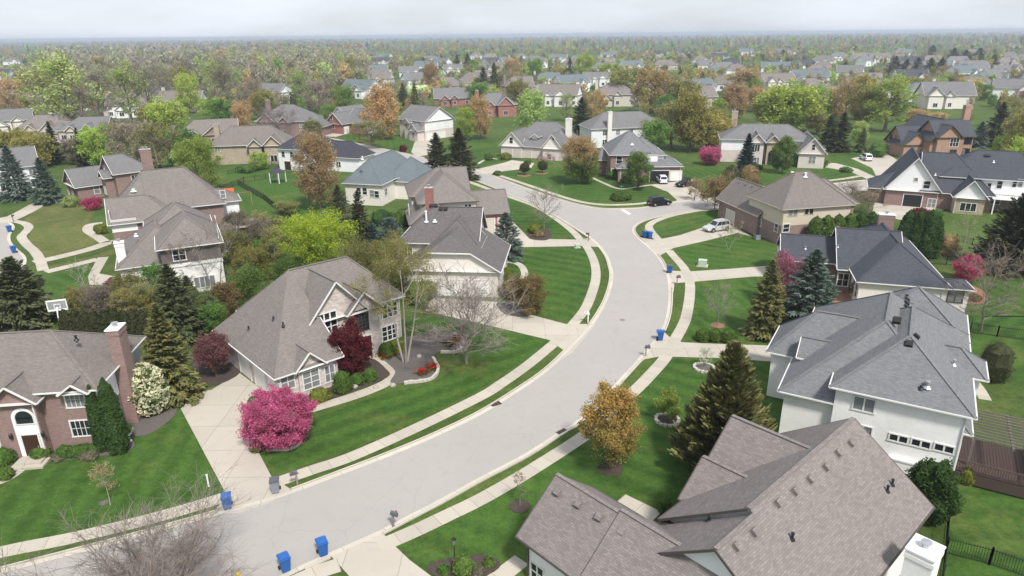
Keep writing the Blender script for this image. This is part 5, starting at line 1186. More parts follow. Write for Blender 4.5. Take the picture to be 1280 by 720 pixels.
near_dec('birch_tree', 'white forked birch in front of the stone gable with white veranda', 1203, 312, 262, 38, C_['pale'], 500, .16, 31, .09, .35, BARKPALE, clear=.4, nb=12, nsub=6, el=(30, 65), prof=ROUND, stems=3, fine=.016)
near_dec('shrub', 'leafy green bush growing by the white corner downspout', 1157, 652, 578, 56, (.06, .115, .03), 9000, .19, 32, .08, .3, cat='shrub', clear=.03, nb=26, nsub=8, el=(20, 70), prof=ROUND)
near_dec('pollard_tree', 'small lopped bare tree at the white wall next to the dark juniper', 1004, 530, 478, 34, C_['tan'], 0, .1, 33, .12, .2, BARKGREY, clear=.3, nb=9, nsub=3, ntw=1, el=(20, 55), prof=ROUND, fine=.03)
near_dec('bare_tree', 'thin leafless tree before the white rear wall, pale forked trunk', 272, 372, 268, 72, C_['tan'], 300, .13, 34, .11, .3, BARKGREY, clear=.3, nb=18, nsub=8, ntw=4, el=(28, 65), prof=ROUND, stems=2, fine=.016)
near_dec('bare_tree', 'slender leafless tree near the low eave and white chimney', 235, 366, 292, 52, C_['tan'], 100, .13, 35, .08, .3, TWIG, clear=.3, nb=14, nsub=7, ntw=4, el=(28, 65), prof=ROUND, fine=.014)
near_dec('bare_tree', 'small leafless tree by the winding garden paths', 112, 378, 322, 34, C_['tan'], 60, .13, 36, .07, .3, BARKPALE, clear=.3, nb=12, nsub=6, ntw=3, el=(28, 65), prof=ROUND, fine=.016)
near_dec('lime_tree', 'light yellow green tree at the end of the long taupe roof', 253, 240, 172, 62, C_['lime'], 7500, .28, 37, .2, .5, clear=.08, nb=22, nsub=8, prof=OVAL)
near_dec('maple_tree', 'yellow green shrubby tree behind the stone house ridge', 318, 352, 305, 58, C_['yolive'], 4500, .2, 38, .08, .35, clear=.05, nb=20, nsub=7, prof=ROUND)
near_dec('maple_tree', 'olive shrubby tree at the back lawn fence next to the play tower', 297, 330, 288, 46, C_['olive'], 3200, .2, 39, .08, .35, clear=.05, nb=18, nsub=7, prof=ROUND)
near_dec('bare_tree', 'lilac grey bare twigged tree in front of the steep grey hip roof', 352, 184, 128, 60, C_['lilac'], 2600, .22, 40, .16, .5, TWIG, clear=.15, nb=22, nsub=8, ntw=4, el=(25, 65), prof=ROUND, fine=.025)
near_dec('crabapple_tree', 'small pink blossom tree with bare trunk before the arched garage doors', 684, 205, 190, 26, (.5, .32, .33), 700, .22, 41, .06, .25, clear=.4, nb=10, nsub=5, prof=ROUND)
for i, (px, pb, pt, w, col, lab) in enumerate([(168, 392, 340, 44, 'olive', 'loose olive tree below the low eave and white chimney'), (205, 398, 356, 40, 'yolive', 'bushy yellow olive tree in front of the white rear wall'), (318, 388, 330, 52, 'mid', 'fresh green bushy tree over the stone house left eave'.replace('left ', 'long ')), (285, 398, 352, 44, 'brownbush', 'brown olive shrubby tree behind the purple brown tree'), (330, 318, 272, 50, 'taupe', 'grey brown airy tree beside the diagonal lawn fence'), (300, 300, 262, 36, 'grey', 'grey green airy tree in front of the play tower'), (352, 310, 270, 44, 'olive', 'olive airy tree between lawn fence and lime bush'), (135, 398, 356, 38, 'taupe', 'grey brown airy tree at the winding garden paths'), (530, 350, 318, 40, 'yolive', 'yellow olive tree in front of the cream garage wall'), (365, 352, 320, 44, 'mid', 'green bushy tree under the lime bush')]):
    near_dec('garden_tree', lab, px, pb, pt, w, C_[col], 3200, .18, 400+i, .08, .34, BARKGREY, clear=.08, nb=20, nsub=8, ntw=3, el=(25, 68), prof=ROUND, fine=.014)
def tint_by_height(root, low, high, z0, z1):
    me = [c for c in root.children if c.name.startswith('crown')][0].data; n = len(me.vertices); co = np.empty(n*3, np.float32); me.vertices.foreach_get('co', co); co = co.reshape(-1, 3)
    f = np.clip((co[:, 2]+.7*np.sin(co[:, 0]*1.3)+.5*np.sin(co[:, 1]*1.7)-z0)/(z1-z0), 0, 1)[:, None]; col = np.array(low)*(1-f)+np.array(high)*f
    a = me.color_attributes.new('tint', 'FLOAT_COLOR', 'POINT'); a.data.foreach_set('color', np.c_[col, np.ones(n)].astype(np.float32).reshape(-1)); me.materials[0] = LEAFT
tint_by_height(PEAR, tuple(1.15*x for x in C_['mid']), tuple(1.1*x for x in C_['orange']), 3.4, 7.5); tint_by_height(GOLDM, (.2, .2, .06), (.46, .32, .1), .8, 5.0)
# ---- conifers
def near_con(kind, label, px, pb, pt, w, col, nbr, nsp, seed, cat='tree', group=None, **kw):
    p, H, Wd = spot(px, pb, pt, w, dome=False); t, c = conifer(seed, H, Wd, nbr, nsp, **kw); return place(kind, label, t, c, p, col, cat=cat, group=group, rz=seed)
near_con('spruce_tree', 'broad yellowish green spruce between the white flowering bush and drive', 217, 498, 380, 66, C_['oliveconifer'], 260, 60, 51, ssize=.62)
near_con('spruce_tree', 'blue green spruce on the lawn corner by the plum roofed house', 633, 322, 266, 48, C_['blue'], 260, 46, 52, ssize=.5)
near_con('spruce_tree', 'blue green spruce with layered branches by the cream bungalow', 1006, 418, 312, 78, C_['blue'], 330, 64, 53, ssize=.62, rag=.24)
near_con('spruce_tree', 'olive green spruce, narrower one of the pair by the cream bungalow', 955, 420, 325, 54, C_['oliveconifer'], 260, 50, 54, ssize=.55)
near_con('juniper_tree', 'huge dark shaggy conifer between the brown roof and white house', 902, 588, 430, 112, C_['oliveconifer'], 760, 90, 55, ssize=.6, droop=(22, 66), power=.6, rag=.28, hang=-.45)
near_con('spruce_tree', 'dark evergreen in front of the taupe roof and play tower', 225, 425, 330, 70, C_['spruce'], 280, 50, 56, ssize=.6)
near_con('pine_tree', 'big dark fir behind the tall hedge and basketball hoop', 34, 408, 322, 84, C_['spruce'], 360, 60, 57, ssize=.66, rag=.3)
near_con('pine_tree', 'dark fir cut by the picture edge behind the brick house', -10, 410, 330, 84, C_['dark'], 320, 56, 58, ssize=.66, rag=.3)
near_con('spruce_tree', 'blue spruce, taller of the pair at the side street', 24, 250, 182, 42, C_['blue'], 260, 44, 59, ssize=.7)
near_con('spruce_tree', 'blue spruce, shorter of the pair at the side street', 61, 254, 197, 38, C_['blue'], 240, 42, 60, ssize=.65)
near_con('hemlock_tree', 'dark green conifer standing just behind the lime bush', 428, 300, 231, 46, C_['spruce'], 240, 44, 61, ssize=.6, rag=.3)
near_con('hemlock_tree', 'dark conifer with spreading top against the pale stucco wall', 452, 306, 238, 34, C_['dark'], 220, 40, 62, ssize=.55, rag=.3)
near_con('blue_juniper', 'low silvery blue juniper by the back terrace', 489, 307, 274, 36, (.12, .17, .155), 200, 34, 63, ssize=.4, power=.5, cat='shrub', droop=(5, 50))
near_con('blue_juniper', 'smaller silvery blue juniper next to the low one', 466, 306, 282, 28, (.10, .15, .14), 160, 30, 64, ssize=.4, power=.5, cat='shrub', droop=(5, 50))
near_con('fir_tree', 'dark fir before the taupe roof, nearer the white sided house', 547, 222, 166, 36, C_['dark'], 260, 44, 65, ssize=.8, rag=.3)
near_con('fir_tree', 'dark fir before the taupe roof, nearer the corner street', 575, 224, 160, 46, C_['dark'], 280, 48, 66, ssize=.85, rag=.3)
near_con('spruce_tree', 'narrow blue green spruce by the three gabled stone house', 931, 222, 167, 26, (.03, .062, .05), 240, 44, 67, ssize=.75)
near_con('spruce_tree', 'blue grey spruce behind the end gable of the pale stone house', 1033, 188, 144, 28, C_['spruce'], 220, 36, 68, ssize=.85, rag=.3)
near_con('spruce_tree', 'dark spruce standing tight beside the blue grey one', 1049, 190, 140, 26, C_['dark'], 220, 36, 69, ssize=.85, rag=.3)
near_con('spruce_tree', 'tall black green spruce behind the orange brick house chimney', 1243, 183, 128, 34, C_['dark'], 240, 42, 70, ssize=.9, rag=.3)
near_con('spruce_tree', 'silvery spruce tucked beside the tall black green one', 1222, 184, 152, 22, (.13, .17, .15), 180, 30, 71, ssize=.8)
near_con('pine_tree', 'very dark broad pine at the picture edge near the white veranda', 1264, 338, 246, 78, C_['dark'], 420, 60, 72, ssize=.8, rag=.32, power=.55, droop=(-5, 50))
near_con('fir_tree', 'dark feathery conifer before the grey house chimney', 726, 176, 122, 30, C_['dark'], 240, 40, 73, ssize=.95, rag=.35, power=.6)
near_con('fir_tree', 'thin dark conifer among olive trees behind blue spruces', 72, 205, 152, 20, C_['dark'], 200, 30, 74, ssize=.9, rag=.3)
near_con('fir_tree', 'second thin dark conifer, nearer the slate gabled house', 105, 208, 160, 16, C_['dark'], 180, 28, 75, ssize=.9, rag=.3)
near_con('fir_tree', 'dark conifer at the ridge end of the slate gabled brick house', 206, 240, 206, 26, C_['spruce'], 180, 30, 76, ssize=.7)
near_con('spruce_tree', 'small dark spruce at the hedge in front of the white rear wall', 240, 390, 345, 34, C_['spruce'], 200, 36, 77, ssize=.5)
# ---- arborvitae columns, clipped bushes and hedges (each one plant)
def column(px, pb, pt, w, label, seed, col='arb', kind='arborvitae', group=None, n=2600, ls=.16, cat='shrub'):
    p, H, Wd = spot(px, pb, pt, w, dome=False); r = Wd/2
    m = shell(seed, [(r*.55, 0), (r*.95, H*.08), (r, H*.35), (r*.86, H*.65), (r*.5, H*.88), (.02, H)], n, ls, lump=.05)
    o = tag(link(kind, m), label, cat, group); o.location = p; o.color = (*C_[col], 1); o.rotation_euler = (0, 0, seed); return o
for px, pb, pt, w, lab in [(121, 557, 492, 11, 'shortest of three clipped columns at the brick house corner'), (131, 563, 481, 19, 'middle one of three clipped columns at the brick house corner'), (150, 565, 472, 27, 'column nearest the brick chimney of the three clipped columns')]:
    column(px, pb, pt, w, lab, px, n=3200, ls=.14)
for i, (px, pb, pt, w, lab) in enumerate([(1128, 318, 262, 22, 'dense hedge column just beside the brick chimney'), (1141, 320, 262, 22, 'second dense hedge column along from the brick chimney'), (1154, 322, 262, 22, 'third dense hedge column along from the brick chimney'), (1164, 322, 270, 18, 'last hedge column, farthest from the brick chimney')]):
    column(px, pb, pt, w, lab, px, n=2600, ls=.2)
for i, px in enumerate((1016, 1030, 1044, 1058, 1072, 1086)):
    column(px, 308-i*2, 270-i, 22, 'bushy evergreen number in the row behind the charcoal roof, '.replace('number ', '')+['nearest the small bay', 'second from the small bay', 'third from the small bay', 'third from the brick chimney', 'second from the brick chimney', 'next to the brick chimney'][i], px, n=1800, ls=.22, col='box' if i < 4 else 'arb')
for i, px in enumerate(range(88, 212, 12)):
    column(px, 422+(px % 5), 388-(px % 3), 17, 'dark clipped evergreen in the tall hedge behind the brick house', px, group='evergreens of the tall back hedge', n=1100, ls=.2, col='dark')
def bush(px, pb, pt, w, label, seed, col='box', kind='boxwood_bush', group=None, n=900, ls=.12, mat=None, lump=.07, sy=1.0, rz=0):
    p, H, Wd = spot(px, pb, pt, w, .3); r = Wd/2
    m = shell(seed, [(r*.6, 0), (r*.95, H*.25), (r, H*.5), (r*.8, H*.8), (r*.4, H*.95), (.02, H)], n, ls, lump=lump, sy=sy)
    o = tag(link(kind, m), label, 'shrub', group); o.location = p; o.color = (*(C_[col] if isinstance(col, str) else col), 1); o.rotation_euler = (0, 0, rz); return o
v = bush(187, 515, 455, 50, 'big round bush covered in white blossom heads by the brick chimney', 101, (.11, .15, .04), 'viburnum_bush', n=3600, ls=.17, lump=.05)
rs = np.random.RandomState(5); p_, H_, W_ = spot(187, 515, 455, 50); n_ = 1000; a_ = rs.uniform(0, 6.283, n_); z_ = H_*(.08+.9*rs.uniform(0, 1, n_)); r_ = np.interp(z_/H_, [0, .25, .5, .8, .95, 1], [.6, .95, 1, .8, .42, .1])*W_/2*1.02
bl = leaves(np.repeat(np.c_[r_*np.cos(a_), r_*np.sin(a_), z_], 7, 0)+rs.normal(size=(n_*7, 3))*.07, .17, rs)
b_ = link('blossom', npmesh('blossom', bl, [LEAF]), v); b_.color = (.8, .8, .6, 1)
for args in [(429, 490, 463, 25, 'round clipped boxwood ball beside the stone house front gable', 102, 'box'), (447, 480, 466, 18, 'lower dark green ball next to the boxwood ball', 103, 'green'), (463, 476, 460, 18, 'dark shrub under the maroon maple by the curved walk', 104, 'green'),
             (400, 500, 485, 28, 'flat yellow green hedge ball below the stone house gable window', 105, 'ybox'), (497, 440, 424, 22, 'olive bush under the end windows of the stone house', 106, 'ybox'), (484, 444, 428, 20, 'dark green bush by the stone house entrance corner', 107, 'box'),
             (878, 426, 411, 18, 'clipped light green hedge cube, first beside the drive', 108, 'box'), (893, 426, 411, 18, 'clipped light green hedge cube in the middle of three', 109, 'box'), (911, 427, 411, 20, 'clipped light green hedge cube nearest the white house', 110, 'box'),
             (1206, 604, 584, 18, 'bright yellow green round bush by the dark deck', 111, 'ybox'), (830, 640, 622, 18, 'round green bush at the end of the brown gable eave', 112, 'green'), (1240, 475, 428, 40, 'dark leafy bush behind the big grey roof', 113, 'dark'),
             (698, 247, 238, 22, 'flat', 0, 'box')][:-1]:
    bush(*args)
bush(776, 249.5, 239, 26, 'round yellow green bush on the corner lawn near the stop line', 114, 'box', n=1600, ls=.2)
for i, (px, pb, pt, w, lab, col) in enumerate([(580, 715, 693, 26, 'pale green mounded plant in the lamp post bed', 'mid'), (611, 706, 697, 14, 'small green mound plant beside the pale one', 'mid'), (555, 716, 706, 14, 'dark low plant near the black lamp post', 'green'), (598, 717, 708, 12, 'small grey green plant at the bed front', 'grey')]):
    bush(px, pb, pt, w, lab, 120+i, col, 'garden_plant', n=600, ls=.13)
fl = [(82, 571, 557, 20), (95, 570, 557, 18), (107, 567, 555, 18), (119, 565, 554, 16)]
for i, q in enumerate(fl): bush(*q, 'dark clipped bush in the row under the brick house windows', 130+i, 'green', group='clipped bushes under the brick house windows')
bush(53, 572, 556, 24, 'bright green bush beside the brick house front step', 136, 'mid'); bush(6, 580, 560, 28, 'green bush at the picture edge by the front walk', 137, 'green'); bush(8, 598, 584, 18, 'low lime plant at the picture edge by the front walk', 138, 'mid')
bush(112, 572, 563, 22, 'grey blue creeping plant under the brick house windows', 139, 'grey', 'creeping_plant'); bush(74, 574, 566, 18, 'grey blue creeping plant near the front step', 140, 'grey', 'creeping_plant')
bush(322, 562, 551, 20, 'dark green bush with white flowers at the driveway edge', 141, 'green'); bush(320, 520, 495, 20, 'green bush hidden at the back of the pink tree', 142, 'green')
for i, (px, py, rad) in enumerate([(566, 430, 1.2), (574, 424, .9), (541, 461, .7), (528, 467, .6), (482, 446, .9)]):
    p = at(px, py); rs = np.random.RandomState(i); n = 240; P = np.c_[rs.normal(size=(n, 2))*rad*.45, rs.uniform(.12, .4, n)]
    t = npmesh('stems', leaves(P*np.array([1, 1, .5]), .2, rs), [LEAF]); f = npmesh('flowers', leaves(P[:90]+np.array([0, 0, .08]), .15, rs), [LEAF])
    r = empty('tulip_clump', p, 0, ['red tulip clump inside the curved stones, larger one', 'red tulip clump at the far tip of the curved stones', 'red tulip clump at the bed corner by the lawn', 'small red tulip clump in the bed, nearer the walk', 'red flower clump at the stone house entrance'][i], 'flowers')
    a = link('stems', t, r); a.color = (.06, .12, .03, 1); b = link('flowers', f, r); b.color = (.55, .03, .025, 1)
MIDB = [(240, 200, 'box'), (655, 219, 'dark'), (677, 216, 'dark')]
for px, pb, lab in [(656, 219, 'small clipped tree on a red mulch circle, nearer the garage drive'), (678, 216.5, 'small clipped tree on a red mulch circle under the pink blossom')]:
    p = at(px, pb); H = 3.0
    st = MB(); st.tube((0, 0, -.1), (0, 0, 1.4), .09, .06, 6); r = empty('topiary_tree', p, 0, lab, 'tree'); st.build('trunk', BARK, r)
    c = link('crown', shell(int(px), [(.5, .9), (1.1, 1.3), (1.2, 1.9), (.8, 2.6), (.05, 3)], 900, .22), r); c.color = (*C_['dark'], 1)
bushes2 = [(632, 199, 191, 14, 'yellow green hedge bush beside the arched garage doors', 'ybox'), (611, 200, 192, 10, 'low dark shrub at the end of the arched garage house', 'green'), (767, 224, 210, 18, 'dark bush under the rose brick front windows', 'green'), (785, 228, 214, 16, 'olive bush at the rose brick corner window', 'ybox'), (750, 214, 204, 14, 'small dark bush at the rose brick house side', 'green'),
 (1009, 206, 196, 20, 'clipped bush under the end gable window', 'ybox'), (1024, 208, 199, 22, 'longer clipped bush beside the end gable', 'box'), (996, 208, 190, 16, 'dark round bush between entrance and end gable', 'green'), (946, 212, 205, 12, 'little bush below the paired front windows', 'box'), (1057, 215, 209, 14, 'low dark bush at the drive of the end gable house', 'green'),
 (1142, 206, 197, 24, 'dark clipped hedge under the shuttered window', 'green'), (1096, 196, 178, 22, 'round dark bush near the white parked car', 'green'), (1160, 204, 196, 12, 'low shrub at the orange brick gable corner', 'ybox'),
 (934, 242, 205, 30, 'brown green bushes beside the narrow blue green spruce', 'brownbush'), (912, 246, 206, 26, 'dark evergreen bush left of the brown green ones'.replace('left of', 'next to'), 'dark'), (1150, 272, 260, 24, 'dark red low maple bush at the brick patio', 'maroon'), (1168, 278, 262, 16, 'green bush between red maple bush and gable', 'green'),
 (668, 291, 280, 16, 'yellow green shrub under the leafless side lawn tree', 'ybox'), (674, 296, 289, 12, 'tan tuft of grass under the leafless side lawn tree', 'tan'), (634, 350, 334, 14, 'yellow green shrub at the curved walk', 'ybox'), (640, 372, 350, 30, 'reddish brown low shrubs by the cream house garage', 'brownbush'), (522, 380, 352, 30, 'lime green bush between birch stems and cream garage', 'mid'), (534, 372, 350, 26, 'dark green bush against the cream garage wall', 'green'),
 (1050, 420, 385, 34, 'rusty brown bush between spruce and cream wall', 'brownbush'), (1072, 372, 350, 22, 'brown shrub at the cream bungalow corner', 'brownbush'), (1192, 372, 364, 14, 'brown cushion plant by the back terrace, first', 'brownbush'), (1204, 376, 368, 16, 'brown cushion plant by the back terrace, second', 'brownbush'), (1218, 376, 368, 14, 'brown cushion plant by the back terrace, last', 'brownbush'),
 (500, 322, 308, 24, 'green hedge behind the plum roofed house', 'green'), (478, 280, 262, 30, 'dark clipped hedge under the pale stucco wall', 'arb'), (505, 282, 262, 26, 'bright clipped hedge beside the terrace', 'box'), (146, 366, 346, 24, 'dark red shrub by the white chimney', 'purple'), (170, 372, 350, 24, 'dark shrub at the foot of the white rear wall', 'green'), (200, 378, 358, 30, 'green hedge below the white rear wall', 'box'),
 (300, 372, 350, 28, 'yellow flowering bush by the white rear wall', 'ybox'), (285, 308, 278, 34, 'grey brown bare shrub below the play tower', 'taupe'), (310, 215, 205, 24, 'green bed behind the back lawn', 'green'), (127, 292, 280, 14, 'yellow shrub inside the loop of the garden path', 'ybox'), (90, 258, 244, 20, 'pale green shrub in front of the brick garage gable', 'pale'), (1110, 300, 280, 22, 'pale green bush between dark hedge and patio', 'mid'), (1180, 318, 292, 30, 'straw coloured ornamental grass beside the last hedge column', 'tan'),
 (660, 205.5, 200, 8, 'dark doormat shrub by the pale garage drive', 'green'), (622, 219, 214, 10, 'small mound of shrubs at the corner sidewalk', 'green'), (448, 268, 258, 14, 'red leaved shrub at the pale stucco wall', 'maroon'), (540, 170, 160, 16, 'dark bush row beside white double garage', 'green'), (400, 163, 156, 20, 'dark hedge under the red brick front window', 'green'), (504, 190, 181, 9, 'round dark red bush in the white stone ring', 'maroon')]
for i, (px, pb, pt, w, lab, col) in enumerate(bushes2):
    bush(px, pb, pt, w, lab, 200+i, col, 'garden_bush', n=700 if pb < 260 else 1100, ls=.24 if pb < 260 else .17, lump=.12)
# ------------------------------------------------------------------ trees further off: prototypes, copied one by one
PROTO = {}
def proto(key):
    if key in PROTO: return PROTO[key]
    kind, v = key.split('#'); s = 900+int(v)*17+len(kind)
    if kind == 'round': r = deciduous(s, 10, 9, 7500, .3, .45, fill=.25, clear=.12, nb=18, nsub=7, ntw=2, prof=ROUND, fine=.03)
    elif kind == 'oval': r = deciduous(s, 12, 8, 7500, .3, .45, fill=.25, clear=.1, nb=20, nsub=7, ntw=2, prof=OVAL, fine=.03)
    elif kind == 'airy': r = deciduous(s, 13, 9, 4200, .26, .4, bark=BARKGREY, clear=.2, nb=20, nsub=8, ntw=3, el=(30, 70), prof=ROUND, fine=.03)
    elif kind == 'bare': r = deciduous(s, 14, 9, 1300, .22, .4, bark=TWIG, clear=.22, nb=22, nsub=9, ntw=4, el=(32, 72), prof=OVAL, fine=.035)
    elif kind == 'tall': r = deciduous(s, 16, 9, 4200, .3, .5, clear=.18, nb=22, nsub=7, ntw=2, el=(30, 72), prof=OVAL, fine=.03)
    else: r = conifer(s, 10, 6, 170, 36, ssize=.85, rag=.3, power=.7)
    PROTO[key] = r; return r
NOM = {'round': (10, 9), 'oval': (12, 8), 'airy': (13, 9), 'bare': (14, 9), 'tall': (16, 9), 'conif': (10, 6)}
COLN = {'lime': 'lime green', 'olive': 'olive', 'yolive': 'yellow olive', 'green': 'green', 'mid': 'fresh green', 'pale': 'pale green', 'tan': 'tan', 'orange': 'orange', 'rust': 'rusty', 'gold': 'golden', 'taupe': 'grey brown', 'grey': 'grey green', 'lilac': 'lilac grey', 'dark': 'black green', 'spruce': 'dark green', 'white': 'white flowering', 'pink': 'pink', 'purple': 'dull purple'}
SHAPEN = {'round': 'rounded', 'oval': 'upright', 'airy': 'airy', 'bare': 'nearly bare', 'tall': 'tall', 'conif': 'conifer'}
# landmarks that the labels refer to: ground point and words
LM = [(at(x, y), t) for x, y, t in [(314, 205, 'the wide tan stone house'), (352, 172, 'the steep grey hip roof'), (262, 182, 'the low brown roofed house'), (622, 146, 'the cool grey roofed red house'), (566, 133, 'the red chimney house'), (695, 133, 'the dull brown roofed white house'), (768, 133, 'the arched window house'), (870, 136, 'the mauve taupe roof'), (975, 114, 'the pale taupe gable house'), (1045, 134, 'the long taupe roof'), (1185, 136, 'the grey roofed pale house'), (1155, 128, 'the blue grey roof house'), (1215, 96, 'the long white house'), (160, 147, 'the brown roofed white gable'), (225, 140, 'the round window house'), (12, 168, 'the small cream gable'), (62, 176, 'the low brown roof'), (338, 112, 'the near black roof'), (372, 105, 'the white gable by the woods'), (472, 108, 'the pale pink house'), (512, 98, 'the white double gable house'), (565, 94, 'the grey gable by hemlocks'), (555, 115, 'the low taupe hip roof'), (455, 122, 'the dark brown roof'), (745, 108, 'the grey roofed white house'), (832, 88, 'the hazy taupe roof'), (912, 88, 'the hazy charcoal roof'), (1050, 76, 'the far white walled house'), (530, 172, 'the tall white sided house'), (415, 165, 'the white side gabled brick house'), (670, 195, 'the arched garage house'), (800, 220, 'the open garage house'), (965, 205, 'the three gabled stone house'), (1160, 195, 'the orange brick house'), (785, 180, 'the lavender grey roof house'), (110, 235, 'the slate gabled brick house'), (180, 250, 'the long taupe roofed house'), (455, 240, 'the blue grey roof'), (1210, 250, 'the white gables over brick')]]
used_lab = {}
def far_label(p, kind, col, H):
    best = min(LM, key=lambda l: (l[0]-p).length); d = p-best[0]; dist = d.length
    size = 'small ' if H < 6.5 else ('big ' if H > 13 else '')
    base = '%s%s %s' % (size, COLN[col]+' '+SHAPEN[kind], '' if kind == 'conif' else 'tree'); base = ' '.join(base.split())
    if dist > 120: rel = 'far off beyond'
    elif abs(d.y) > abs(d.x): rel = ('just behind' if dist < 22 else 'some way behind') if d.y > 0 else ('close before' if dist < 22 else 'in front of')
    else: rel = 'close beside' if dist < 20 else 'to one side of'
    return '%s %s %s' % (base, rel, best[1])
FT = []   # (point, height, width, kind, colour)
def ft(px, pb, pt, w, kind, col): p, H, Wd = spot(px, pb, pt, w); FT.append((p, H, Wd, kind, col))
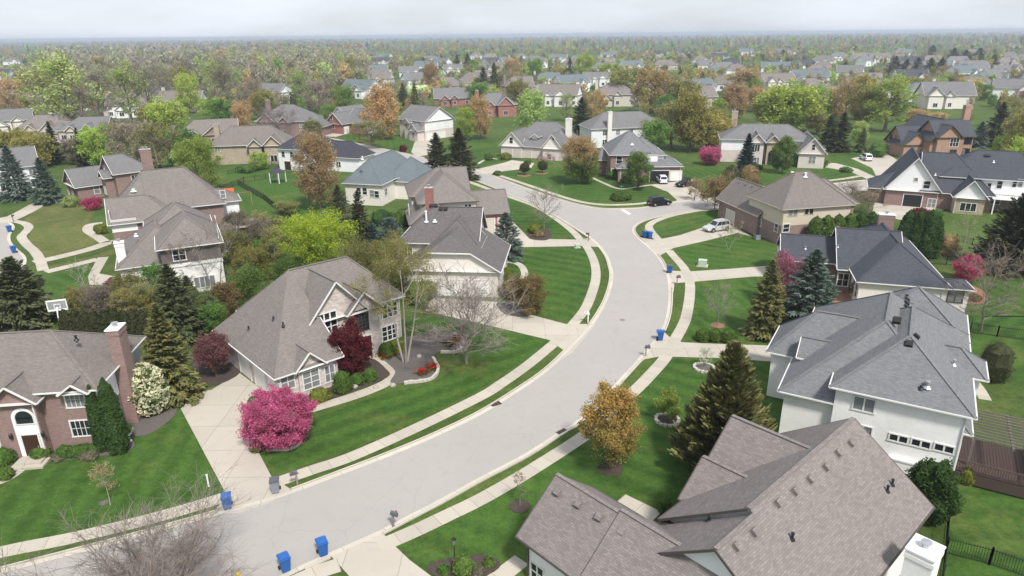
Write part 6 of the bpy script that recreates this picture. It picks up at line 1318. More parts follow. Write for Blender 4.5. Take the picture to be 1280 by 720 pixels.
for q in [  # placed one by one from the photograph
 (90, 170, 62, 84, 'tall', 'pale'), (165, 155, 78, 46, 'tall', 'pale'), (238, 142, 90, 30, 'round', 'lime'), (90, 150, 98, 50, 'round', 'lime'), (60, 158, 82, 52, 'airy', 'yolive'), (130, 160, 80, 50, 'bare', 'grey'), (20, 140, 98, 40, 'round', 'rust'), (15, 160, 110, 40, 'airy', 'rust'),
 (110, 172, 100, 40, 'bare', 'taupe'), (188, 150, 84, 40, 'bare', 'grey'), (210, 130, 80, 36, 'bare', 'taupe'), (25, 205, 160, 50, 'round', 'yolive'), (50, 210, 166, 48, 'round', 'yolive'), (5, 205, 168, 40, 'round', 'olive'), (100, 205, 172, 36, 'round', 'grey'), (125, 208, 158, 40, 'round', 'lime'), (150, 205, 150, 46, 'airy', 'olive'), (178, 215, 148, 70, 'airy', 'taupe'), (200, 220, 152, 56, 'airy', 'olive'), (214, 180, 122, 54, 'round', 'lime'), (196, 178, 130, 40, 'round', 'olive'),
 (228, 210, 160, 50, 'round', 'green'), (240, 225, 176, 40, 'round', 'pale'), (250, 205, 168, 36, 'round', 'mid'), (278, 166, 122, 34, 'round', 'green'), (305, 168, 126, 24, 'oval', 'orange'), (265, 150, 122, 30, 'round', 'lime'), (320, 140, 98, 40, 'airy', 'taupe'), (332, 150, 110, 34, 'round', 'yolive'), (294, 196, 180, 20, 'round', 'yolive'), (325, 212, 190, 26, 'round', 'lime'),
 (393, 178, 148, 24, 'round', 'olive'), (385, 132, 100, 30, 'airy', 'grey'), (432, 140, 106, 28, 'round', 'mid'), (446, 118, 88, 26, 'round', 'lime'), (400, 142, 98, 38, 'airy', 'taupe'), (480, 175, 105, 44, 'oval', 'orange'), (492, 160, 128, 34, 'airy', 'yolive'), (470, 165, 120, 36, 'airy', 'olive'), (462, 186, 150, 50, 'airy', 'olive'), (520, 150, 104, 20, 'conif', 'spruce'), (505, 138, 104, 20, 'conif', 'spruce'), (522, 122, 106, 34, 'round', 'white'), (540, 120, 76, 22, 'round', 'tan'),
 (583, 176, 135, 26, 'oval', 'lime'), (601, 174, 120, 32, 'oval', 'orange'), (618, 122, 78, 18, 'conif', 'dark'), (605, 122, 84, 22, 'conif', 'dark'), (600, 132, 102, 30, 'round', 'mid'), (615, 134, 112, 22, 'round', 'lime'), (640, 96, 72, 22, 'round', 'orange'), (585, 92, 66, 14, 'conif', 'dark'), (572, 92, 68, 14, 'conif', 'dark'), (590, 92, 74, 20, 'round', 'mid'), (663, 176, 112, 42, 'oval', 'pale'), (648, 140, 98, 34, 'round', 'olive'), (670, 104, 72, 24, 'round', 'mid'),
 (708, 152, 116, 24, 'airy', 'pale'), (745, 152, 112, 26, 'oval', 'orange'), (760, 102, 78, 32, 'round', 'lime'), (712, 98, 72, 14, 'conif', 'dark'), (730, 100, 66, 26, 'round', 'lime'), (778, 130, 84, 44, 'round', 'olive'), (812, 142, 84, 50, 'round', 'tan'), (848, 140, 96, 50, 'round', 'olive'), (832, 146, 118, 26, 'round', 'green'), (838, 186, 126, 60, 'airy', 'yolive'), (862, 190, 110, 50, 'oval', 'yolive'), (882, 188, 138, 60, 'round', 'yolive'), (815, 190, 150, 40, 'round', 'mid'), (808, 165, 146, 26, 'round', 'pale'),
 (898, 170, 134, 40, 'airy', 'olive'), (918, 148, 104, 36, 'oval', 'rust'), (942, 140, 106, 26, 'round', 'orange'), (930, 118, 84, 40, 'round', 'tan'), (935, 108, 92, 22, 'round', 'mid'), (985, 165, 102, 84, 'round', 'lime'), (960, 160, 118, 46, 'round', 'olive'), (1000, 152, 116, 40, 'round', 'mid'), (1018, 152, 104, 40, 'round', 'pale'), (1042, 150, 108, 34, 'round', 'gold'), (1055, 155, 100, 40, 'airy', 'tan'), (1105, 165, 92, 62, 'tall', 'lime'), (1080, 160, 104, 44, 'round', 'olive'), (1070, 150, 92, 36, 'round', 'yolive'),
 (1146, 152, 136, 30, 'round', 'orange'), (1170, 158, 140, 24, 'round', 'orange'), (1138, 120, 96, 42, 'round', 'yolive'), (1165, 116, 96, 36, 'round', 'pale'), (1190, 112, 92, 40, 'round', 'olive'), (1210, 122, 98, 36, 'round', 'gold'), (1205, 168, 120, 14, 'airy', 'tan'),
 (1116, 98, 70, 26, 'conif', 'dark'), (1130, 98, 74, 22, 'conif', 'dark'), (1144, 98, 72, 24, 'conif', 'dark'), (1160, 98, 72, 22, 'conif', 'dark'), (1174, 97, 72, 22, 'conif', 'dark'), (1164, 72, 56, 20, 'conif', 'dark'), (1190, 80, 60, 22, 'conif', 'dark'), (1205, 80, 62, 20, 'conif', 'dark'), (1222, 80, 60, 24, 'conif', 'dark'), (1240, 84, 68, 18, 'conif', 'dark'), (1056, 88, 78, 18, 'conif', 'dark'), (978, 74, 62, 16, 'conif', 'dark'),
 (1270, 215, 136, 44, 'round', 'olive'), (1275, 240, 170, 50, 'round', 'lime'), (1262, 160, 118, 40, 'airy', 'olive'), (1280, 140, 110, 40, 'airy', 'purple'), (1225, 125, 104, 24, 'round', 'mid'), (1180, 180, 150, 20, 'conif', 'dark'), (1072, 185, 152, 22, 'oval', 'pale'), (1076, 190, 160, 18, 'conif', 'spruce'), (1255, 205, 165, 36, 'round', 'mid'),
 (1020, 168, 140, 26, 'round', 'olive'), (1172, 232, 190, 50, 'bare', 'taupe'), (1188, 236, 196, 44, 'bare', 'taupe'), (1060, 262, 226, 44, 'bare', 'taupe'), (1085, 268, 238, 36, 'bare', 'tan'), (575, 200, 178, 24, 'airy', 'olive'), (540, 168, 146, 20, 'airy', 'olive'), (425, 160, 138, 30, 'airy', 'olive'), (868, 250, 222, 22, 'airy', 'tan'),
 (196, 372, 330, 34, 'round', 'green'), (345, 330, 282, 40, 'airy', 'yolive'), (330, 300, 262, 34, 'airy', 'olive'), (360, 268, 250, 30, 'round', 'olive'), (332, 322, 296, 30, 'round', 'mid'), (120, 400, 352, 34, 'bare', 'taupe'), (180, 398, 350, 40, 'airy', 'olive'), (160, 402, 360, 36, 'airy', 'yolive'), (252, 410, 362, 50, 'round', 'spruce'), (100, 395, 358, 30, 'round', 'olive'), (272, 418, 378, 34, 'round', 'green')]: ft(*q)
# scattered individuals out to where single crowns can still be told apart
fr = random.Random(5); HP = [(l[0].x, l[0].y) for l in LM]+FARH
def hides(x, y):     # keep the view on to the houses as open as in the photograph
    return any(0 < l[0].y-y < 60 and abs(x-l[0].x*y/l[0].y) < 8 for l in LM) or any(0 < b-y < 11 and abs(x-a*y/b) < 6 for a, b in FARH)
def blocked(x, y, m=11): return any((x-a)**2+((y-b)*.8)**2 < m*m for a, b in HP)
roadline = [(q.x, q.y) for q in LK[60::3]+UK[::3]]
tries = 0
while len(FT) < 285 and tries < 20000:
    tries += 1; y = 235*(520/235)**fr.random(); x = fr.uniform(-.80, .80)*y
    if blocked(x, y) or hides(x, y) or any((x-a)**2+(y-b)**2 < 12**2 for a, b in roadline) or any((x-f[0].x)**2+(y-f[0].y)**2 < 6.5**2 for f in FT): continue
    wood = abs(x+y*.42) < y*.24 and y > 330
    kind = fr.choice(['bare', 'bare', 'airy', 'tall']) if wood else fr.choice(['round', 'airy', 'oval', 'airy', 'bare', 'bare', 'conif'])
    col = fr.choice(['grey', 'taupe', 'yolive', 'pale', 'olive']) if wood else ('dark' if kind == 'conif' else fr.choice(['olive', 'yolive', 'lime', 'mid', 'tan', 'taupe', 'grey', 'olive', 'orange', 'pale', 'rust']))
    H = fr.uniform(15, 21) if wood else fr.uniform(5, 9.5)
    FT.append((Vector((x, y, 0)), H, H*fr.uniform(.55, .85) if kind != 'conif' else H*.45, kind, col))
cnt = {}
for p, H, Wd, kind, col in FT: l = far_label(p, kind, col, H); cnt[l] = cnt.get(l, 0)+1
pairs = {}
for f in FT: pairs.setdefault(far_label(f[0], f[3], f[4], f[1]), []).append(f[1])
for i, (p, H, Wd, kind, col) in enumerate(FT):
    t, c = proto('%s#%d' % (kind, i % 3)); nh, nw = NOM[kind]; l = far_label(p, kind, col, H); hs_ = pairs[l]
    if len(hs_) == 2 and abs(hs_[0]-hs_[1]) > .3 and len(l.split()) < 14: l += ', taller of two' if H == max(hs_) else ', shorter of two'
    cc = C_[col]; rr = random.Random(i); j = rr.uniform(.85, 1.18)*1.45; cc = (cc[0]*j*rr.uniform(.93, 1.07), cc[1]*j, cc[2]*j)
    place({'conif': 'conifer_tree', 'bare': 'bare_tree'}.get(kind, 'garden_tree'), l, t, c, p, cc, rr.uniform(0, 6.28), (Wd/nw, Wd/nw, H/nh), 'trees of the middle distance')
# ------------------------------------------------------------------ the far woods, one mass to the horizon
rs = np.random.RandomState(21); QL, TL, NQ = [], [], 0
pal = np.array([C_[k] for k in ('olive', 'yolive', 'grey', 'taupe', 'mid', 'tan', 'lime', 'taupe', 'olive', 'grey', 'dark', 'pale', 'yolive', 'tan', 'taupe', 'grey')])
templates = []
for k in range(8):
    r_ = np.random.RandomState(50+k)
    def crown(n, sz):
        cl = unit(r_.normal(size=(7, 3)))*r_.uniform(.25, .75, (7, 1)); P = cl[r_.randint(0, 7, n)]+r_.normal(size=(n, 3))*.24; P[:, 2] = P[:, 2]*.5+.58; P[:, :2] *= .5
        return leaves(P, sz, r_)
    templates.append((crown(420, .10), crown(150, .18), crown(48, .34)))
def add_tree(x, y, H, Wd, col, lod):
    q = templates[rs.randint(8)][lod]; a = rs.uniform(0, 6.28); M_ = np.array([[math.cos(a)*Wd, -math.sin(a)*Wd, 0], [math.sin(a)*Wd, math.cos(a)*Wd, 0], [0, 0, H*.92]])
    Q = q @ M_.T+np.array([x, y, 0]); QL.append(Q); TL.append(np.repeat(col[None], len(Q), 0))
    if lod < 2:
        s = .18*H/10; tq = np.array([[[-s, 0, 0], [s, 0, 0], [s*.6, 0, H*.6], [-s*.6, 0, H*.6]], [[0, -s, 0], [0, s, 0], [0, s*.6, H*.6], [0, -s*.6, H*.6]]])+np.array([x, y, 0]); QL.append(tq); TL.append(np.repeat(np.array([[.14, .12, .1]]), 2, 0))
N1 = 0
fr2 = np.random.RandomState(9)
for i in range(9800):
    u = fr2.rand(); y = 300*(1600/300)**(u**.9) if i < 6200 else 1500*(8200/1500)**u; x = fr2.uniform(-.82, .82)*y
    if y < 520 and any((x-f[0].x)**2+(y-f[0].y)**2 < 6**2 for f in FT[-170:]): continue
    if y < 1000 and (blocked(x, y, 12) or (hides(x, y) and fr2.rand() < .85)): continue
    # open patches: fields and roads between the woods
    if math.sin(x*.011+1.3)*math.sin(y*.0072+.4)+.35*math.sin(x*.031+y*.017) > .62: continue
    wood = abs(x+y*.42) < y*.22 and y > 380
    c = pal[fr2.randint(len(pal))].copy()*fr2.uniform(.85, 1.2)*1.65
    if wood and fr2.rand() < .75: c = np.array((.23, .235, .14) if fr2.rand() < .45 else (.25, .225, .175))*fr2.uniform(.85, 1.15)*1.6
    if not wood and y < 700 and fr2.rand() < .3: continue
    if wood and y < 620 and fr2.rand() < .45: continue
    k = 1 if y < 1500 else 1+(y-1500)/2200
    H = fr2.uniform(12, 18) if wood else fr2.uniform(5, 9.5); Wd = H*fr2.uniform(.5, .85)*(1 if y < 900 else 1.25)*k
    if y > 1500: H = fr2.uniform(12, 19)
    add_tree(x, y, H, Wd, c, 0 if y < 520 else (1 if y < 1100 else 2))
far = link('woodland', npmesh('woodland', np.concatenate(QL), [LEAFT], tint=np.concatenate(TL)))
tag(far, 'hazy mass of spring woodland reaching to the horizon', 'woodland', kind='stuff')
# ------------------------------------------------------------------ cars, bins, mail boxes and the other small things
def m_car(name, c, metal=.3): return NT(name).finish(c, .25, .5, metal=metal)
CARP = {'black': m_car('car_paint_black', (.012, .014, .02)), 'silver': m_car('car_paint_silver', (.58, .58, .57)), 'white': m_car('car_paint_white', (.75, .76, .78), 0), 'tan': m_plain('car_cover_tan', (.38, .31, .2), .8)}
TYRE = m_plain('tyre_rubber', (.015, .015, .016), .85); RIM = m_plain('wheel_rim', (.4, .41, .42), .35, .05, metal=.8)
LAMPR = NT('tail_lamp').finish((.35, .01, .01), .2, .5); LAMPW = NT('head_lamp').finish((.8, .8, .78), .1, .6)
def car(p, rz, paint, label, kind='suv', L_=4.75, Wd=1.88, Ht=1.72):
    r = empty('parked_car', p, rz, label, 'car'); P = CARP[paint]; hw = Wd/2; a = L_/2
    # lower body: lofted side profile (x, bottom, top) rounded in plan
    secs = [(-a, .42, .80), (-a+.06, .34, .98), (-a+.35, .28, 1.02), (-.55*a, .26, 1.03), (0, .25, 1.02), (.35*a, .26, 1.0), (.48*a, .27, .97), (.86*a, .30, .86), (.96*a, .34, .74), (a, .42, .62)]
    b = MB()
    def ring(x, z0, z1):
        k = 1-.16*max(0, abs(x)/a-.72)/.28
        w_ = hw*k
        return [(x, -w_*.93, z0), (x, -w_, z0+.12), (x, -w_*.985, z0+(z1-z0)*.6), (x, -w_*.90, z1), (x, w_*.90, z1), (x, w_*.985, z0+(z1-z0)*.6), (x, w_, z0+.12), (x, w_*.93, z0)]
    rg = [ring(*s) for s in secs]
    for q0, q1 in zip(rg[:-1], rg[1:]):
        for i in range(8): b.face([q0[i], q0[(i+1) % 8], q1[(i+1) % 8], q1[i]][::-1])
    b.face(rg[0]); b.face(rg[-1][::-1])
    b.build('body', P, r, smooth=False)
    # cabin: pillars and roof, glass set just proud of it
    zb = .98; back = -a+.18 if kind == 'suv' else -.25*a
    x0, x1, x2, x3 = back, back+(.32 if kind == 'suv' else .22), .05*a+.1, .44*a
    t0, t1 = hw*.90, hw*.70
    B_ = [(x0, -t0, zb), (x3, -t0, zb), (x3, t0, zb), (x0, t0, zb)]; T_ = [(x1, -t1, Ht), (x2, -t1, Ht), (x2, t1, Ht), (x1, t1, Ht)]
    c = MB(); c.face(T_)
    for i in range(4): c.face([B_[i], B_[(i+1) % 4], T_[(i+1) % 4], T_[i]])
    for y in (-t1*.92, t1*.92): c.bar((x1+.2, y, Ht+.05), (x2-.2, y, Ht+.05), .05, .05)
    c.build('cabin', P, r)
    def lerp(A, B, f): return Vector(A)+(Vector(B)-Vector(A))*f
    def panel(q, n, fx0, fx1, fz0=.12, fz1=.86):
        bl, br, tr, tl = q
        P_ = lambda u, v: lerp(lerp(bl, br, u), lerp(tl, tr, u), v)+Vector(n)*.012
        return [P_(fx0, fz0), P_(fx1, fz0), P_(fx1, fz1), P_(fx0, fz1)]
    for q, n, cuts in (([B_[0], B_[1], T_[1], T_[0]], (0, -1, .2), ((.05, .30), (.33, .62), (.65, .95))), ([B_[2], B_[3], T_[3], T_[2]], (0, 1, .2), ((.05, .35), (.38, .67), (.70, .95)))):
        if kind != 'suv': cuts = ((.08, .48), (.52, .94))
        for u in cuts: g = MB(); g.face(panel(q, n, *u)); g.build('window', GLASS, r)
    g = MB(); g.face(panel([B_[1], B_[2], T_[2], T_[1]], (1, 0, .5), .06, .94)); g.build('windscreen', GLASS, r)
    g = MB(); g.face(panel([B_[3], B_[0], T_[0], T_[3]], (-1, 0, .3), .08, .92)); g.build('rear_window', GLASS, r)
    if kind == 'pickup':
        bd = MB(); bd.box(-a+.12, back-.08, -hw*.8, hw*.8, 1.0, 1.06); bd.build('bed_cover', CARP['tan'] if paint == 'black' else TYRE, r)
    for x in (-.61*a, .60*a):
        for s in (-1, 1):
            w_ = MB(); y0 = s*(hw-.2); y1 = s*(hw+.015)
            w_.tube((x, y0, .35), (x, y1, .35), .35, .35, 16); wh = w_.build('wheel', TYRE, r)
            rm = MB(); rm.tube((x, y1, .35), (x, y1+s*.012, .35), .22, .20, 12); rm.build('rim', RIM, wh)
            ar = MB(); ar.tube((x, s*(hw-.3), .38), (x, s*(hw+.004), .38), .42, .42, 16); ar.build('wheel_arch', TYRE, r)
    for s in (-1, 1):
        h_ = MB(); h_.box(a-.2, a-.03, s*hw*.62-.17, s*hw*.62+.17, .60, .72); h_.build('headlight', LAMPW, r)
        h_ = MB(); h_.box(-a-.012, -a+.2, s*hw*.74-.1, s*hw*.74+.1, .70, .98); h_.build('tail_light', LAMPR, r)
        h_ = MB(); h_.box(.36*a, .41*a, s*(hw+.1)-.1, s*(hw+.1)+.1, .98, 1.12); h_.build('wing_mirror', P, r)
    pl = MB(); pl.box(-a-.02, -a, -.26, .26, .55, .68); pl.build('number_plate', WHITEM, r)
    return r
def head(a, b): u, v = at(*a), at(*b); return math.atan2(v.y-u.y, v.x-u.x)
car(at(824, 256.5)+Vector((0, 0, .006)), head((810, 259), (838, 256)), 'black', 'black sport utility car parked at the kerb by the corner lawn')
car(at(895.5, 288), head((914, 285), (878, 290.5)), 'silver', 'silver sport utility car on the driveway of the brick and siding house')
car(at(857.5, 232.5), head((868, 231), (848, 234)), 'black', 'black pickup with tan cover before the open garage', 'pickup', 5.2)
car(at(1082, 200), head((1090, 204), (1074, 196)), 'white', 'white car on the driveway of the orange brick house', 'suv', 5.0)
p = H14.world(*H14.hit('gar', 'f', 824, 224)[:2], 0); q = Vector((-H14.s, H14.c, 0))
car(p-q*1.6+Vector((.3, 0, .012)), H14.th+R(90), 'white', 'white car reversed up to the open garage doorway', 'suv', 4.4)
BINB = m_plain('bin_blue', (.02, .10, .32), .45, .12); BINBL = m_plain('bin_blue_lid', (.025, .115, .36), .4, .1); BING = m_plain('bin_grey', (.22, .24, .27), .5, .1); BINGL = m_plain('bin_grey_lid', (.10, .11, .125), .5, .1)
def bin_(px, pb, rz, label, body=None, lid=None, group=None):
    r = empty('wheelie_bin', at(px, pb)+Vector((0, 0, .02)), R(rz), label, 'bin', group); body = body or BINB; lid = lid or BINBL
    b = MB(); A = [(-.24, -.27, .08), (.24, -.27, .08), (.24, .22, .08), (-.24, .22, .08)]; B = [(-.31, -.36, 1.02), (.31, -.36, 1.02), (.31, .36, 1.02), (-.31, .36, 1.02)]
    for i in range(4): b.face([A[i], A[(i+1) % 4], B[(i+1) % 4], B[i]])
    b.face(A[::-1]); b.face(B); b.box(-.335, .335, -.385, .385, .96, 1.02); b.build('body', body, r)
    l = MB(); l.prism([(-.34, -.40), (.34, -.40), (.34, .38), (-.34, .38)], 1.022, 1.07); l.prism([(-.27, -.31), (.27, -.31), (.27, .30), (-.27, .30)], 1.07, 1.12); l.build('lid', lid, r)
    h_ = MB(); h_.bar((-.28, .45, 1.0), (.28, .45, 1.0), .04, .04); h_.bar((-.27, .36, 1.0), (-.27, .45, 1.0), .04, .04); h_.bar((.27, .36, 1.0), (.27, .45, 1.0), .04, .04); h_.build('handle', lid, r)
    for s in (-1, 1): w_ = MB(); w_.tube((s*.26, .28, .13), (s*.34, .28, .13), .13, .13, 12); w_.build('wheel', TYRE, r)
bin_(285, 635, 20, 'blue wheelie bin at the verge beside the wide stone house drive')
bin_(345, 615, 15, 'lone grey wheelie bin at the drive mouth of the stone house', BING, BINGL)
bin_(357, 713, 35, 'blue wheelie bin in the road gutter, nearer the bare tree of two')
bin_(404, 693, 30, 'blue wheelie bin on the apron edge, nearer the long sidewalk of two')
bin_(825, 425, 80, 'blue wheelie bin at the drive of the big grey roof')
bin_(837, 341, 60, 'blue wheelie bin with dark grey lid at the long drive of the bungalow', None, BINGL)
bin_(806, 297, 30, 'blue wheelie bin at the road bend, next to the yellow hydrant'); bin_(812, 298, 25, 'blue wheelie bin at the road bend, second from the yellow hydrant')
bin_(12.5, 290, -40, 'blue wheelie bin on the side street, nearer the spruces'); bin_(18, 316, -40, 'blue wheelie bin on the side street, nearer the dark fir')
bin_(1097, 226, 0, 'blue wheelie bin at the far roadside beyond the white gables')
def mailbox(px, pb, rz, label, col=None):
    r = empty('mailbox', at(px, pb), R(rz), label, 'mailbox'); m = MB(); m.box(-.06, .06, -.06, .06, -.1, 1.12); m.box(-.05, .05, -.45, .2, .98, 1.06); m.build('post', col or BARKGREY, r)
    b = MB(); n = 8; pr = [(-.11, 1.07), (.11, 1.07)]+[(.11*math.cos(math.pi*k/n), 1.22+.11*math.sin(math.pi*k/n)) for k in range(n+1)]
    f, k_ = [(x, -.42, z) for x, z in pr], [(x, .1, z) for x, z in pr]
    for i in range(len(pr)): b.face([f[i], f[(i+1) % len(pr)], k_[(i+1) % len(pr)], k_[i]])
    b.face(f); b.face(k_[::-1]); b.build('box', BINGL if col is None else WHITEM, r)
    g = MB(); g.box(.115, .135, -.3, -.27, 1.12, 1.36); g.box(.115, .135, -.3, -.16, 1.28, 1.36); g.build('flag', DOORRED, r)
mailbox(372, 607, -60, 'mailbox on the verge by the lone grey bin'); mailbox(735, 403, -100, 'pale mailbox at the cream garage drive', WHITEM); mailbox(735.5, 301, -120, 'dark mailbox on the verge by the striped side lawn')
mailbox(846, 356, 80, 'grey mailbox at the long bungalow drive'); mailbox(807, 446, 75, 'grey mailbox at the drive of the white painted house'); mailbox(492, 659, 60, 'slim grey mailbox on the verge opposite the lone grey bin')
mailbox(17, 277.5, 180, 'mailbox at the corner of the side street walk')
def hydrant(p, label):
    r = empty('fire_hydrant', p, .4, label, 'hydrant'); m = m_plain('hydrant_yellow', (.62, .46, .03), .45)
    b = MB(); b.lathe([(.16, 0), (.16, .06), (.11, .08), (.11, .52), (.15, .54), (.15, .60), (.12, .66), (.05, .72), (0, .74)], 14); b.build('barrel', m, r)
    for s in (-1, 1): c = MB(); c.tube((s*.1, 0, .42), (s*.19, 0, .42), .06, .055, 10); c.build('nozzle', m, r)
hydrant(at(299, 727, 0), 'yellow fire hydrant at the bottom edge under the bare tree'); hydrant(at(806.5, 290, 0), 'yellow fire hydrant on the verge by two blue bins')
def utility(px, pb, rz, col, label, s=1.0):
    r = empty('utility_box', at(px, pb), R(rz), label, 'utility box'); b = MB(); b.box(-.5*s, .5*s, -.45*s, .45*s, 0, .75*s); b.box(-.53*s, .53*s, -.48*s, .4*s, .75*s, .8*s); b.build('cabinet', col, r)
    d = MB(); d.box(-.45*s, .45*s, -.47*s, -.45*s, .1*s, .7*s); d.build('door', col, r); q = MB(); q.box(-.7*s, .7*s, -.65*s, .65*s, -.02, .06); q.build('pad', CONCRETE, r)
GREENP = m_plain('utility_green', (.42, .5, .4), .5)
utility(878, 332, -20, GREENP, 'pale green utility box on the lawn under the leaning birch', 1.1); utility(721.5, 309.5, 10, GREENP, 'pale utility box at the top edge of the striped curved lawn', .7)
r = empty('air_conditioner', at(946, 299.5), R(12), 'grey air conditioner by the red side door', 'air conditioner'); b = MB(); b.box(-.4, .4, -.4, .4, .05, .85); b.build('casing', BING, r); b = MB(); b.lathe([(.34, 0), (.34, .04), (.06, .05), (0, .05)], 16, 0, (0, 0, .85)); b.build('fan_grille', BLACKM, r)
r = empty('marker_post', at(261, 608), 0, 'short white marker post on the lawn beside the drive', 'post'); b = MB(); b.tube((0, 0, -.1), (0, 0, .95), .06, .06, 8); b.build('post', WHITEM, r); b = MB(); b.lathe([(.075, 0), (.075, .08), (0, .12)], 8, 0, (0, 0, .95)); b.build('cap', WHITEM, r)
r = empty('lamp_post', at(569, 712), 0, 'black garden lamp post in the mulch bed at the bottom edge', 'lamp post'); b = MB(); b.lathe([(.09, -.1), (.06, .2), (.035, .3), (.035, 1.9)], 8); b.build('post', BLACKM, r)
b = MB(); b.lathe([(.06, 1.9), (.15, 2.25), (.15, 2.3)], 6); b.build('lantern', GLASS2, r); b = MB(); b.lathe([(.18, 2.3), (.06, 2.45), (0, 2.52)], 6); b.build('cap', BLACKM, r)
for px, py, rz, lab in [(619.5, 505, 30, 'brown storm drain grate in the gutter by the stone house lawn'), (703, 540, 40, 'brown storm drain grate in the gutter near the golden maple')]:
    r = empty('storm_drain', at(px, py), R(rz), lab, 'drain'); b = MB(); b.box(-.5, .5, -.32, .32, 0, .03); b.build('frame', m_plain('drain_rust', (.12, .075, .06), .8, .3), r)
    g = MB()
    for k in range(9): g.box(-.42+k*.1, -.38+k*.1, -.26, .26, .03, .045)
    g.build('grate', BLACKM, r)
r = empty('manhole_cover', at(778, 400), 0, 'round iron manhole cover in the middle of the bend', 'manhole cover'); b = MB(); b.lathe([(.33, 0), (.33, .014), (0, .016)], 20); b.build('cover', m_plain('iron', (.22, .2, .19), .7), r)
# basketball hoop behind the brick house
_t = NT('clear_backboard'); HOOPB = _t.finish((.75, .77, .78), .15, .5); [n for n in _t.n if n.type == 'BSDF_PRINCIPLED'][0].inputs['Alpha'].default_value = .22
p = at(80, 415.5); r = empty('basketball_hoop', p, R(-160), 'white framed basketball hoop behind the brick house', 'basketball hoop')
b = MB(); b.tube((0, .9, 0), (0, .55, 2.6), .07, .06, 8); b.bar((0, .55, 2.6), (0, .1, 3.1), .08, .08); b.bar((0, .6, 2.1), (0, .1, 2.75), .06, .06); b.build('pole', WHITEM, r)
b = MB(); b.box(-.9, .9, -.02, .02, 2.75, 3.85); b.build('backboard', HOOPB, r)
f = MB()
for q in ((-.95, .95, 3.8, 3.9), (-.95, .95, 2.7, 2.8), (-.95, -.85, 2.8, 3.8), (.85, .95, 2.8, 3.8)): f.box(q[0]*1.04, q[1]*1.04, -.05, .05, q[2]-.04, q[3]+.03)
for q in ((-.32, .32, 3.38, 3.44), (-.32, .32, 2.95, 3.01), (-.32, -.26, 3.01, 3.38), (.26, .32, 3.01, 3.38)): f.box(q[0], q[1], -.04, .04, q[2], q[3])
f.build('board_frame', WHITEM, r)
h_ = MB()
for k in range(16): a0, a1 = 6.2832*k/16, 6.2832*(k+1)/16; h_.bar((.23*math.cos(a0), -.32+.23*math.sin(a0), 3.0), (.23*math.cos(a1), -.32+.23*math.sin(a1), 3.0), .03, .03)
hm_ = h_.build('rim', DOORRED, r); nb = MB()
for k in range(12): a0 = 6.2832*k/12; nb.bar((.22*math.cos(a0), -.32+.22*math.sin(a0), 2.99), (.12*math.cos(a0+.5), -.32+.12*math.sin(a0+.5), 2.55), .02, .02)
nb.build('net', WHITEM, hm_)
# trampoline / slatted loungers behind the chimney
for i, (px, py) in enumerate(((148, 408), (160, 402))):
    r = empty('sun_lounger', at(px, py), R(40), ['slatted dark lounger on the patio behind the brick chimney', 'second slatted dark lounger, nearer the yellow green spruce'][i], 'lounger')
    for nm, z, a, b_, hh in (('seat', .4, -.9, .5, 0), ('backrest', .4, .5, 1.15, .55)):
        m = MB()
        for k in range(6): f0 = a+(b_-a)*k/6; f1 = f0+(b_-a)/9; m.box(f0, f1, -.32, .32, z+hh*k/6, z+.03+hh*k/6)
        m.build(nm, DTRIM, r)
    for x in (-.8, .5):
        for y in (-.3, .3): m = MB(); m.box(x-.03, x+.03, y-.03, y+.03, 0, .4); m.build('leg', BLACKM, r)
# play tower
WOOD = m_plain('play_wood', (.24, .14, .08), .8, .2, 5)
r = empty('play_tower', at(287, 258), R(20), 'wooden play tower with red and yellow canopy and slide on the back lawn', 'play set')
for x in (-1, 1):
    for y in (-1, 1): m = MB(); m.box(x-.07, x+.07, y-.07, y+.07, 0, 3.0); m.build('post', WOOD, r)
m = MB(); m.box(-1.1, 1.1, -1.1, 1.1, 1.45, 1.55); m.build('platform', WOOD, r)
m = MB()
for y in (-1, 1):
    for k in range(8): m.box(-.95+k*.25, -.85+k*.25, y-.03, y+.03, 1.55, 2.3)
m.build('railing', WOOD, r)
m = MB(); m.face([(-1.25, -1.25, 2.75), (1.25, -1.25, 2.75), (1.25, 0, 3.6), (-1.25, 0, 3.6)]); m.face([(1.25, 1.25, 2.75), (-1.25, 1.25, 2.75), (-1.25, 0, 3.6), (1.25, 0, 3.6)]); m.build('canopy', m_plain('canopy_red', (.45, .1, .04), .7), r)
m = MB(); m.box(-1.26, 1.26, -1.28, -.8, 2.72, 2.9); m.build('canopy_stripe', m_plain('canopy_yellow', (.7, .5, .05), .7), r)
m = MB(); m.bar((-1.1, 0, 1.5), (-3.6, -.6, .2), .6, .06); m.bar((-1.1, -.3, 1.6), (-3.6, -.9, .3), .05, .2); m.bar((-1.1, .3, 1.6), (-3.6, -.3, .3), .05, .2); m.build('slide', m_plain('slide_tan', (.55, .45, .3), .5), r)
m = MB(); m.bar((1, 0, 2.5), (4.2, .4, 2.5), .12, .12); m.bar((4.2, -.8, 0), (4.2, .4, 2.5), .1, .1); m.bar((4.2, 1.6, 0), (4.2, .4, 2.5), .1, .1); m.build('swing_beam', WOOD, r)
for x in (2.0, 3.1):
    m = MB()
    for dx in (-.22, .22): m.bar((x+dx, .25, 2.45), (x+dx, .25, .6), .025, .025)
    m.box(x-.25, x+.25, .12, .38, .55, .6); m.build('swing', BLACKM, r)
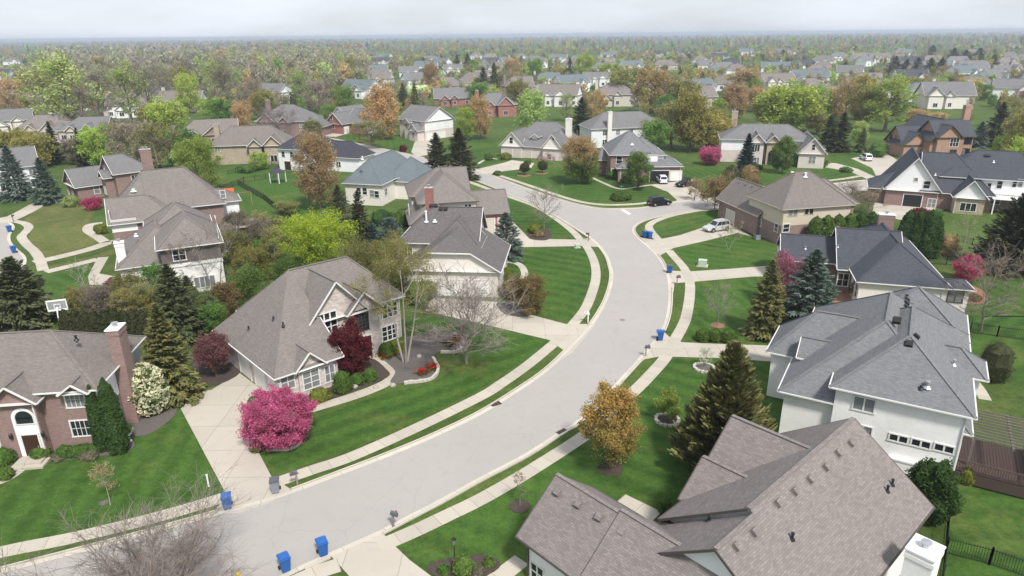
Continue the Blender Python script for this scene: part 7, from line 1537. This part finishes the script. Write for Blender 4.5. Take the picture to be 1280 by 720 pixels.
# deck and pergola at the white house
DECK = m_plain('deck_wood', (.075, .05, .042), .8, .25, 4)
H2w = lambda x, y, z: H2.world(x, y, z)
dk = empty('timber_deck', H2.o, H2.th, 'dark brown timber deck with railing at the white house corner', 'deck')
m = MB()
for k in range(22): m.box(9.0+k*.2, 9.185+k*.2, 1.6, 7.0, .92, .98)
m.build('deck_boards', DECK, dk)
m = MB(); m.box(8.9, 13.4, 1.5, 1.56, .15, .95); m.box(13.34, 13.4, 1.56, 7, .15, .95); m.build('skirt', DECK, dk)
for (x0, y0, x1, y1) in ((8.9, 1.55, 13.4, 1.55), (13.38, 1.55, 13.38, 7.0)):
    m = MB(); L_ = math.hypot(x1-x0, y1-y0); n = int(L_/.16)
    m.bar((x0, y0, 1.9), (x1, y1, 1.9), .1, .06); m.bar((x0, y0, 1.1), (x1, y1, 1.1), .06, .06)
    for k in range(n): f = (k+.5)/n; x, y = x0+(x1-x0)*f, y0+(y1-y0)*f; m.box(x-.02, x+.02, y-.02, y+.02, 1.1, 1.9)
    m.build('railing', DECK, dk)
pg = empty('pergola', H2.o, H2.th, 'weathered slatted pergola over the timber deck', 'pergola'); PW = m_plain('pergola_wood', (.15, .125, .112), .85, .25, 4)
m = MB()
for k in range(11): y = 2.6+k*.46; m.box(9.3, 15.0, y-.04, y+.04, 3.36, 3.45)
m.build('slats', PW, pg)
m = MB()
for x in (9.6, 12.0, 14.6): m.box(x-.07, x+.07, 2.3, 7.6, 3.15, 3.35)
m.build('beams', PW, pg)
for x in (9.7, 14.4):
    for y in (2.7, 7.2): m = MB(); m.box(x-.08, x+.08, y-.08, y+.08, .0, 3.15); m.build('post', PW, pg)
r = empty('garden_bench', H2w(16.5, 6.5, 0), H2.th+.9, 'grey weathered bench beside the pergola', 'bench'); m = MB()
for k in range(4): m.box(-.8, .8, -.25+k*.13, -.15+k*.13, .42, .46)
m.build('seat', PW, r); m = MB()
for k in range(3): m.box(-.8, .8, .28, .31, .55+k*.14, .65+k*.14)
m.build('backrest', PW, r)
for x in (-.7, .7): m = MB(); m.box(x-.04, x+.04, -.25, .3, 0, .42); m.box(x-.04, x+.04, .26, .32, .42, .95); m.build('leg', PW, r)
# black metal fences
def fence(pts, label, h_=1.25, gap=.14, kind='metal_fence', mat=None, post=2.2):
    P = G(pts); r = empty(kind, P[0], 0, label, 'fence'); o = P[0]; m = MB(); mat = mat or BLACKM
    for a, b in zip(P[:-1], P[1:]):
        a, b = a-o, b-o; L_ = (b-a).length; n = int(L_/gap); d = (b-a)/L_
        for z in (.12, h_-.12): m.bar(a+Vector((0, 0, z)), b+Vector((0, 0, z)), .03, .04)
        for k in range(n): q = a+d*((k+.5)*L_/n); m.box(q.x-.009, q.x+.009, q.y-.009, q.y+.009, .08, h_)
        np_ = max(1, int(L_/post))
        for k in range(np_+1): q = a+d*(L_*k/np_); pm = MB(); pm.box(q.x-.04, q.x+.04, q.y-.04, q.y+.04, -.1, h_+.1); pm.build('post', mat, r)
    m.build('railing_panel', mat, r)
fence([(1212, 416), (1246, 421), (1330, 432)], 'black metal fence across the lawn beyond the big grey roof')
fence([(1189, 612), (1184, 650), (1180, 698), (1172, 760)], 'black metal fence between the leafy bush and the back lawn')
fence([(1181, 692), (1236, 706), (1300, 728)], 'black metal fence crossing the lawn at the bottom corner')
fence([(1160, 330), (1205, 333), (1225, 336)], 'low black fence past the last hedge column')
fence([(1195, 300), (1215, 306), (1245, 310)], 'short dark fence before the very dark pine', 1.0)
fence([(298, 232), (330, 250), (352, 268), (365, 280)], 'dark fence running diagonally over the back lawn', 1.3)
fence([(275, 240), (305, 228), (345, 222)], 'dark fence along the rear of the back lawn', 1.2)
fence([(285, 218), (340, 206), (352, 205)], 'low dark fence behind the tan stone house', 1.0)
r = empty('garden_arbor', at(348, 228), R(-20), 'small dark roofed arbour beside the white walled house', 'arbour')
for x in (-1.2, 1.2):
    for y in (-1.2, 1.2): m = MB(); m.box(x-.08, x+.08, y-.08, y+.08, 0, 2.3); m.build('post', WHITEM, r)
m = MB(); m.lathe([(2.3, 2.3), (.1, 3.5), (0, 3.55)], 4, 0); m.build('roof', SH['black'], r)
# planters, boulders and the terrace wall
STONEW = m_plain('boulder', (.36, .33, .29), .9, .25, 3)
for i, (px, py, s, lab) in enumerate([(443, 484, .35, 'pale stone at the maroon maple bed by the walk'), (470, 485, .3, 'dark green capped stone by the curved walk'), (491, 482, .3, 'pale stone at the end of the curved walk'), (160, 540, .5, 'grey boulder at the foot of the white flowering bush'), (524, 446, .3, 'pale boulder in the grey mulch bed, nearer the birch')]):
    p = at(px, py); q = random.Random(i); bm_ = MB(); n = 9; ph = [q.uniform(.75, 1.1) for _ in range(40)]
    P = lambda k, z, rr: (p.x+rr*s*ph[(k % n)+int(z*3)]*math.cos(6.2832*k/n), p.y+rr*s*ph[(k % n)+9]*math.sin(6.2832*k/n), z*s)
    for k in range(n):
        bm_.face([P(k, 0, 1), P(k+1, 0, 1), P(k+1, .5, .95), P(k, .5, .95)]); bm_.face([P(k, .5, .95), P(k+1, .5, .95), P(k+1, .85, .5), P(k, .85, .5)]); bm_.face([P(k, .85, .5), P(k+1, .85, .5), (p.x, p.y, .95*s)])
    tag(bm_.build('boulder', STONEW), lab, 'rock')
r = empty('garden_urn', at(162, 552), 0, 'white urn planter at the brick house corner', 'planter'); b = MB(); b.lathe([(.2, 0), (.22, .1), (.09, .2), (.09, .45), (.28, .7), (.36, .95), (.32, .97), (.0, .9)], 14); b.build('urn', WHITEM, r)
bsh = link('plant', shell(7, [(.2, .9), (.4, 1.1), (.36, 1.35), (.02, 1.5)], 260, .12), r); bsh.color = (*C_['mid'], 1)
# street name sign at the corner
r = empty('street_sign', at(776, 249), R(20), 'thin green street name sign in the corner lawn bush', 'sign'); b = MB(); b.tube((0, 0, -.2), (0, 0, 2.7), .035, .035, 8); b.build('post', METAL, r); b = MB(); b.box(-.45, .45, -.012, .012, 2.5, 2.7); b.build('sign_plate', m_plain('sign_green', (.02, .16, .06), .4), r)
# far water tower and masts on the skyline
r = empty('radio_mast', Vector((560, 5000, 0)), 0, 'pale mast above the far woods on the horizon', 'mast'); b = MB(); b.tube((0, 0, 0), (0, 0, 62), 3.2, 2.2, 8); b.build('shaft', WHITEM, r); b = MB(); b.lathe([(2.2, 50), (5, 53), (5, 60), (0, 64)], 12); b.build('head', WHITEM, r)
# ------------------------------------------------------------------ the air
hz = MB(); hz.box(-5600, 5600, -500, 9100, -1.2, 36)
hm = bpy.data.materials.new('haze_air'); hm.use_nodes = True; t_ = hm.node_tree; t_.nodes.clear()
vo = t_.nodes.new('ShaderNodeVolumePrincipled'); vo.inputs['Color'].default_value = (.78, .86, .98, 1); vo.inputs['Density'].default_value = .00025; vo.inputs['Anisotropy'].default_value = .2
mo = t_.nodes.new('ShaderNodeOutputMaterial'); t_.links.new(vo.outputs[0], mo.inputs['Volume'])
o = hz.build('haze', hm); tag(o, kind='stuff')
